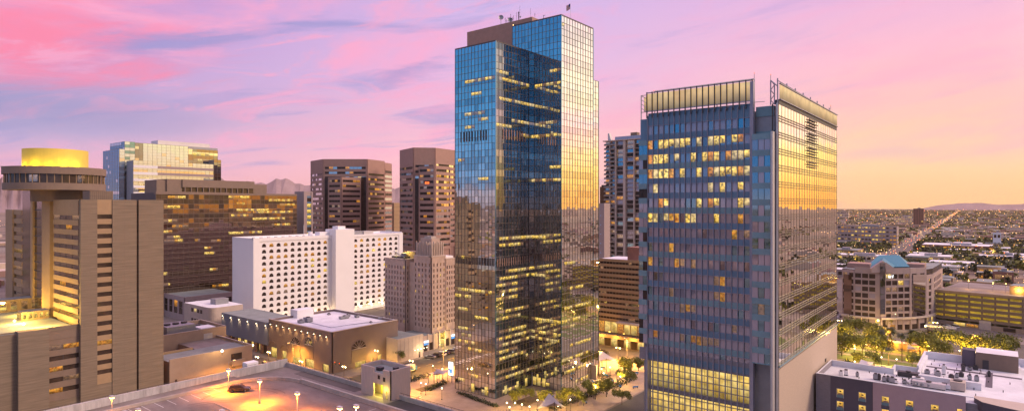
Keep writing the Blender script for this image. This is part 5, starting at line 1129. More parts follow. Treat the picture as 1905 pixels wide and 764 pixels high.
# ================================================================ RIGHT: gabled office, parking decks, white-roofed hotel
def gabled_office():
    pts = [(1567, 306), (1590, 301), (1637, 294.5), (1692, 297), (1722, 301), (1735, 306)]
    pl = [P(*p) for p in pts]; r = thing('gabled_office', 'rose office with square windows, gabled blue roof and dark glass central strip', 'office building', (*P(1645, 305), 0))
    top = zat(*P(1660, 296), 498); z = lambda py, d=297: H+(CY-py)*d/FPX
    bk = [P(1752, 335), P(1590, 338)]; mb = MB(); mb.prism((pl+bk)[::-1], 0, top-1.2, 'window_dark', 'roof_grey'); mb.build('core', r)
    lst = []; wm = [('window_dark', 8), ('window_bronze', 3), ('lit_dim', 2), ('lit_yellow', .8), ('glass_drape', 1.5)]; rows = [z(513+i*12.15) for i in range(8)]
    for (A, B), n, tp in zip(zip(pl, pl[1:]), (2, 3, 4, 2, 1), (top-1.5, top, top, top-.2, top-4)):
        F = Face(A, B); L_ = F.L; cols = [L_*(i+.5)/n for i in range(n)]; rw = [q for q in rows if q < tp-1.5]
        if n == 3: cols = [c_*.84 for c_ in cols]
        if n == 4: cols = [L_*(.17+.83*(i+.5)/4) for i in range(4)]
        lst += gridwin(F, cols, min(3.1, L_/n*.72), rw, 2.2, .02, L_-.02, 6.2, tp, 'rose_stone', wm, r, .4)
    # right return side
    F = Face(pl[-1], bk[0]); lst += gridwin(F, [4+k*5.2 for k in range(6)], 2.8, [q for q in rows if q < top-5], 2.2, .05, F.L, 0, top-4, 'rose_stone', wm, r, .4)
    windows(r, lst)
    mb = MB(); Fc = Face(P(1636, 294.2), P(1645, 294.2)); Fc.box(mb, 0, Fc.L, 8, z(488), .3, .75, 'glass_dark'); FL = Face(pl[0], pl[1]); FL.box(mb, 1.0, FL.L-1.2, 6.5, top-4, .42, .6, 'glass_bronze'); FR = Face(pl[3], pl[4]); FR.box(mb, 1.5, FR.L-1.2, 6.5, top-3.4, .42, .8, 'glass_gold_dim'); mb.build('glass_strip', r)
    # gable
    mb = MB(); Fg = Face(P(1620, 294), P(1663, 294.6)); zt = z(486); q = Fg.L
    for (a, b) in ((0, q*.38), (q*.62, q)): mb.face([Fg.pt(a, .5, top-2), Fg.pt(b, .5, top-2), Fg.pt(b, .5, top+(3.0 if b < q*.5 else 0)), Fg.pt(a, .5, top+(0 if b < q*.5 else 3.0))], 'rose_stone')
    mb.hexa([Fg.pt(0, .45, top-.01), Fg.pt(q*.5, .45, top-.01), Fg.pt(q*.5, -1, top-.01), Fg.pt(0, -1, top-.01), Fg.pt(0, .45, top), Fg.pt(q*.5, .45, top+3.6), Fg.pt(q*.5, -1, top+3.6), Fg.pt(0, -1, top)], 'rose_stone')
    mb.hexa([Fg.pt(q*.5, .45, top-.01), Fg.pt(q, .45, top-.01), Fg.pt(q, -1, top-.01), Fg.pt(q*.5, -1, top-.01), Fg.pt(q*.5, .45, top+3.6), Fg.pt(q, .45, top), Fg.pt(q, -1, top), Fg.pt(q*.5, -1, top+3.6)], 'rose_stone'); mb.build('gable', r)
    # blue hipped roof with front gable wing
    rf = MB(); base = top-.6; c = [P(1612, 304), P(1692, 308), P(1690, 332), P(1618, 330)]; rg = [P(1635, 315), P(1672, 317)]; hz_ = z(474, 316)
    c3 = [(*p, base) for p in c]; g3 = [(*p, hz_) for p in rg]
    rf.face([c3[0], c3[1], g3[1], g3[0]], 'blue_roof'); rf.face([c3[1], c3[2], g3[1]], 'blue_roof'); rf.face([c3[2], c3[3], g3[0], g3[1]], 'blue_roof'); rf.face([c3[3], c3[0], g3[0]], 'blue_roof')
    k0, k1, k2 = (*P(1622, 296.5), top), (*P(1661, 297), top), (*P(1641, 296.5), top+3.5); k3 = (*P(1644, 313), top+3.4)
    rf.face([k0, k2, k3, (*P(1625, 312), base+.2)], 'blue_roof'); rf.face([k2, k1, (*P(1668, 313), base+.2), k3], 'blue_roof'); rf.build('roof', r)
    mb = MB(); a, b = P(1600, 310), P(1700, 314); mb.box(a[0]-5, a[0]+5, a[1]-5, a[1]+5, top-1.2, top+1.2, 'brown_stone'); mb.box(b[0]-5, b[0]+4, b[1]-5, b[1]+5, top-1.2, top+.6, 'brown_stone'); mb.build('roof_plant', r)
    # base arcade with lit shops
    mb = MB(); lm = MB()
    for (A, B), ms in zip(zip(pl, pl[1:]), (('window_dark', 'lit_lobby'), ('lit_lobby', 'window_dark', 'lit_lobby'), ('window_dark', 'lit_orange', 'window_dark', 'window_dark'), ('window_dark', 'window_dark'), ('lit_lobby',))):
        F = Face(A, B); n = len(ms); 
        for i, m in enumerate(ms): w = F.L/n; F.box(mb, i*w, i*w+.9, 0, 6.19, 0.02, .6, 'rose_stone'); F.quad(lm, i*w+.95, (i+1)*w-.1, .3, 5.2, .05, m)
        F.box(mb, .02, F.L-.02, 5.3, 6.19, .02, 1.3, 'pale_stone')
    mb.build('arcade', r); lm.build('shopfront', r)
    Fs = Face(P(1645, 294.6), P(1692, 297)); z0 = rows[0]-.7; mb = MB(); x = Fs.L*.13
    for pts_ in (((0, 1.3), (.35, 0), (.7, 1.0), (1.05, 0), (1.4, 1.3)), ((2.3, 0), (2.3, 1.1), (2.8, 1.45)), ((1.9, .7), (2.8, .7))):
        for (a, b), (c_, d) in zip(pts_, pts_[1:]): mb.tube(Fs.pt(x+a, .55, z0+b), Fs.pt(x+c_, .55, z0+d), .12, 'sign_white', 4)
    mb.build('lettering', r)
    for px, e in ((1592, 1800), (1625, 1800), (1660, 1800), (1722, 1500)): p = P(px, 289); point((p[0], p[1], 3.5), e, (1, .66, .2), .4)
gabled_office()
def decks():
    A, B = P(1734, 312), P(1985, 274); F = Face(A, B); r = thing('parking_structure', 'long brown parking structure with open levels glowing yellow-green, right of the gabled office', 'parking garage', (*P(1850, 300), 0))
    top = 17.5; mb = MB(); F.box(mb, 0, F.L, -.2, .2, -60, -1.0, 'deck_concrete')
    for k in range(6): z = top-1.2-k*2.55; F.box(mb, 0, F.L, z-.35, z-.02, -60, -.41, 'deck_concrete')
    mb.build('deck', r); mb = MB()
    for k in range(6): z = top-k*2.55; F.box(mb, 0, F.L, z-1.25, z, -.4, .25, 'brown_panel' if k else 'tan_band')
    F.box(mb, 0, F.L, 0, 2.4, -.4, .1, 'low_tan'); mb.build('parapet', r); mb = MB()
    n = 10
    for k in range(n+1): q = F.L*k/n; F.box(mb, q-.35, q+.35, 0, top-1.3, -.41, -.05, 'brown_panel')
    mb.build('column', r)
    mb = MB(); F.box(mb, 0, F.L, .2, top-1.6, -10, -9, 'garage_inner'); mb.build('inner_wall', r)
    mb = MB()
    for k in range(5):
        for j in range(16):
            if random.random() < .9: q = 2+j*F.L/16; F.box(mb, q-1.6, q+1.6, top-1.72-k*2.55, top-1.64-k*2.55, -4.3, -4.0, 'tube_light')
    mb.build('ceiling_light', r)
    mb = MB(); F.quad(mb, F.L*.18, F.L*.27, .6, 2.2, .13, 'lit_lobby'); F.quad(mb, F.L*.28, F.L*.37, .6, 2.0, .13, 'lit_orange'); F.quad(mb, F.L*.56, F.L*.65, .4, 2.2, .13, 'window_dark'); F.box(mb, F.L*.38, F.L*.47, .2, 4.4, .11, .3, 'pale_stone'); mb.build('entrance', r)
    mb = MB(); F.box(mb, F.L*.55, F.L*.78, top-1.2, top+3, -30, -18, 'tan_band', 'roof_grey'); F.box(mb, F.L*.01, F.L*.98, top-1.2, top-.4, -60, -59, 'tan_band'); mb.build('stair_head', r)
    p = F.pt(F.L*.62, -17, top+1); point(p, 1600, (1, .6, .12), .3)
    for q in (.2, .4, .5): p = F.pt(F.L*q, -25, top+3); mb = MB(); mb.tube((p[0], p[1], top-1.2), p, .08, 'grey_metal'); mb.octa(*p, .3, 'lamp_orange'); mb.build('deck_lamp', r); point((p[0], p[1], p[2]-.5), 1500, (1, .5, .1), .3)
    # low pavilion near its left corner
    u, v = G(1750, 620); q = thing('pavilion', 'small flat-roofed lit pavilion at the foot of the parking structure', 'kiosk', (u, v, 0)); mb = MB(); mb.box(u-4, u+4, v-6, v+6, 2.9, 3.4, 'grey_metal'); mb.box(u-3, u+3, v-5, v+5, .13, 2.9, 'window_bronze'); mb.build('wall', q)
    mb = MB(); Fq = fV(u-3, v-5, v+5); Fq.quad(mb, .3, 9.7, 1.6, 2.7, .05, 'lit_dim'); mb.build('window', q)
mat('garage_inner', (.62, .50, .14), .8, var=.35, scale=.25)
emit('tube_light', (1.0, .74, .10), (.9, .8, .15), 42.0, 1, 0, .7, sample=True)
decks()

def white_roof_hotel():
    u0 = 151.9; z = 22.0; vL = 32.6
    r = thing('white_roofed_hotel', 'low hotel with white parapeted roof, charcoal and mauve walls and small lit windows', 'hotel', (u0+10, 15, 0))
    zr = z-1.3; F = fV(u0, 4.0, vL)
    wl = MB(); s = F.s; qs = [(F.s(1790), F.s(1624)-.0, 'mauve_render', .12), (F.s(1624)+.01, F.s(1545), 'charcoal_render', 0), (F.s(1545)+.01, F.L, 'stucco_grey', 0)]
    lst = []
    for px0, w in ((1563, 1), (1604, 1), (1647, 1), (1692, 1), (1739, 1), (1788, 1)):
        for j in range(6):
            c0 = s(px0); zz_ = z-4.4-j*2.95; cm = 'mauve_render' if px0 > 1624 else 'charcoal_render'
            lst.append((c0, zz_))
    nxt = {}
    for a, b, m, dd in qs:
        cols = sorted([c for c in set(round(c0, 3) for c0, _ in lst) if a < c < b]); e = a
        for c in cols:
            F.box(wl, e, c-.75, 0, z, -.35, dd, m); e = c+.75; zt = z
            for j in range(6):
                zz_ = z-3.6-j*2.75; F.box(wl, c-.75, c+.75, zz_+1.0, zt, -.35, dd-.02, m if (m != 'mauve_render' or j == 0) else 'charcoal_render'); zt = zz_-1.0
            F.box(wl, c-.75, c+.75, 0, zt, -.35, dd-.02, m)
        F.box(wl, e, b, 0, z, -.35, dd, m)
    mb = wl; mb.build('wall', r)
    for c in sorted(set(round(c0, 3) for c0, _ in lst)):
        for j in range(6):
            zz_ = z-3.6-j*2.75; fr = MB(); 
            F.box(fr, c-.72, c-.64, zz_-1, zz_+1, -.3, .05, 'pale_metal'); F.box(fr, c+.64, c+.72, zz_-1, zz_+1, -.3, .05, 'pale_metal'); F.box(fr, c-.64, c+.64, zz_+.9, zz_+1, -.3, .05, 'pale_metal'); F.box(fr, c-.64, c+.64, zz_-1, zz_-.38, -.3, .04, 'spandrel_teal'); w = fr.build('window', r)
            mb = MB(); F.quad(mb, c-.64, c+.64, zz_-.38, zz_+.9, -.2, 'lit_room'); mb.build('pane', w)
            mb = MB(); F.box(mb, c-.45, c+.4, zz_-.38, zz_-.05, -.19, -.1, 'brown_stone'); F.box(mb, c-.2, c+.2, zz_+.25, zz_+.5, -.19, -.15, 'dark_metal'); mb.build('curtain', w)
    # roof decks, parapets: wing one u 152..167, wing two u 166..196
    rf = MB(); rf.box(u0+.35, 167.2, 19.3, vL-.35, 0, zr, 'stucco_grey', 'roof_white'); rf.box(u0+.35, 171.5, 14.8, 19.299, 0, zr, 'stucco_grey', 'roof_white'); rf.box(u0+.35, 189.9, -4, 14.79, 0, zr, 'stucco_grey', 'roof_white'); rf.box(189.9, 196, -4, 6.5, 0, zr, 'stucco_grey', 'roof_white'); rf.box(u0+3, 196, -30, -4.01, 0, zr-.3, 'stucco_grey', 'roof_white'); rf.build('roof', r)
    pp = MB(); W_ = 'roof_white'; t = .35
    F.box(pp, 0, F.L, z, z+.12, -.4, .16, W_)
    pp.box(u0+.36, 167.6, vL-t, vL, 0, z, 'stucco_grey', W_); pp.box(167.2, 167.6, 19.7, vL-t-.01, 0, z, W_); pp.box(167.21, 172, 19.3, 19.69, 0, z, W_); pp.box(171.6, 172, 15.2, 19.29, 0, z, W_); pp.box(172.01, 190.4, 14.8, 15.19, 0, z+.5, 'roof_white'); pp.box(190.0, 190.4, 6.9, 14.79, 0, z+.5, W_); pp.box(190.41, 196.4, 6.5, 6.89, 0, z+.5, W_); pp.box(196.01, 196.4, -30, 6.49, 0, z+.3, W_)
    pp.box(168.6, 189, 14.3, 14.79, zr, z-.2, W_) ; pp.box(164, 165, 3, 14.2, zr, z+.2, 'roof_white'); pp.build('parapet', r)
    # stair head with charcoal door tower
    mb = MB(); mb.box(186, 193, -3.5, 4.5, zr, z+2.6, 'brown_panel', 'roof_white'); mb.box(186.5, 189.5, 4.6, 7.2, zr, z+2.8, 'charcoal_render'); mb.box(185.95, 185.99, 2, 3.2, zr, zr+2.2, 'dark_metal'); mb.build('stair_head', r)
    mb = MB(); mb.box(180, 181.2, -4, 14, zr, zr+.06, 'charcoal_render'); mb.box(168, 183, 1.2, 2.4, zr, zr+.061, 'charcoal_render')
    for k in range(12): mb.box(171+k*1.5, 171.1+k*1.5, 4, 13.5, zr, zr+.03, 'roof_seam')
    mb.build('walkway', r)
    # rooftop machinery
    def eq(name, fn):
        m = MB(); fn(m); m.build(name, r)
    rr = random.Random(5)
    for px, py in ((1565, 699), (1574, 697), (1595, 700), (1629, 705), (1635, 706), (1645, 709), (1652, 708), (1660, 711), (1666, 712), (1683, 713), (1700, 712), (1725, 694), (1741, 696), (1745, 699), (1770, 706), (1780, 702), (1788, 700), (1804, 706), (1817, 708), (1792, 690), (1792, 683), (1804, 688), (1815, 687), (1840, 700), (1812, 723)):
        a, b = G(px, py, zr); w = rr.uniform(.6, 1.1); h = rr.uniform(.7, 1.3); m = rr.choice(['grey_metal', 'dark_metal', 'white_paint'])
        eq('roof_unit', lambda q: unit(q, a, b, zr, w, w, h, m))
    for px, py, w, d, h, m in ((1690, 700, 1.6, 4.2, 1.1, 'dark_metal'), (1708, 712, 1.5, 2.2, 1.3, 'white_paint'), (1728, 720, 1.6, 6, 1.2, 'pale_metal'), (1782, 724, 3, 2.6, 1.9, 'pale_stone'), (1756, 696, .8, .8, 2.2, 'white_paint'), (1757, 722, 1.5, 2.2, 1.0, 'white_paint')):
        a, b = G(px, py, zr); eq('air_handler', lambda q: unit(q, a, b, zr, w, d, h, m))
    m = MB()
    for k in range(40):
        a, b = rr.uniform(154, 188), rr.uniform(-2, 13.5)
        if k < 14: a, b = rr.uniform(154, 166), rr.uniform(15.5, 31)
        m.cyl(a, b, zr, zr+.45, .09, m='dark_metal', n=6)
    m.build('vent_pipe', r)
    for k in range(4): a, b = G(1690+k*12, 716+k*1.4, zr); eq('duct', lambda q: q.tube((a-.6, b, zr+.6), (a+1.4, b-1.2, zr+.6), .3, 'grey_metal', 8))
    a, b = G(1533, 682, zr); eq('roof_unit', lambda q: unit(q, a, b, z, .9, .9, .8, 'dark_metal'))
    # ledge roof at the right, curved
    mb = MB(); n = 8; poly = [(u0+1.5, 4.0-.01)]+[(u0-3.5+3*(1-math.sin(t*math.pi/2/n)), 3.9-10*t/n) for t in range(n+1)][1:]+[(u0-.5, -30), (u0+3, -30), (u0+3, 4.0-.01)]
    mb.prism(poly[::-1], z-2.2, z-.3, 'charcoal_render', 'pale_stone'); poly2 = [(x+1.2, y) for x, y in poly]; mb.prism(poly2[::-1], 0, z-2.25, 'brown_panel'); mb.build('curved_ledge', r)
    mb = MB(); F3 = fV(u0-1.2, -12, -1)
    F3.quad(mb, 2, 5, z-5, z-3, .9, 'lit_orange'); mb.build('window', r)
emit('lit_room', (1.0, .50, .06), (1.0, .62, .14), 1.15, 1.5, .08, .45)
white_roof_hotel()

# ================================================================ FOREGROUND parking deck, stair tower
def front_deck():
    r = thing('parking_deck', 'rooftop parking deck glowing orange in the foreground, with concrete parapets and ramp', 'parking garage', (60, 120, 0)); z = 15.0
    mb = MB(); mb.box(-40, 95, 20, 156.5, 0, z-.01, 'deck_concrete', 'deck_concrete'); mb.build('deck', r)
    pb = MB(); h = 1.1
    pb.box(-40, 95.5, 156.5, 157.1, 0, z+h+.9, 'parapet_pale'); pb.box(-40, 76, 151.3, 151.8, z-.01, z+.7, 'parapet_concrete')
    arc = [(76+12.6*math.sin(t*math.pi/16), 139.2+12.4*math.cos(t*math.pi/16)) for t in range(9)]
    for (x0, y0), (x1, y1) in zip(arc, arc[1:]): pb.hexa([(x0, y0, z-.01), (x1, y1, z-.01), (x1-.3, y1-.3, z-.01), (x0-.3, y0-.3, z-.01), (x0, y0, z+.8), (x1, y1, z+.8), (x1-.3, y1-.3, z+.8), (x0-.3, y0-.3, z+.8)], 'parapet_concrete')
    pb.box(95, 95.5, 121.5, 156.49, 0, z+h, 'parapet_concrete'); pb.box(95, 95.5, 20, 109, 0, z+h, 'parapet_concrete'); pb.box(88.4, 89, 20, 139.2, z-.01, z+1.0, 'parapet_concrete');  pb.build('parapet', r)
    rp = MB(); rp.hexa([(30, 151.81, z-.005), (80, 151.81, z-.005), (80, 156.49, z-.005), (30, 156.49, z-.005), (30, 151.81, z+.02), (80, 151.81, z+.5), (80, 156.49, z+.5), (30, 156.49, z+.02)], 'deck_concrete'); rp.box(89.01, 94.99, 20, 109, z-.005, z+.05, 'asphalt'); rp.box(92.2, 94.99, 122, 148, z-.005, z+.05, 'asphalt_worn'); rp.build('ramp', r)
    rl = MB()
    for k in range(60): y = 22+k*2.2; x = 95.25; rl.tube((x, y, z+h), (x, y, z+h+.45), .035, 'dark_metal', 4) if not 109 < y < 121.5 else None
    for a, b in ((20, 109), (121.5, 156.5)): rl.tube((95.25, a, z+h+.45), (95.25, b, z+h+.45), .05, 'dark_metal', 4)
    for k in range(60): x = -35+k*2.2; rl.tube((x, 156.8, z+h+.9), (x, 156.8, z+h+1.25), .03, 'dark_metal', 4)
    rl.tube((-35, 156.8, z+h+1.25), (95, 156.8, z+h+1.25), .04, 'dark_metal', 4); rl.build('railing', r)
    pm = MB()
    for k in range(30): y = 30+k*2.7; pm.face([(82.8, y, z+.004), (87.8, y, z+.004), (87.8, y+.1, z+.004), (82.8, y+.1, z+.004)], 'paint_white'); pm.face([(62, y, z+.004), (72, y, z+.004), (72, y+.1, z+.004), (62, y+.1, z+.004)], 'paint_white') if y < 128 else None
    for k in range(24): x = 10+k*2.7; pm.face([(x, 146, z+.004), (x+.1, 146, z+.004), (x+.1, 151, z+.004), (x, 151, z+.004)], 'paint_white')
    pm.build('bay_marking', r)
    tm = MB()
    for cx_, cy_, rr_, t0, t1 in ((72, 137, 9.5, -.3, 2.2), (72, 137, 8.0, -.2, 2.0), (71, 136, 10.8, .2, 1.9), (60, 128, 14, .1, 1.3), (60, 128, 15.5, .2, 1.4), (50, 140, 7, 1.0, 2.6)):
        for k in range(24):
            a, b = t0+(t1-t0)*k/24, t0+(t1-t0)*(k+1)/24; w = .28
            tm.face([(cx_+rr_*math.cos(a), cy_+rr_*math.sin(a), z+.006), (cx_+(rr_+w)*math.cos(a), cy_+(rr_+w)*math.sin(a), z+.006), (cx_+(rr_+w)*math.cos(b), cy_+(rr_+w)*math.sin(b), z+.006), (cx_+rr_*math.cos(b), cy_+rr_*math.sin(b), z+.006)], 'tyre_mark')
    tm.build('tyre_mark', r)
    for y in (132, 119, 106): m = MB(); m.box(66.9, 67.1, y, y+8, z, z+.15, 'parapet_concrete'); m.build('kerb', r)
    # sign board and box at the ramp head
    q = thing('ramp_booth', 'small white booth with dark sloped panel at the head of the parking ramp', 'booth', (84, 154, z)); m = MB(); a, b = G(466, 690, z); m.box(a-1.6, a+1.6, b-1.2, b+1.2, z, z+2.6, 'white_paint'); m.build('wall', q); m = MB(); m.face([(a-1.62, b-1.25, z+.9), (a+1.3, b-1.25, z+.9), (a+1.3, b-1.05, z+2.3), (a-1.3, b-1.05, z+2.3)][::1], 'window_dark'); m.build('panel', q)
    u, v = 93.2, 110.1
    r = thing('stair_tower', 'pink concrete stair tower at the edge of the parking deck with glowing yellow doorway', 'stair tower', (u+3, v+5, z)); top = 21.7; F = fV(u, v, v+10.6); G_ = fU(u, u+6.3, v)
    m = MB(); a, b = F.s(709)-.6, F.s(701)+1.2; a, b = min(a, b), max(a, b)
    F.box(m, 0, a, 0, top, -.4, 0, 'pink_tile', 'pale_stone'); F.box(m, a, b, z+3.1, top-1.1, -.4, -.003, 'pink_tile'); F.box(m, a, b, 0, z, -.4, -.003, 'pink_tile'); F.box(m, b, F.L, 0, top, -.4, 0, 'pink_tile', 'pale_stone'); G_.box(m, .001, G_.L, 0, top, -.4, 0, 'pink_tile', 'pale_stone'); m.box(u+.4, u+6.3, v+10.2, v+10.6, 0, top, 'pink_tile'); m.box(u+5.9, u+6.3, v+.4, v+10.19, 0, top, 'pink_tile'); m.box(u+2.4, u+5.89, v+.4, v+10.19, 0, z+3.2, 'pink_tile'); m.box(u+.4, u+2.39, v+.4, v+10.19, 0, z, 'deck_concrete'); m.box(u+.4, u+5.89, v+.4, v+10.19, top-1.3, top-1.0, 'roof_grey'); m.build('wall', r)
    m = MB(); m.box(u+.4, u+2.39, a+v-.3, a+v-.1, z, top-1.3, 'lemon_paint'); m.box(u+2.3, u+2.39, a+v-.1, b+v+.1, z, top-1.3, 'lemon_paint'); m.build('stair_hall', r)
    m = MB(); F.box(m, 3.6, 4.4, z+4.3, z+5.2, .002, .03, 'window_dark'); F.box(m, .0+6.8, 7.5, z+4.3, z+5.2, .002, .03, 'window_dark') if False else None; F.box(m, 1.7, 2.5, z+4.0, z+5.0, .002, .03, 'window_dark'); m.build('window', r)
    m = MB(); m.box(u-.0+1.2, u+2.4, v+5, v+6.5, top-1, top-.2, 'dark_metal'); m.box(u+3.2, u+4.2, v+1.8, v+2.8, top-1, top-.1, 'dark_metal'); m.build('roof_unit', r)
    m = MB(); m.octa(u+1.3, v+(a+b)/2, z+2.75, .16, 'lamp_glow'); m.build('lamp', r); point((u+1.2, v+(a+b)/2, z+2.3), 650, (1, .85, .12), .15); point((u-.8, v+1.4, z+2.2), 200, (1, .8, .12), .15)
    m = MB(); F.box(m, .9, 1.5, z+.05, z+1.9, .002, .04, 'lit_yellow'); m.build('door', r)
mat('pink_tile', (.50, .38, .34), .8, var=.12, scale=1.2, stretch=(3, 3, .3)); mat('lemon_paint', (.7, .62, .12), .7)
mat('tyre_mark', (.10, .08, .07), .8, var=.3); mat('parapet_pale', (.46, .42, .42), .85, var=.3, scale=.5, stretch=(2, 2, .3))
front_deck()

# ================================================================ STREET OBJECTS
GONE = {}
def leaf_mesh(name, R, Hc, n, m, seed, ls=.5, squash=.8, clumps=9):
    """crown of many small leaf clumps around uneven boughs; gaps stay open"""
    rg = random.Random(seed); mb = MB(); cs = []
    for k in range(clumps):
        a = rg.uniform(0, 6.28); rr = R*rg.uniform(.2, .72); cs.append((rr*math.cos(a), rr*math.sin(a), Hc*rg.uniform(.15, .8), R*rg.uniform(.28, .5)))
    for i in range(n):
        c0 = rg.choice(cs); d = Vector((rg.gauss(0, 1), rg.gauss(0, 1), rg.gauss(0, 1)*squash)); d = d.normalized()*c0[3]*rg.uniform(.45, 1.12)
        p = Vector(c0[:3])+d; q = Vector((rg.gauss(0, 1), rg.gauss(0, 1), rg.gauss(0, 1.2))).normalized(); t = q.orthogonal().normalized(); b = q.cross(t); s = ls*rg.uniform(.5, 1.2)
        mb.face([p-t*s*.5, p+b*s*.35, p+t*s*.5, p-b*s*.35], m)
    return mb, cs
def make_tree(kind, R, Ht, m, seed, n=1500, ls=.6, tr=.16):
    t = thing('tree', '', 'tree', (0, 0, 0)); base = Ht*.38; mb, cs = leaf_mesh('crown', R, Ht-base, n, m, seed, ls); mb.v = [(x, y, z+base) for x, y, z in mb.v]; mb.build('crown', t)
    tb = MB(); tb.tube((0, 0, 0), (.05, .05, base*1.05), tr, 'trunk_bark', 7, tr*.7)
    for c0 in cs[:6]: tb.tube((.05, .05, base*.95), (c0[0]*.8, c0[1]*.8, base+c0[2]), tr*.5, 'trunk_bark', 5, tr*.15)
    tb.build('trunk', t); return t
tree_protos = [make_tree(0, 3.8, 6.2, 'leaf_olive', 1), make_tree(1, 4.4, 7.0, 'leaf_green', 2), make_tree(2, 3.4, 5.8, 'leaf_olive', 3)]
def make_palm(Hp, R, seed, thick=.22, n=34):
    rg = random.Random(seed); t = thing('palm_tree', '', 'palm tree', (0, 0, 0)); mb = MB(); mb.tube((0, 0, 0), (0, 0, Hp*.5), thick, 'trunk_bark', 8, thick*.85); mb.tube((0, 0, Hp*.5), (.1, 0, Hp), thick*.85, 'trunk_bark', 8, thick*.8); mb.cyl(.1, 0, Hp-.6, Hp+.3, thick*1.6, thick*1.2, 'trunk_bark', 8); mb.build('trunk', t)
    cm = MB()
    for k in range(n):
        a = k*2.4; e = rg.uniform(-.5, 1.1); prev = Vector((.1, 0, Hp)); d = Vector((math.cos(a)*math.cos(e), math.sin(a)*math.cos(e), math.sin(e))); side = Vector((-math.sin(a), math.cos(a), 0)); L_ = R*rg.uniform(.8, 1.1)
        for j in range(5):
            nx = prev+d*L_/5; w0, w1 = [.10, .34, .38, .3, .18, .02][j]*R/2.2, [.10, .34, .38, .3, .18, .02][j+1]*R/2.2
            cm.face([prev-side*w0, prev+Vector((0, 0, .05)), nx+Vector((0, 0, .05)), nx-side*w1+Vector((0, 0, -.12))], 'leaf_palm'); cm.face([prev+Vector((0, 0, .05)), prev+side*w0, nx+side*w1+Vector((0, 0, -.12)), nx+Vector((0, 0, .05))], 'leaf_palm')
            prev = nx; d = (d+Vector((0, 0, -.33))).normalized()
    cm.build('crown', t); return t
palm_protos = [make_palm(9.5, 2.3, 1), make_palm(7.0, 3.3, 2, .5, 60), make_palm(6.0, 2.4, 3)]

plaza_trees = [
 (1162, 700, 0, 1.1, 'broad olive tree by the far plaza corner beside the glass office'), (1166, 716, 1, .8, 'round tree on the plaza next to the lit glass office bays'), (1128, 738, 2, .95, 'small bright tree in the middle of the plaza'),
 (1105, 742, 0, .75, 'small olive tree left of the plaza hedge'), (1075, 755, 1, .8, 'tree at the foot of the golden tower side'), (1049, 757, 0, .85, 'tree right of the white plaza tent'), (1093, 728, 2, .6, 'little tree close to the mirror tower wall'),
 (1157, 752, 1, .7, 'tree beyond the hedge on the pavement side'), (1012, 757, 0, .8, 'tree left of the white plaza tent'), (978, 748, 1, .7, 'dark green tree at the tower entrance notch'), (955, 752, 2, .7, 'pale olive tree at the tower entrance notch'), (1188, 690, 0, .8, 'olive tree half hidden behind the glass office'),
 (743, 672, 1, .75, 'dark street tree between theatre and cream shop')]
for px, py, k, s_, lab in plaza_trees: u, v = G(px, py); place(tree_protos[k], (u, v, .1), px*.7, lab, 'trees on the plaza and street', s_)
park_trees = [
 (1576, 640, 0, 1.2, 'tall leafy tree at the left end of the park'), (1566, 662, 2, 1.2, 'olive tree near the stone base of the glass office'), (1604, 668, 1, 1.35, 'large bushy tree in the front of the park'), (1622, 650, 0, 1.3, 'wide olive tree in the park middle'),
 (1590, 625, 1, 1.1, 'tree before the lit shops of the gabled office'), (1620, 632, 2, 1.1, 'tree before the gabled office entrance strip'), (1640, 662, 0, 1.2, 'tree left of the tall thin palm'), (1712, 660, 1, 1.2, 'round dark tree right of the palms'), (1735, 665, 0, 1.2, 'tree beside the lit park shelter'),
 (1764, 655, 1, 1.25, 'tall tree in front of the parking structure'), (1790, 662, 0, 1.25, 'tree in front of the dark side street'), (1822, 668, 2, 1.3, 'olive tree behind the white hotel roof'), (1850, 668, 1, 1.2, 'bushy tree near the right end of the park row'), (1872, 664, 0, 1.25, 'last tree of the park row on the right'),
 (1745, 672, 2, 1.2, 'low broad tree just behind the roof parapet'), (1600, 682, 0, .7, 'small brown tree by the path lights'), (1627, 684, 1, .75, 'small dark tree by the pale path'), (1697, 688, 1, .8, 'dark bush tree at the roof corner'), (1652, 612, 2, .9, 'small tree against the gabled office shops'), (1580, 690, 2, .6, 'shrubby tree behind the long parapet')]
for px, py, k, s_, lab in park_trees: u, v = G(px, py); place(tree_protos[k], (u, v, .1), px*1.3, lab, 'trees in the park', s_*1.18)
for px, py, k, s_, lab in ((1641, 662, 0, 1.0, 'tall thin palm, leftmost of the park palms'), (1656, 645, 1, 1.0, 'thick dark palm in front of the office entrance'), (1678, 672, 0, 1.05, 'tall thin palm nearest the pale path'), (1699, 648, 1, .95, 'thick dark palm right of the gabled entrance'), (1653, 678, 2, .9, 'short palm with drooping fronds beside the path')):
    u, v = G(px, py); place(palm_protos[k], (u, v, .1), px, lab, 'palms in the park', s_)

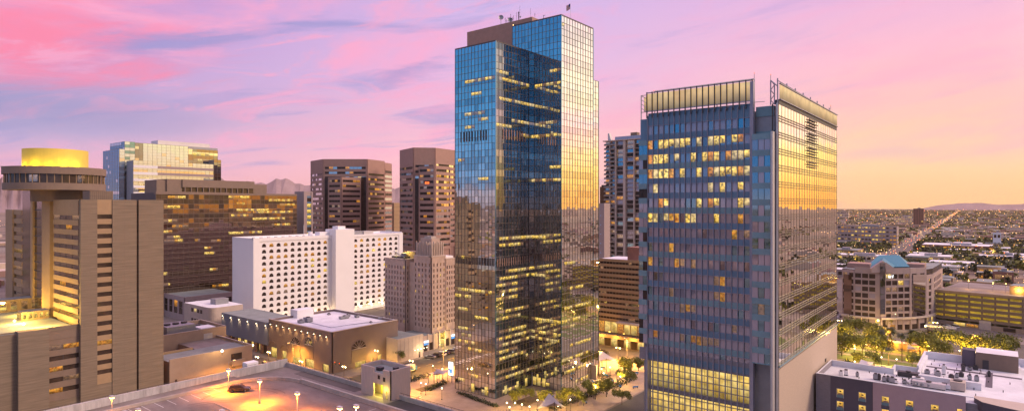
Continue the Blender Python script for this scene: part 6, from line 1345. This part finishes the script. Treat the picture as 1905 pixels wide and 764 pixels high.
# lamps with round heads
lp = thing('plaza_lamp', '', 'lamp', (0, 0, 0)); m = MB(); m.tube((0, 0, 0), (0, 0, 3.4), .06, 'dark_metal', 6); m.cyl(0, 0, 0, .3, .16, m='dark_metal'); m.build('pole', lp); m = MB(); m.octa(0, 0, 3.55, .24, 'lamp_glow'); m.build('globe', lp)
spots_ = [(948, 757), (958, 749), (971, 752), (985, 756), (1000, 744), (1038, 755), (1061, 743), (1085, 732), (1108, 721), (1130, 712), (1154, 700), (1123, 694), (1119, 686), (1135, 683), (1148, 690), (1170, 692), (805, 680), (823, 686), (943, 749), (783, 712), (792, 714), (822, 722), (1590, 672), (1640, 664), (1668, 668), (1590, 648), (1728, 652), (1575, 630), (1785, 652), (1610, 640), (1815, 655), (1845, 657), (1760, 645)]
for i, (px, py) in enumerate(spots_):
    u, v = G(px, py, 3.55)
    if v > 160: continue
    big = px > 1500
    place(lp, (u, v, .1), 0, ('small globe lamp in the park beyond the white hotel roof' if big else ('small globe lamp on the plaza around the mirror tower' if px > 930 else 'small globe lamp by the sunken garden left of the tower')), 'globe lamps in the park' if big else ('globe lamps on the plaza' if px > 930 else 'globe lamps in the sunken garden'))
    if i % 2 == 0 or big: point((u, v, 4.1), 6000 if big else 2600, (1, .60, .12), .25)
# deck lamp posts
dl = thing('deck_lamp_post', '', 'lamp post', (0, 0, 15)); m = MB(); o0 = ORGN[dl.name]; m.tube((0, 0, 15), (0, 0, 20.2), .09, 'pale_metal', 6); m.cyl(0, 0, 15, 15.7, .25, m='parapet_concrete'); m.build('pole', dl); m = MB(); m.box(-.35, .35, -.55, .55, 20.2, 20.5, 'pale_metal'); m.build('hood', dl); m = MB(); m.box(-.28, .28, -.48, .48, 19.95, 20.19, 'lamp_orange'); m.build('lamp_head', dl)
for i, (px, py, lab) in enumerate(((425, 687, 'lamp post farthest back on the parking deck'), (483, 707, 'lamp post right of the black car on the deck'), (553, 730, 'lamp post in the middle of the glowing deck'), (632, 757, 'lamp post at the bottom edge of the deck, left of the stair tower'), (208, 737, 'lamp post by the ramp below the hotel tower'), (257, 761, 'low lamp post at the bottom edge beside the ramp wall'))):
    u, v = G(px, py, 20.3); place(dl, (u, v, 15.0), 0, lab, 'lamp posts on the parking deck'); down((u, v, 19.85), 19000 if i not in (4, 5) else 3000, (1, .25, .01), .3)
for u, v, e in ((58, 118, 26000), (46, 132, 16000), (76, 100, 16000)):  # extra lamp posts near the camera, added to spread orange light over the deck
    place(dl, (u, v, 15.0), 0, 'lamp post added at the near end of the parking deck to widen its orange wash', 'lamp posts added for the deck wash'); down((u, v, 19.85), e*1.4, (1, .27, .02), .3)

# street lamps, traffic signals
sp_ = thing('street_lamp', '', 'street lamp', (0, 0, 0)); m = MB(); m.tube((0, 0, 0), (0, 0, 5.6), .09, 'dark_metal', 6, .06); m.tube((0, -.8, 5.5), (0, .8, 5.5), .05, 'dark_metal', 5); m.build('pole', sp_)
for y in (-.8, .8): m = MB(); m.octa(0, y, 5.35, .27, 'lamp_glow'); m.build('globe', sp_)
for px, py, e, lab in ((726, 643, 2500, 'twin globe street lamp by the right wall of the theatre'), (765, 671, 1200, 'twin globe street lamp beside the dark street tree'), (700, 652, 1600, 'twin globe street lamp at the theatre corner'), (850, 640, 1500, 'twin globe street lamp at the stone tower entrance'), (500, 655, 4500, 'twin globe street lamp under the blue hall'), (640, 682, 1500, 'twin globe street lamp near the big theatre window'), (560, 672, 1500, 'twin globe street lamp before the theatre arcade'), (478, 664, 3500, 'twin globe street lamp at the annex alley corner'), (1115, 655, 3000, 'twin globe street lamp behind the mirror tower'), (1150, 647, 3000, 'twin globe street lamp in front of the brown plaza office'), (1740, 600, 2500, 'twin globe street lamp at the parking structure corner'), (1562, 596, 2500, 'twin globe street lamp left of the gabled office')):
    u, v = G(px, py, 5.4); place(sp_, (u, v, .13), 0, lab, 'street lamps around the blocks'); down((u, v, 5.9), e*1.5, (1, .52, .07)); point((u, v, 6.2), e*.12, (1, .58, .1), .3)
ts = thing('traffic_signal', '', 'traffic light', (0, 0, 0)); m = MB(); m.tube((0, 0, 0), (0, 0, 6), .12, 'dark_metal', 6, .08); m.tube((0, 0, 5.7), (0, -6, 6.1), .07, 'dark_metal', 6, .05); m.build('pole', ts)
for y in (-3, -5.6): m = MB(); m.box(-.16, .16, y-.2, y+.2, 5.2, 6.3, 'dark_metal'); q = m.build('signal_head', ts); m = MB(); m.octa(-.2, y, 6.05, .24, 'sign_red'); m.build('red_light', q)
for (u, v, a, lab) in ((127.3, 182, 0, 'traffic signal before the theatre corner'), (128, 160, 1.57, 'traffic signal across the crossing from the theatre'), (100, 181, 3.14, 'traffic signal by the annex side of the crossing')): place(ts, (u, v, .13), a, lab, 'traffic signals at the crossing')

rl_ = thing('road_lamp', '', 'street lamp', (0, 0, 0)); m = MB(); m.tube((0, 0, 0), (0, 0, 9.2), .12, 'grey_metal', 6, .07); m.tube((0, 0, 9.1), (1.8, 0, 9.5), .06, 'grey_metal', 5); m.build('pole', rl_); m = MB(); m.box(1.4, 2.3, -.2, .2, 9.42, 9.6, 'grey_metal'); m.build('hood', rl_); m = MB(); m.box(1.5, 2.2, -.15, .15, 9.34, 9.419, 'lamp_orange'); m.build('lamp_head', rl_)
for u, v, e, lab in ((98.5, 172, 26000, 'tall orange road lamp between the deck and the annex'), (98, 112, 20000, 'tall orange road lamp behind the stair tower'), (98, 140, 24000, 'tall orange road lamp at the far corner of the deck'), (127.2, 152, 24000, 'tall orange road lamp at the sunken garden corner'), (98.5, 196, 20000, 'tall orange road lamp beside the annex alley'), (127.3, 205, 12000, 'tall orange road lamp along the theatre arcade'), (110, 120, 20000, 'tall orange road lamp on the road median'), (211.8, 150, 20000, 'tall orange road lamp before the brown plaza office'), (211.8, 112, 20000, 'tall orange road lamp at the far plaza edge'), (160, 159.4, 12000, 'tall orange road lamp on the garden side of the parked cars'), (299, 40, 26000, 'tall orange road lamp in the park street'), (299, 8, 26000, 'tall orange road lamp before the parking structure')):
    place(rl_, (u, v, .1), 0 if u in (98.5, 98, 110, 299) else math.pi, lab, 'orange road lamps'); down((u+(1.8 if u in (98.5, 98, 110, 299) else -1.8), v, 9.3), e*1.2, (1, .42, .05), .3)

# cars
def make_car(kind, paint):
    t = thing('parked_car', '', 'car', (0, 0, 0)); suv = kind == 'suv'; Lh, Wd, Hr = (2.4, .95, 1.72) if suv else (2.25, .88, 1.42)
    prof = [(-Lh, .35), (-Lh, .9), (-Lh+.15, 1.02), (Lh-1.05, .98), (Lh-.1, .82), (Lh, .6), (Lh, .35)]
    m = MB(); n = len(prof); k = len(m.v)
    for y, sx in ((-Wd, 1), (-Wd*.0-Wd*1.0, 1),): pass
    ring = [[(x, -Wd, z) for x, z in prof], [(x, Wd, z) for x, z in prof]]
    for a in range(n): b = (a+1) % n; m.face([ring[0][a], ring[0][b], ring[1][b], ring[1][a]], paint)
    m.face(ring[0][::-1], paint); m.face(ring[1], paint)
    c0, c1, c2, c3 = (-Lh+.1, -Lh+.45, .35, 1.15) if suv else (-1.75, -1.1, .35, 1.2)
    m.hexa([(c1+.05, -.68, Hr-.06), (c2, -.68, Hr-.06), (c2, .68, Hr-.06), (c1+.05, .68, Hr-.06), (c1+.1, -.66, Hr), (c2-.05, -.66, Hr), (c2-.05, .66, Hr), (c1+.1, .66, Hr)], paint); m.build('body', t)
    m = MB(); m.hexa([(c0, -Wd+.06, .99), (c3, -Wd+.06, .97), (c3, Wd-.06, .97), (c0, Wd-.06, .99), (c1, -.7, Hr-.061), (c2, -.7, Hr-.061), (c2, .7, Hr-.061), (c1, .7, Hr-.061)], 'window_dark'); m.build('cabin_glass', t)
    for x in (-Lh*.62, Lh*.62):
        for y in (-Wd, Wd): m = MB(); m.tube((x, y-.08, .33), (x, y+.08, .33), .33, 'tyre_rubber', 12); m.tube((x, y-.09, .33), (x, y+.09, .33), .17, 'grey_metal', 8); m.build('wheel', t)
    for y in (-.6, .6): m = MB(); m.box(Lh, Lh+.03, y-.18, y+.18, .62, .76, 'paint_white'); m.build('headlight', t); m = MB(); m.box(-Lh-.03, -Lh, y-.18, y+.18, .72, .88, 'flag_red'); m.build('tail_light', t)
    return t
cars = {(k, p): make_car(k, p) for k in ('suv', 'sedan') for p in ('car_black', 'car_white', 'car_silver')}; cars[('sedan', 'car_red')] = make_car('sedan', 'car_red')
A55 = math.radians(112)
row = [('sedan', 'car_silver', 'silver sedan at the left end of the kerbside row'), ('suv', 'car_black', 'black car second from the left in the kerbside row'), ('suv', 'car_white', 'white SUV third from the left in the kerbside row'), ('sedan', 'car_black', 'black sedan right of the white SUV'), ('suv', 'car_silver', 'silver SUV in the middle of the kerbside row'), ('suv', 'car_white', 'second white SUV in the kerbside row'), ('sedan', 'car_black', 'dark sedan near the stone tower entrance'), ('sedan', 'car_silver', 'silver sedan in front of the lit entrance'), ('suv', 'car_black', 'black SUV at the right end of the kerbside row')]
for i, (k, p, lab) in enumerate(row): place(cars[(k, p)], (168.5+i*2.75, 175.2, .01), A55, lab, 'cars parked along the kerb')
u, v = G(446, 727, 15); place(cars[('suv', 'car_black')], (u, v, 15.01), TH+math.radians(-80), 'black SUV standing alone on the orange parking deck', None, 1.0)
u, v = G(524, 678); place(cars[('suv', 'car_black')], (u, v, .02), TH-math.radians(75), 'black SUV waiting at the kerb before the theatre arcade', None, 1.05)
u, v = G(700, 668); place(cars[('sedan', 'car_black')], (u+3, v, .02), 0, 'black sedan at the theatre corner by the street lamp')
side = [(1558, 612), (1562, 607), (1559, 601), (1563, 597), (1558, 592), (1562, 588), (1557, 583), (1560, 645), (1557, 655), (1562, 652)]
cl = list(cars.items())
for i, (px, py) in enumerate(side): u, v = G(px, py); (k, p), c = cl[i % 6]; place(c, (u, v, .03), 1.57 if i > 6 else .2, 'car parked in the side street between glass office and gabled office', 'cars in the side street')
for i, (px, py) in enumerate(((1762, 610), (1768, 612), (1756, 607), (1774, 609))): u, v = G(px, py); (k, p), c = cl[(i*2+1) % 6]; place(c, (u, v, .03), .9, 'dark car parked before the pavilion of the parking structure', 'cars by the pavilion')
u, v = G(1848, 637); place(cars[('suv', 'car_white')], (u, v, .02), -1.57, 'white car driving on the street below the parking structure')
for i in range(14):
    uu = 300+i*48+random.uniform(-10, 10); (k, p), c = cl[i % 7]; ln = -6 if i % 2 else 5; place(c, (uu, bv(uu)+ln, .03), 0 if ln < 0 else 3.14, 'car driving on the long boulevard to the horizon', 'cars on the boulevard')
for (u, v, a, lab, key) in ((104, 190, 1.57, 'white sedan on the road beside the annex', ('sedan', 'car_white')), (122, 214, -1.57, 'silver SUV before the theatre arcade, behind the black one', ('suv', 'car_silver')), (140, 166, 3.14, 'silver sedan turning into the crossing by the food truck', ('sedan', 'car_silver')), (196, 164.5, 3.14, 'red sedan behind the mirror tower', ('sedan', 'car_red')), (118, 150, -1.57, 'black sedan at the crossing by the stair tower', ('sedan', 'car_black')), (324, 30, 1.57, 'silver SUV on the park street before the gabled office', ('suv', 'car_silver')), (332, -14, 1.57, 'black sedan on the dark street below the parking structure', ('sedan', 'car_black')), (112, 140, 1.57, 'silver sedan driving past the stair tower', ('sedan', 'car_silver')), (222, 100, 1.57, 'white SUV on the street before the brown plaza office', ('suv', 'car_white')), (218, 126, -1.57, 'black sedan on the street before the brown plaza office', ('sedan', 'car_black'))): place(cars[key], (u, v, .02), a, lab)
# food truck
u, v = G(760, 692); r = thing('food_truck', 'blue and white food truck glowing beside the stair tower', 'food truck', (u, v, .13)); m = MB(); m.box(u-2.6, u+2.2, v-1.1, v+1.1, .6, 2.7, 'paint_white'); m.box(u+2.2, u+3.2, v-1.05, v+1.05, .6, 1.9, 'bench_blue'); m.build('body', r); m = MB(); m.box(u-2.3, u+1.6, v-1.16, v-1.11, .9, 1.4, 'bench_blue'); m.build('stripe', r); m = MB(); m.box(u-2.2, u+1.2, v-1.15, v-1.11, 1.5, 2.3, 'lit_pale'); m.box(u-2.65, u-2.61, v-.8, v+.8, 1.3, 2.4, 'lit_pale'); m.build('serving_window', r)
for x in (-1.8, 2.2):
    for y in (-1.0, 1.0): m = MB(); m.tube((u+x, v+y-.12, .5), (u+x, v+y+.12, .5), .38, 'tyre_rubber', 12); m.build('wheel', r)
point((u-3.2, v-2.0, 2.4), 500, (1, .75, .3), .2)

# shade sails and tents
def sail(px, py, w, d, h, label, cat='shade sail', tilt=1.2, posts=True):
    u, v = G(px, py, h); r = thing('shade_sail', label, cat, (u, v, .13)); m = MB(); n = 6
    def z(i, j): a, b = i/n*2-1, j/n*2-1; return h+tilt*(a*b)+.5*(abs(a)+abs(b))*.5-.35*(1-a*a)*(1-b*b)
    for i in range(n):
        for j in range(n):
            q = [(u+(i/n-.5)*w, v+(j/n-.5)*d, z(i, j)), (u+((i+1)/n-.5)*w, v+(j/n-.5)*d, z(i+1, j)), (u+((i+1)/n-.5)*w, v+((j+1)/n-.5)*d, z(i+1, j+1)), (u+(i/n-.5)*w, v+((j+1)/n-.5)*d, z(i, j+1))]; m.face(q, 'sail_fabric')
    for t in range(n):
        pass
    m.build('fabric', r)
    for i, j in ((0, 0), (n, 0), (n, n), (0, n)): x, y = u+(i/n-.5)*w, v+(j/n-.5)*d; m = MB(); m.tube((x, y, .13), (x, y, z(i, j)+.15), .09, 'dark_metal', 6); m.build('post', r)
sail(1124, 668, 9, 7, 4.2, 'pale four-cornered shade sail between mirror tower and street'); sail(1026, 752, 6, 6, 3.6, 'peaked grey tent at the foot of the mirror tower', 'tent', 1.5); sail(824, 690, 4.2, 4.2, 4.0, 'pale funnel shade on the garden left of the mirror tower', 'shade sail', -.9); sail(815, 694, 5, 4, 3.2, 'low translucent shade roof behind the garden bench', 'shade sail', .3); sail(1610, 677, 8, 4, 3.4, 'low pale canopy in the park behind the hotel parapet', 'canopy', .2); sail(1700, 648, 4, 4, 3.2, 'small white tent before the park shelter', 'tent', .6)
# hedges, benches, planters
def hedge(name, pts, w, h, label):
    mb = MB(); rg = random.Random(len(label)); r0 = thing('hedge', label, 'hedge', (*pts[0], .13))
    for (a, b) in zip(pts, pts[1:]):
        L_ = math.dist(a, b)
        for i in range(int(L_*26)):
            t = rg.random(); p = Vector((a[0]+(b[0]-a[0])*t+rg.uniform(-w, w)/2, a[1]+(b[1]-a[1])*t+rg.uniform(-w, w)/2, .2+rg.uniform(0, h)*(1+.25*math.sin(t*L_*2.3)))); q = Vector((rg.gauss(0, 1), rg.gauss(0, 1), rg.gauss(0, 1))).normalized(); t2 = q.orthogonal().normalized(); b2 = q.cross(t2); s = .3
            mb.face([p-t2*s, p+b2*s*.7, p+t2*s, p-b2*s*.7], 'leaf_dark')
    mb.build('foliage', r0); m = MB()
    for (a, b) in zip(pts, pts[1:]):
        for k in range(int(math.dist(a, b)/1.5)): t = k*1.5/math.dist(a, b); x, y = a[0]+(b[0]-a[0])*t, a[1]+(b[1]-a[1])*t; m.tube((x, y, .13), (x, y, h*.8), .05, 'trunk_bark', 4)
    m.build('stem', r0)
hedge('hedge', [G(1022, 764), G(1100, 736), G(1178, 706)], 2.4, 1.4, 'long dark hedge along the right side of the plaza'); hedge('hedge', [G(755, 712), G(798, 700)], 2.2, 1.2, 'short hedge behind the sunken garden'); hedge('hedge', [G(795, 728), G(830, 712)], 1.6, 1.0, 'short hedge in front of the sunken garden'); hedge('hedge', [G(853, 732), G(885, 744), G(925, 758)], 1.3, .8, 'low dark hedge along the street foot of the mirror tower')
m = MB(); bb = thing('bench', '', 'bench', (0, 0, 0)); m.box(-.9, .9, -.28, .28, .38, .45, 'bench_blue'); m.build('seat', bb); m = MB(); m.box(-.9, .9, .22, .28, .45, .85, 'bench_blue'); m.build('backrest', bb)
for x in (-.75, .75): m = MB(); m.box(x-.05, x+.05, -.22, .22, 0, .38, 'dark_metal'); m.build('leg', bb)
for i, (px, py) in enumerate(((1087, 701), (1103, 711), (1127, 700), (1111, 716), (1137, 712), (1153, 720), (1183, 696), (1046, 738), (1027, 739), (1089, 749), (1122, 686), (1182, 722))): u, v = G(px, py); place(bb, (u, v, .13), i*.8, 'small blue bench on the paved plaza right of the mirror tower', 'blue benches on the plaza')
u, v = G(1106, 705); r = thing('totem_sign', 'tall blank pale sign slab at the back edge of the golden tower side', 'sign', (u, v, .13)); m = MB(); m.box(u-.3, u+.3, v-.9, v+.9, .4, 5, 'cream_stone'); m.build('panel', r); m = MB(); m.box(u-.4, u+.4, v-1, v+1, .13, .4, 'grey_metal'); m.build('base', r)
u, v = G(843, 700); r = thing('totem_sign', 'bright white and blue lit sign at the left foot of the mirror tower', 'sign', (u, v, .13)); m = MB(); m.box(u-.3, u+.1, v+.1, v+2.0, .4, 5.0, 'sign_white'); m.build('panel', r); m = MB(); m.box(u-.32, u-.301, v+.5, v+1.6, 1.2, 2.6, 'sign_blue'); m.build('emblem', r); m = MB(); m.box(u-.4, u+.2, v, v+2.1, .13, .4, 'grey_metal'); m.build('base', r)
# park shelter
u, v = G(1690, 652); r = thing('park_shelter', 'long low park shelter glowing orange behind the palms', 'shelter', (u, v, .13)); m = MB(); m.box(u-2.5, u+2.5, v-9, v+9, 3.0, 3.3, 'pale_stone'); m.build('roof', r)
for k in range(7): m = MB(); m.box(u-2.2, u-1.8, v-8.8+k*2.9, v-8.3+k*2.9, .13, 3.0, 'pale_stone'); m.build('column', r)
m = MB(); m.box(u+1.5, u+2, v-8.5, v+8.5, .13, 3.0, 'tan_band'); m.build('wall', r); point((u, v-3, 2.6), 1800, (1, .45, .06), .3); point((u, v+5, 2.6), 1800, (1, .5, .06), .3)

# ================================================================ THE CITY BEYOND
def block(name, px, py, wpx, hm, du, label, cat, wall, roof, lit=.25, floors=3, parts=None, dv=None):
    """low or mid building: corner at image column/row of its base"""
    u, v = G(px, py); d = dep(u, v); w = wpx*d/FPX*1.12 if dv is None else dv; r = thing(name, label, cat, (u, v, 0)); m = MB(); m.box(u, u+du, v, v+w, 0, hm-.5, wall, roof)
    m.box(u-.3, u, v-.3, v+w+.3, 0, hm, wall, roof); m.box(u+.01, u+du, v-.3, v-.001, 0, hm, wall, roof); m.build('wall', r)
    lst = []; fh = hm/floors
    for F in (fV(u-.3, v, v+w), fU(u, u+du, v-.3)):
        n = max(2, int(F.L/4.5))
        for k in range(floors):
            for i in range(n):
                lst.append((F, F.L*(i+.15)/n, F.L*(i+.85)/n, k*fh+fh*.35, k*fh+fh*.75, .04, pick([('window_dark', 1-lit), ('lit_orange', lit*.5), ('lit_yellow', lit*.5), ('lit_dim', lit*.6)])))
    windows(r, lst[:98] if len(lst) > 98 else lst)
    m = MB(); m.box(u+du*.3, u+du*.55, v+w*.3, v+w*.6, hm-.5, hm+2.0, 'grey_metal'); m.build('roof_unit', r); return r
block('office_building', 1668, 458, 88, 29, 22, 'wide mid-rise office with lit green-yellow glass floors, farthest along the left of the boulevard', 'office building', 'rose_stone', 'roof_grey', .6, 5)
block('office_tower', 1718, 425, 14, 52, 16, 'lone dark red slab tower standing out in the far city', 'office tower', 'red_brick', 'roof_grey', .05, 10)
block('office_building', 1703, 418, 30, 26, 30, 'pale stepped office with bright strip lights left of the far red slab', 'office building', 'cream_stone', 'roof_white', .8, 4)
block('court_building', 1578, 408, 18, 34, 25, 'pale column-fronted civic building near the horizon beside the glass office', 'civic building', 'cream_stone', 'roof_grey', .2, 3)
block('warehouse', 1668, 490, 110, 7, 30, 'long low store with pale roof behind the blue gable', 'warehouse', 'pale_stone', 'roof_white', .4, 1)
block('warehouse', 1622, 520, 62, 7, 22, 'pale flat-roofed store left of the gabled office', 'warehouse', 'rose_stone', 'roof_white', .4, 1)
block('warehouse', 1768, 492, 62, 8, 35, 'cream store with parapet right of the boulevard crossing', 'warehouse', 'cream_stone', 'roof_white', .3, 1)
block('store_building', 1848, 470, 100, 8, 60, 'wide white-roofed store with brick front on the right of the boulevard', 'store', 'red_brick', 'roof_white', .5, 1)
block('silo_building', 1862, 462, 10, 22, 10, 'small tall white block standing among the stores', 'building', 'white_paint', 'roof_white', 0, 2)
block('store_building', 1855, 482, 34, 6, 20, 'yellow lit filling station roof among dark trees', 'store', 'tan_band', 'tan_band', .9, 1)
block('store_building', 1900, 486, 36, 6, 28, 'grey-roofed store at the right edge of the picture', 'store', 'rose_stone', 'roof_grey', .4, 1)
block('store_building', 1712, 512, 30, 7, 22, 'cream house-like shop with palm beside it right of the blue gable', 'shop', 'cream_stone', 'roof_grey', .4, 1)
block('brick_warehouse', 1885, 528, 26, 9, 25, 'brick hall with three lit arched bays near the right edge', 'warehouse', 'red_brick', 'roof_grey', .8, 1)
block('store_building', 1790, 520, 24, 6, 15, 'low grey hall beyond the parking structure roof', 'warehouse', 'pale_stone', 'roof_white', .2, 1)
block('store_building', 1595, 478, 44, 8, 40, 'orange-lit low shops beside the far side of the glass office', 'shops', 'tan_band', 'roof_grey', .8, 1)
block('apartment_house', 1600, 450, 16, 16, 12, 'small cream block with lit stair left of the wide mid-rise office', 'apartment building', 'cream_stone', 'roof_grey', .5, 3)
rg = random.Random(21)
def wedge(rmin, rmax, near=False):
    r = math.exp(rg.uniform(math.log(rmin), math.log(rmax))); al = math.radians(rg.uniform(-4.5, 15.5)); return r*math.cos(al), r*math.sin(al)
def clear(u, v, m=16): return abs(v-bv(u)) > m and u > 400
houses = []
for k, (w, d, h, wm_, rm, lit) in enumerate(((14, 11, 4.2, 'low_tan', 'roof_grey', 1), (22, 14, 5, 'pale_stone', 'roof_white', 1), (12, 10, 4, 'rose_stone', 'red_brick', 1), (30, 20, 6.5, 'cream_stone', 'roof_white', 1), (16, 12, 8, 'tan_band', 'roof_grey', 1))):
    t = thing('house', '', 'house', (0, 0, 0)); m = MB(); m.box(-d/2, d/2, -w/2, w/2, 0, h*.7, wm_); m.build('wall', t); m = MB()
    if k in (0, 2): m.hexa([(-d/2-.5, -w/2-.5, h*.7), (d/2+.5, -w/2-.5, h*.7), (d/2+.5, w/2+.5, h*.7), (-d/2-.5, w/2+.5, h*.7), (-.2, -w/4, h), (.2, -w/4, h), (.2, w/4, h), (-.2, w/4, h)], rm)
    else: m.box(-d/2-.2, d/2+.2, -w/2-.2, w/2+.2, h*.7+.001, h*.8, rm)
    m.build('roof', t)
    m = MB()
    for i in range(3): m.box(-d/2-.05, -d/2-.001, -w/2+w*(i+.3)/3, -w/2+w*(i+.7)/3, h*.2, h*.5, ('lit_orange', 'window_dark', 'lit_yellow')[(i+k) % 3])
    m.build('window', t); houses.append(t)
hl = ['low tan house with grey hipped roof in the far suburbs', 'flat white-roofed building in the far suburbs', 'small rose house with red roof in the far suburbs', 'large white-roofed shed in the far suburbs', 'two-storey tan block in the far suburbs']
cnt = 0; used_pts = []
while cnt < 270:
    u, v = wedge(430, 2600)
    u = round(u/26)*26; v = round(v/30)*30+6
    if not clear(u, v, 24) or (u, v) in used_pts: continue
    used_pts.append((u, v)); k = rg.choice([0, 0, 1, 2, 2, 3, 4]) if u > 700 else rg.choice([0, 1, 2, 4, 0, 2]); place(houses[k], (u, v, 0), 0 if rg.random() < .8 else 1.57, hl[k], ('tan houses', 'flat white-roofed buildings', 'red-roofed houses', 'white-roofed sheds', 'two-storey tan blocks')[k]+' in the far suburbs', rg.uniform(.8, 1.25)); cnt += 1
# beyond the 300 largest: one mass of buildings, one of trees, one of lights
mb = MB()
for i in range(3600):
    if i < 2200: u, v = wedge(1300, 9000)
    else:
        r_ = math.exp(rg.uniform(math.log(330), math.log(5000))); a = rg.uniform(0, 2*math.pi); u, v = r_*math.cos(a), r_*math.sin(a)
        az = math.degrees(math.atan2(u*S_-v*C_, u*C_+v*S_))
        if -39 < az < 41.5 or abs(math.hypot(u, v)) < 330: continue
    if i < 2200 and not clear(u, v, 22): continue
    w, d, h = rg.uniform(10, 34), rg.uniform(9, 22), rg.choice([3.5, 4, 5, 6, 8, 12 if i % 9 == 0 else 5]); m_ = rg.choice(['low_tan', 'pale_stone', 'cream_stone', 'tan_band', 'red_brick', 'brown_stone']); mb.box(u-d/2, u+d/2, v-w/2, v+w/2, 0, h, m_, rg.choice(['cream_stone', 'roof_grey', 'low_tan', 'low_tan', 'tan_band', 'brown_panel']))
o = mb.build('distant_buildings', kind='stuff'); tag(o, 'mass of low buildings filling the far city up to the horizon', 'buildings')
# suburban trees
st = []
for k in range(3):
    t = thing('suburb_tree', '', 'tree', (0, 0, 0)); m, cs = leaf_mesh('crown', 4.0, 4.5, 110, ('leaf_dark', 'leaf_green', 'leaf_dark')[k], 40+k, 2.0, .8, 6); m.v = [(x, y, z+2.4) for x, y, z in m.v]; m.build('crown', t); m = MB(); m.tube((0, 0, 0), (0, 0, 4.2), .25, 'trunk_bark', 5); m.build('trunk', t); st.append(t)
sl_ = ('rounded dark tree between far suburban houses', 'greener bushy tree between far suburban houses', 'dark loose tree between far suburban houses')
cnt = 0
while cnt < 200:
    u, v = wedge(400, 1500)
    if not clear(u, v, 13): continue
    k = rg.randrange(3); place(st[k], (u, v, 0), rg.uniform(0, 6), sl_[k], ('dark round trees', 'greener trees', 'loose dark trees')[k]+' in the suburbs', rg.uniform(.8, 1.5)); cnt += 1
for i in range(70):     # palms lining the boulevard
    uu = 640+i*9.0; place(st[i % 3], (uu, bv(uu)+(17 if i % 2 else 22), 0), i, sl_[i % 3], ('dark round trees', 'greener trees', 'loose dark trees')[i % 3]+' in the suburbs', rg.uniform(.7, 1.3))
mb = MB()
def clump(u, v, R, h, m, n=16):
    for i in range(n):
        a = rg.uniform(0, 6.28); rr = R*math.sqrt(rg.random()); p = Vector((u+rr*math.cos(a), v+rr*math.sin(a), h*rg.uniform(.15, 1)*(1-.5*rr/R))); q = Vector((rg.gauss(0, 1), rg.gauss(0, 1), rg.gauss(0, 1))).normalized(); t = q.orthogonal().normalized(); b = q.cross(t); s = R*.38; mb.face([p-t*s, p+b*s*.8, p+t*s, p-b*s*.8], m)
for i in range(6500):
    if i < 5000: u, v = wedge(700, 9000)
    else:
        r_ = math.exp(rg.uniform(math.log(300), math.log(3500))); a = rg.uniform(0, 2*math.pi); u, v = r_*math.cos(a), r_*math.sin(a); az = math.degrees(math.atan2(u*S_-v*C_, u*C_+v*S_))
        if -39 < az < 41.5: continue
    if i < 5000 and not clear(u, v, 16): continue
    sc = 1+math.hypot(u, v)/2500; clump(u, v, 5*sc, 7, rg.choice(['leaf_dark', 'leaf_green', 'leaf_dark', 'leaf_olive']), 10 if sc > 2 else 16)
o = mb.build('distant_trees', kind='stuff'); tag(o, 'mass of dark trees scattered through the far city', 'trees')
mb = MB()
for i in range(5200):
    if i < 2000: u, v = wedge(480, 9500)
    else:
        r_ = math.exp(rg.uniform(math.log(340), math.log(7000))); a = rg.uniform(0, 2*math.pi); u, v = r_*math.cos(a), r_*math.sin(a)
        az = math.degrees(math.atan2(u*S_-v*C_, u*C_+v*S_))
        if -38.5 < az < 41.5 and math.hypot(u, v) < 700: continue
    r_ = math.hypot(u, v); s = (.14+r_*.00034)*rg.choice([.4, .5, .6, .7, .9, 1.4]); mb.octa(u, v, rg.uniform(5, 9)+s, s, 'city_glow' if rg.random() < .93 else 'city_red')
for i in range(330):
    uu = math.exp(rg.uniform(math.log(520), math.log(8000))); s = .1+uu*.00028; mb.octa(uu, bv(uu)+rg.uniform(-9, 11), rg.uniform(1.0, 3)+s, s*rg.choice([.6, 1, 1.4]), rg.choice(['city_glow', 'city_glow', 'city_glow', 'city_red']))
for k in range(5):
    vv = (k-2)*400+230
    for i in range(40): u, v = (800+k*650, -300+i*30); s = .2+u*.0004; mb.octa(u, v, 7, s, 'city_glow') if clear(u, v, 5) else None
o = mb.build('city_lights', kind='stuff'); tag(o, 'countless small warm lights spread over the far city', 'lights')
# street glows in the nearer suburb
for px, py, e in ((1690, 480, 5000), (1720, 500, 4000), (1590, 490, 6000), (1630, 470, 5000), (1850, 478, 6000), (1800, 520, 4000), (1880, 515, 4000), (1780, 465, 6000), (1600, 510, 5000)):
    u, v = G(px, py); point((u, v, 7), e, (1, .5, .14), .5)
# clean up: the originals that were only patterns for copies were themselves placed; drop any never placed
for t in list(tree_protos)+palm_protos+[rl_, lp, dl, sp_, ts, bb]+houses+st+list(cars.values()):
    if not t.get('_used'):
        for c_ in list(t.children): bpy.data.objects.remove(c_)
        bpy.data.objects.remove(t)
for o in bpy.data.objects:
    if '_used' in o: del o['_used']

# ================================================================ AIR
hb = MB(); hb.box(-10500, 12500, -10500, 12500, -1.5, 480, 'road_glow'); hz_o = hb.build('haze', kind='stuff'); tag(hz_o, 'warm evening haze over the whole city', 'haze')
hm = bpy.data.materials.new('haze_air'); hm.use_nodes = True; hn = hm.node_tree.nodes; hn.remove(hn['Principled BSDF']); pvn = hn.new('ShaderNodeVolumePrincipled'); pvn.inputs['Color'].default_value = (1.0, .74, .50, 1); pvn.inputs['Density'].default_value = 3.6e-5; pvn.inputs['Anisotropy'].default_value = .2
hm.node_tree.links.new(pvn.outputs[0], hn['Material Output'].inputs['Volume']); hz_o.data.materials.clear(); hz_o.data.materials.append(hm); hm.cycles.homogeneous_volume = True
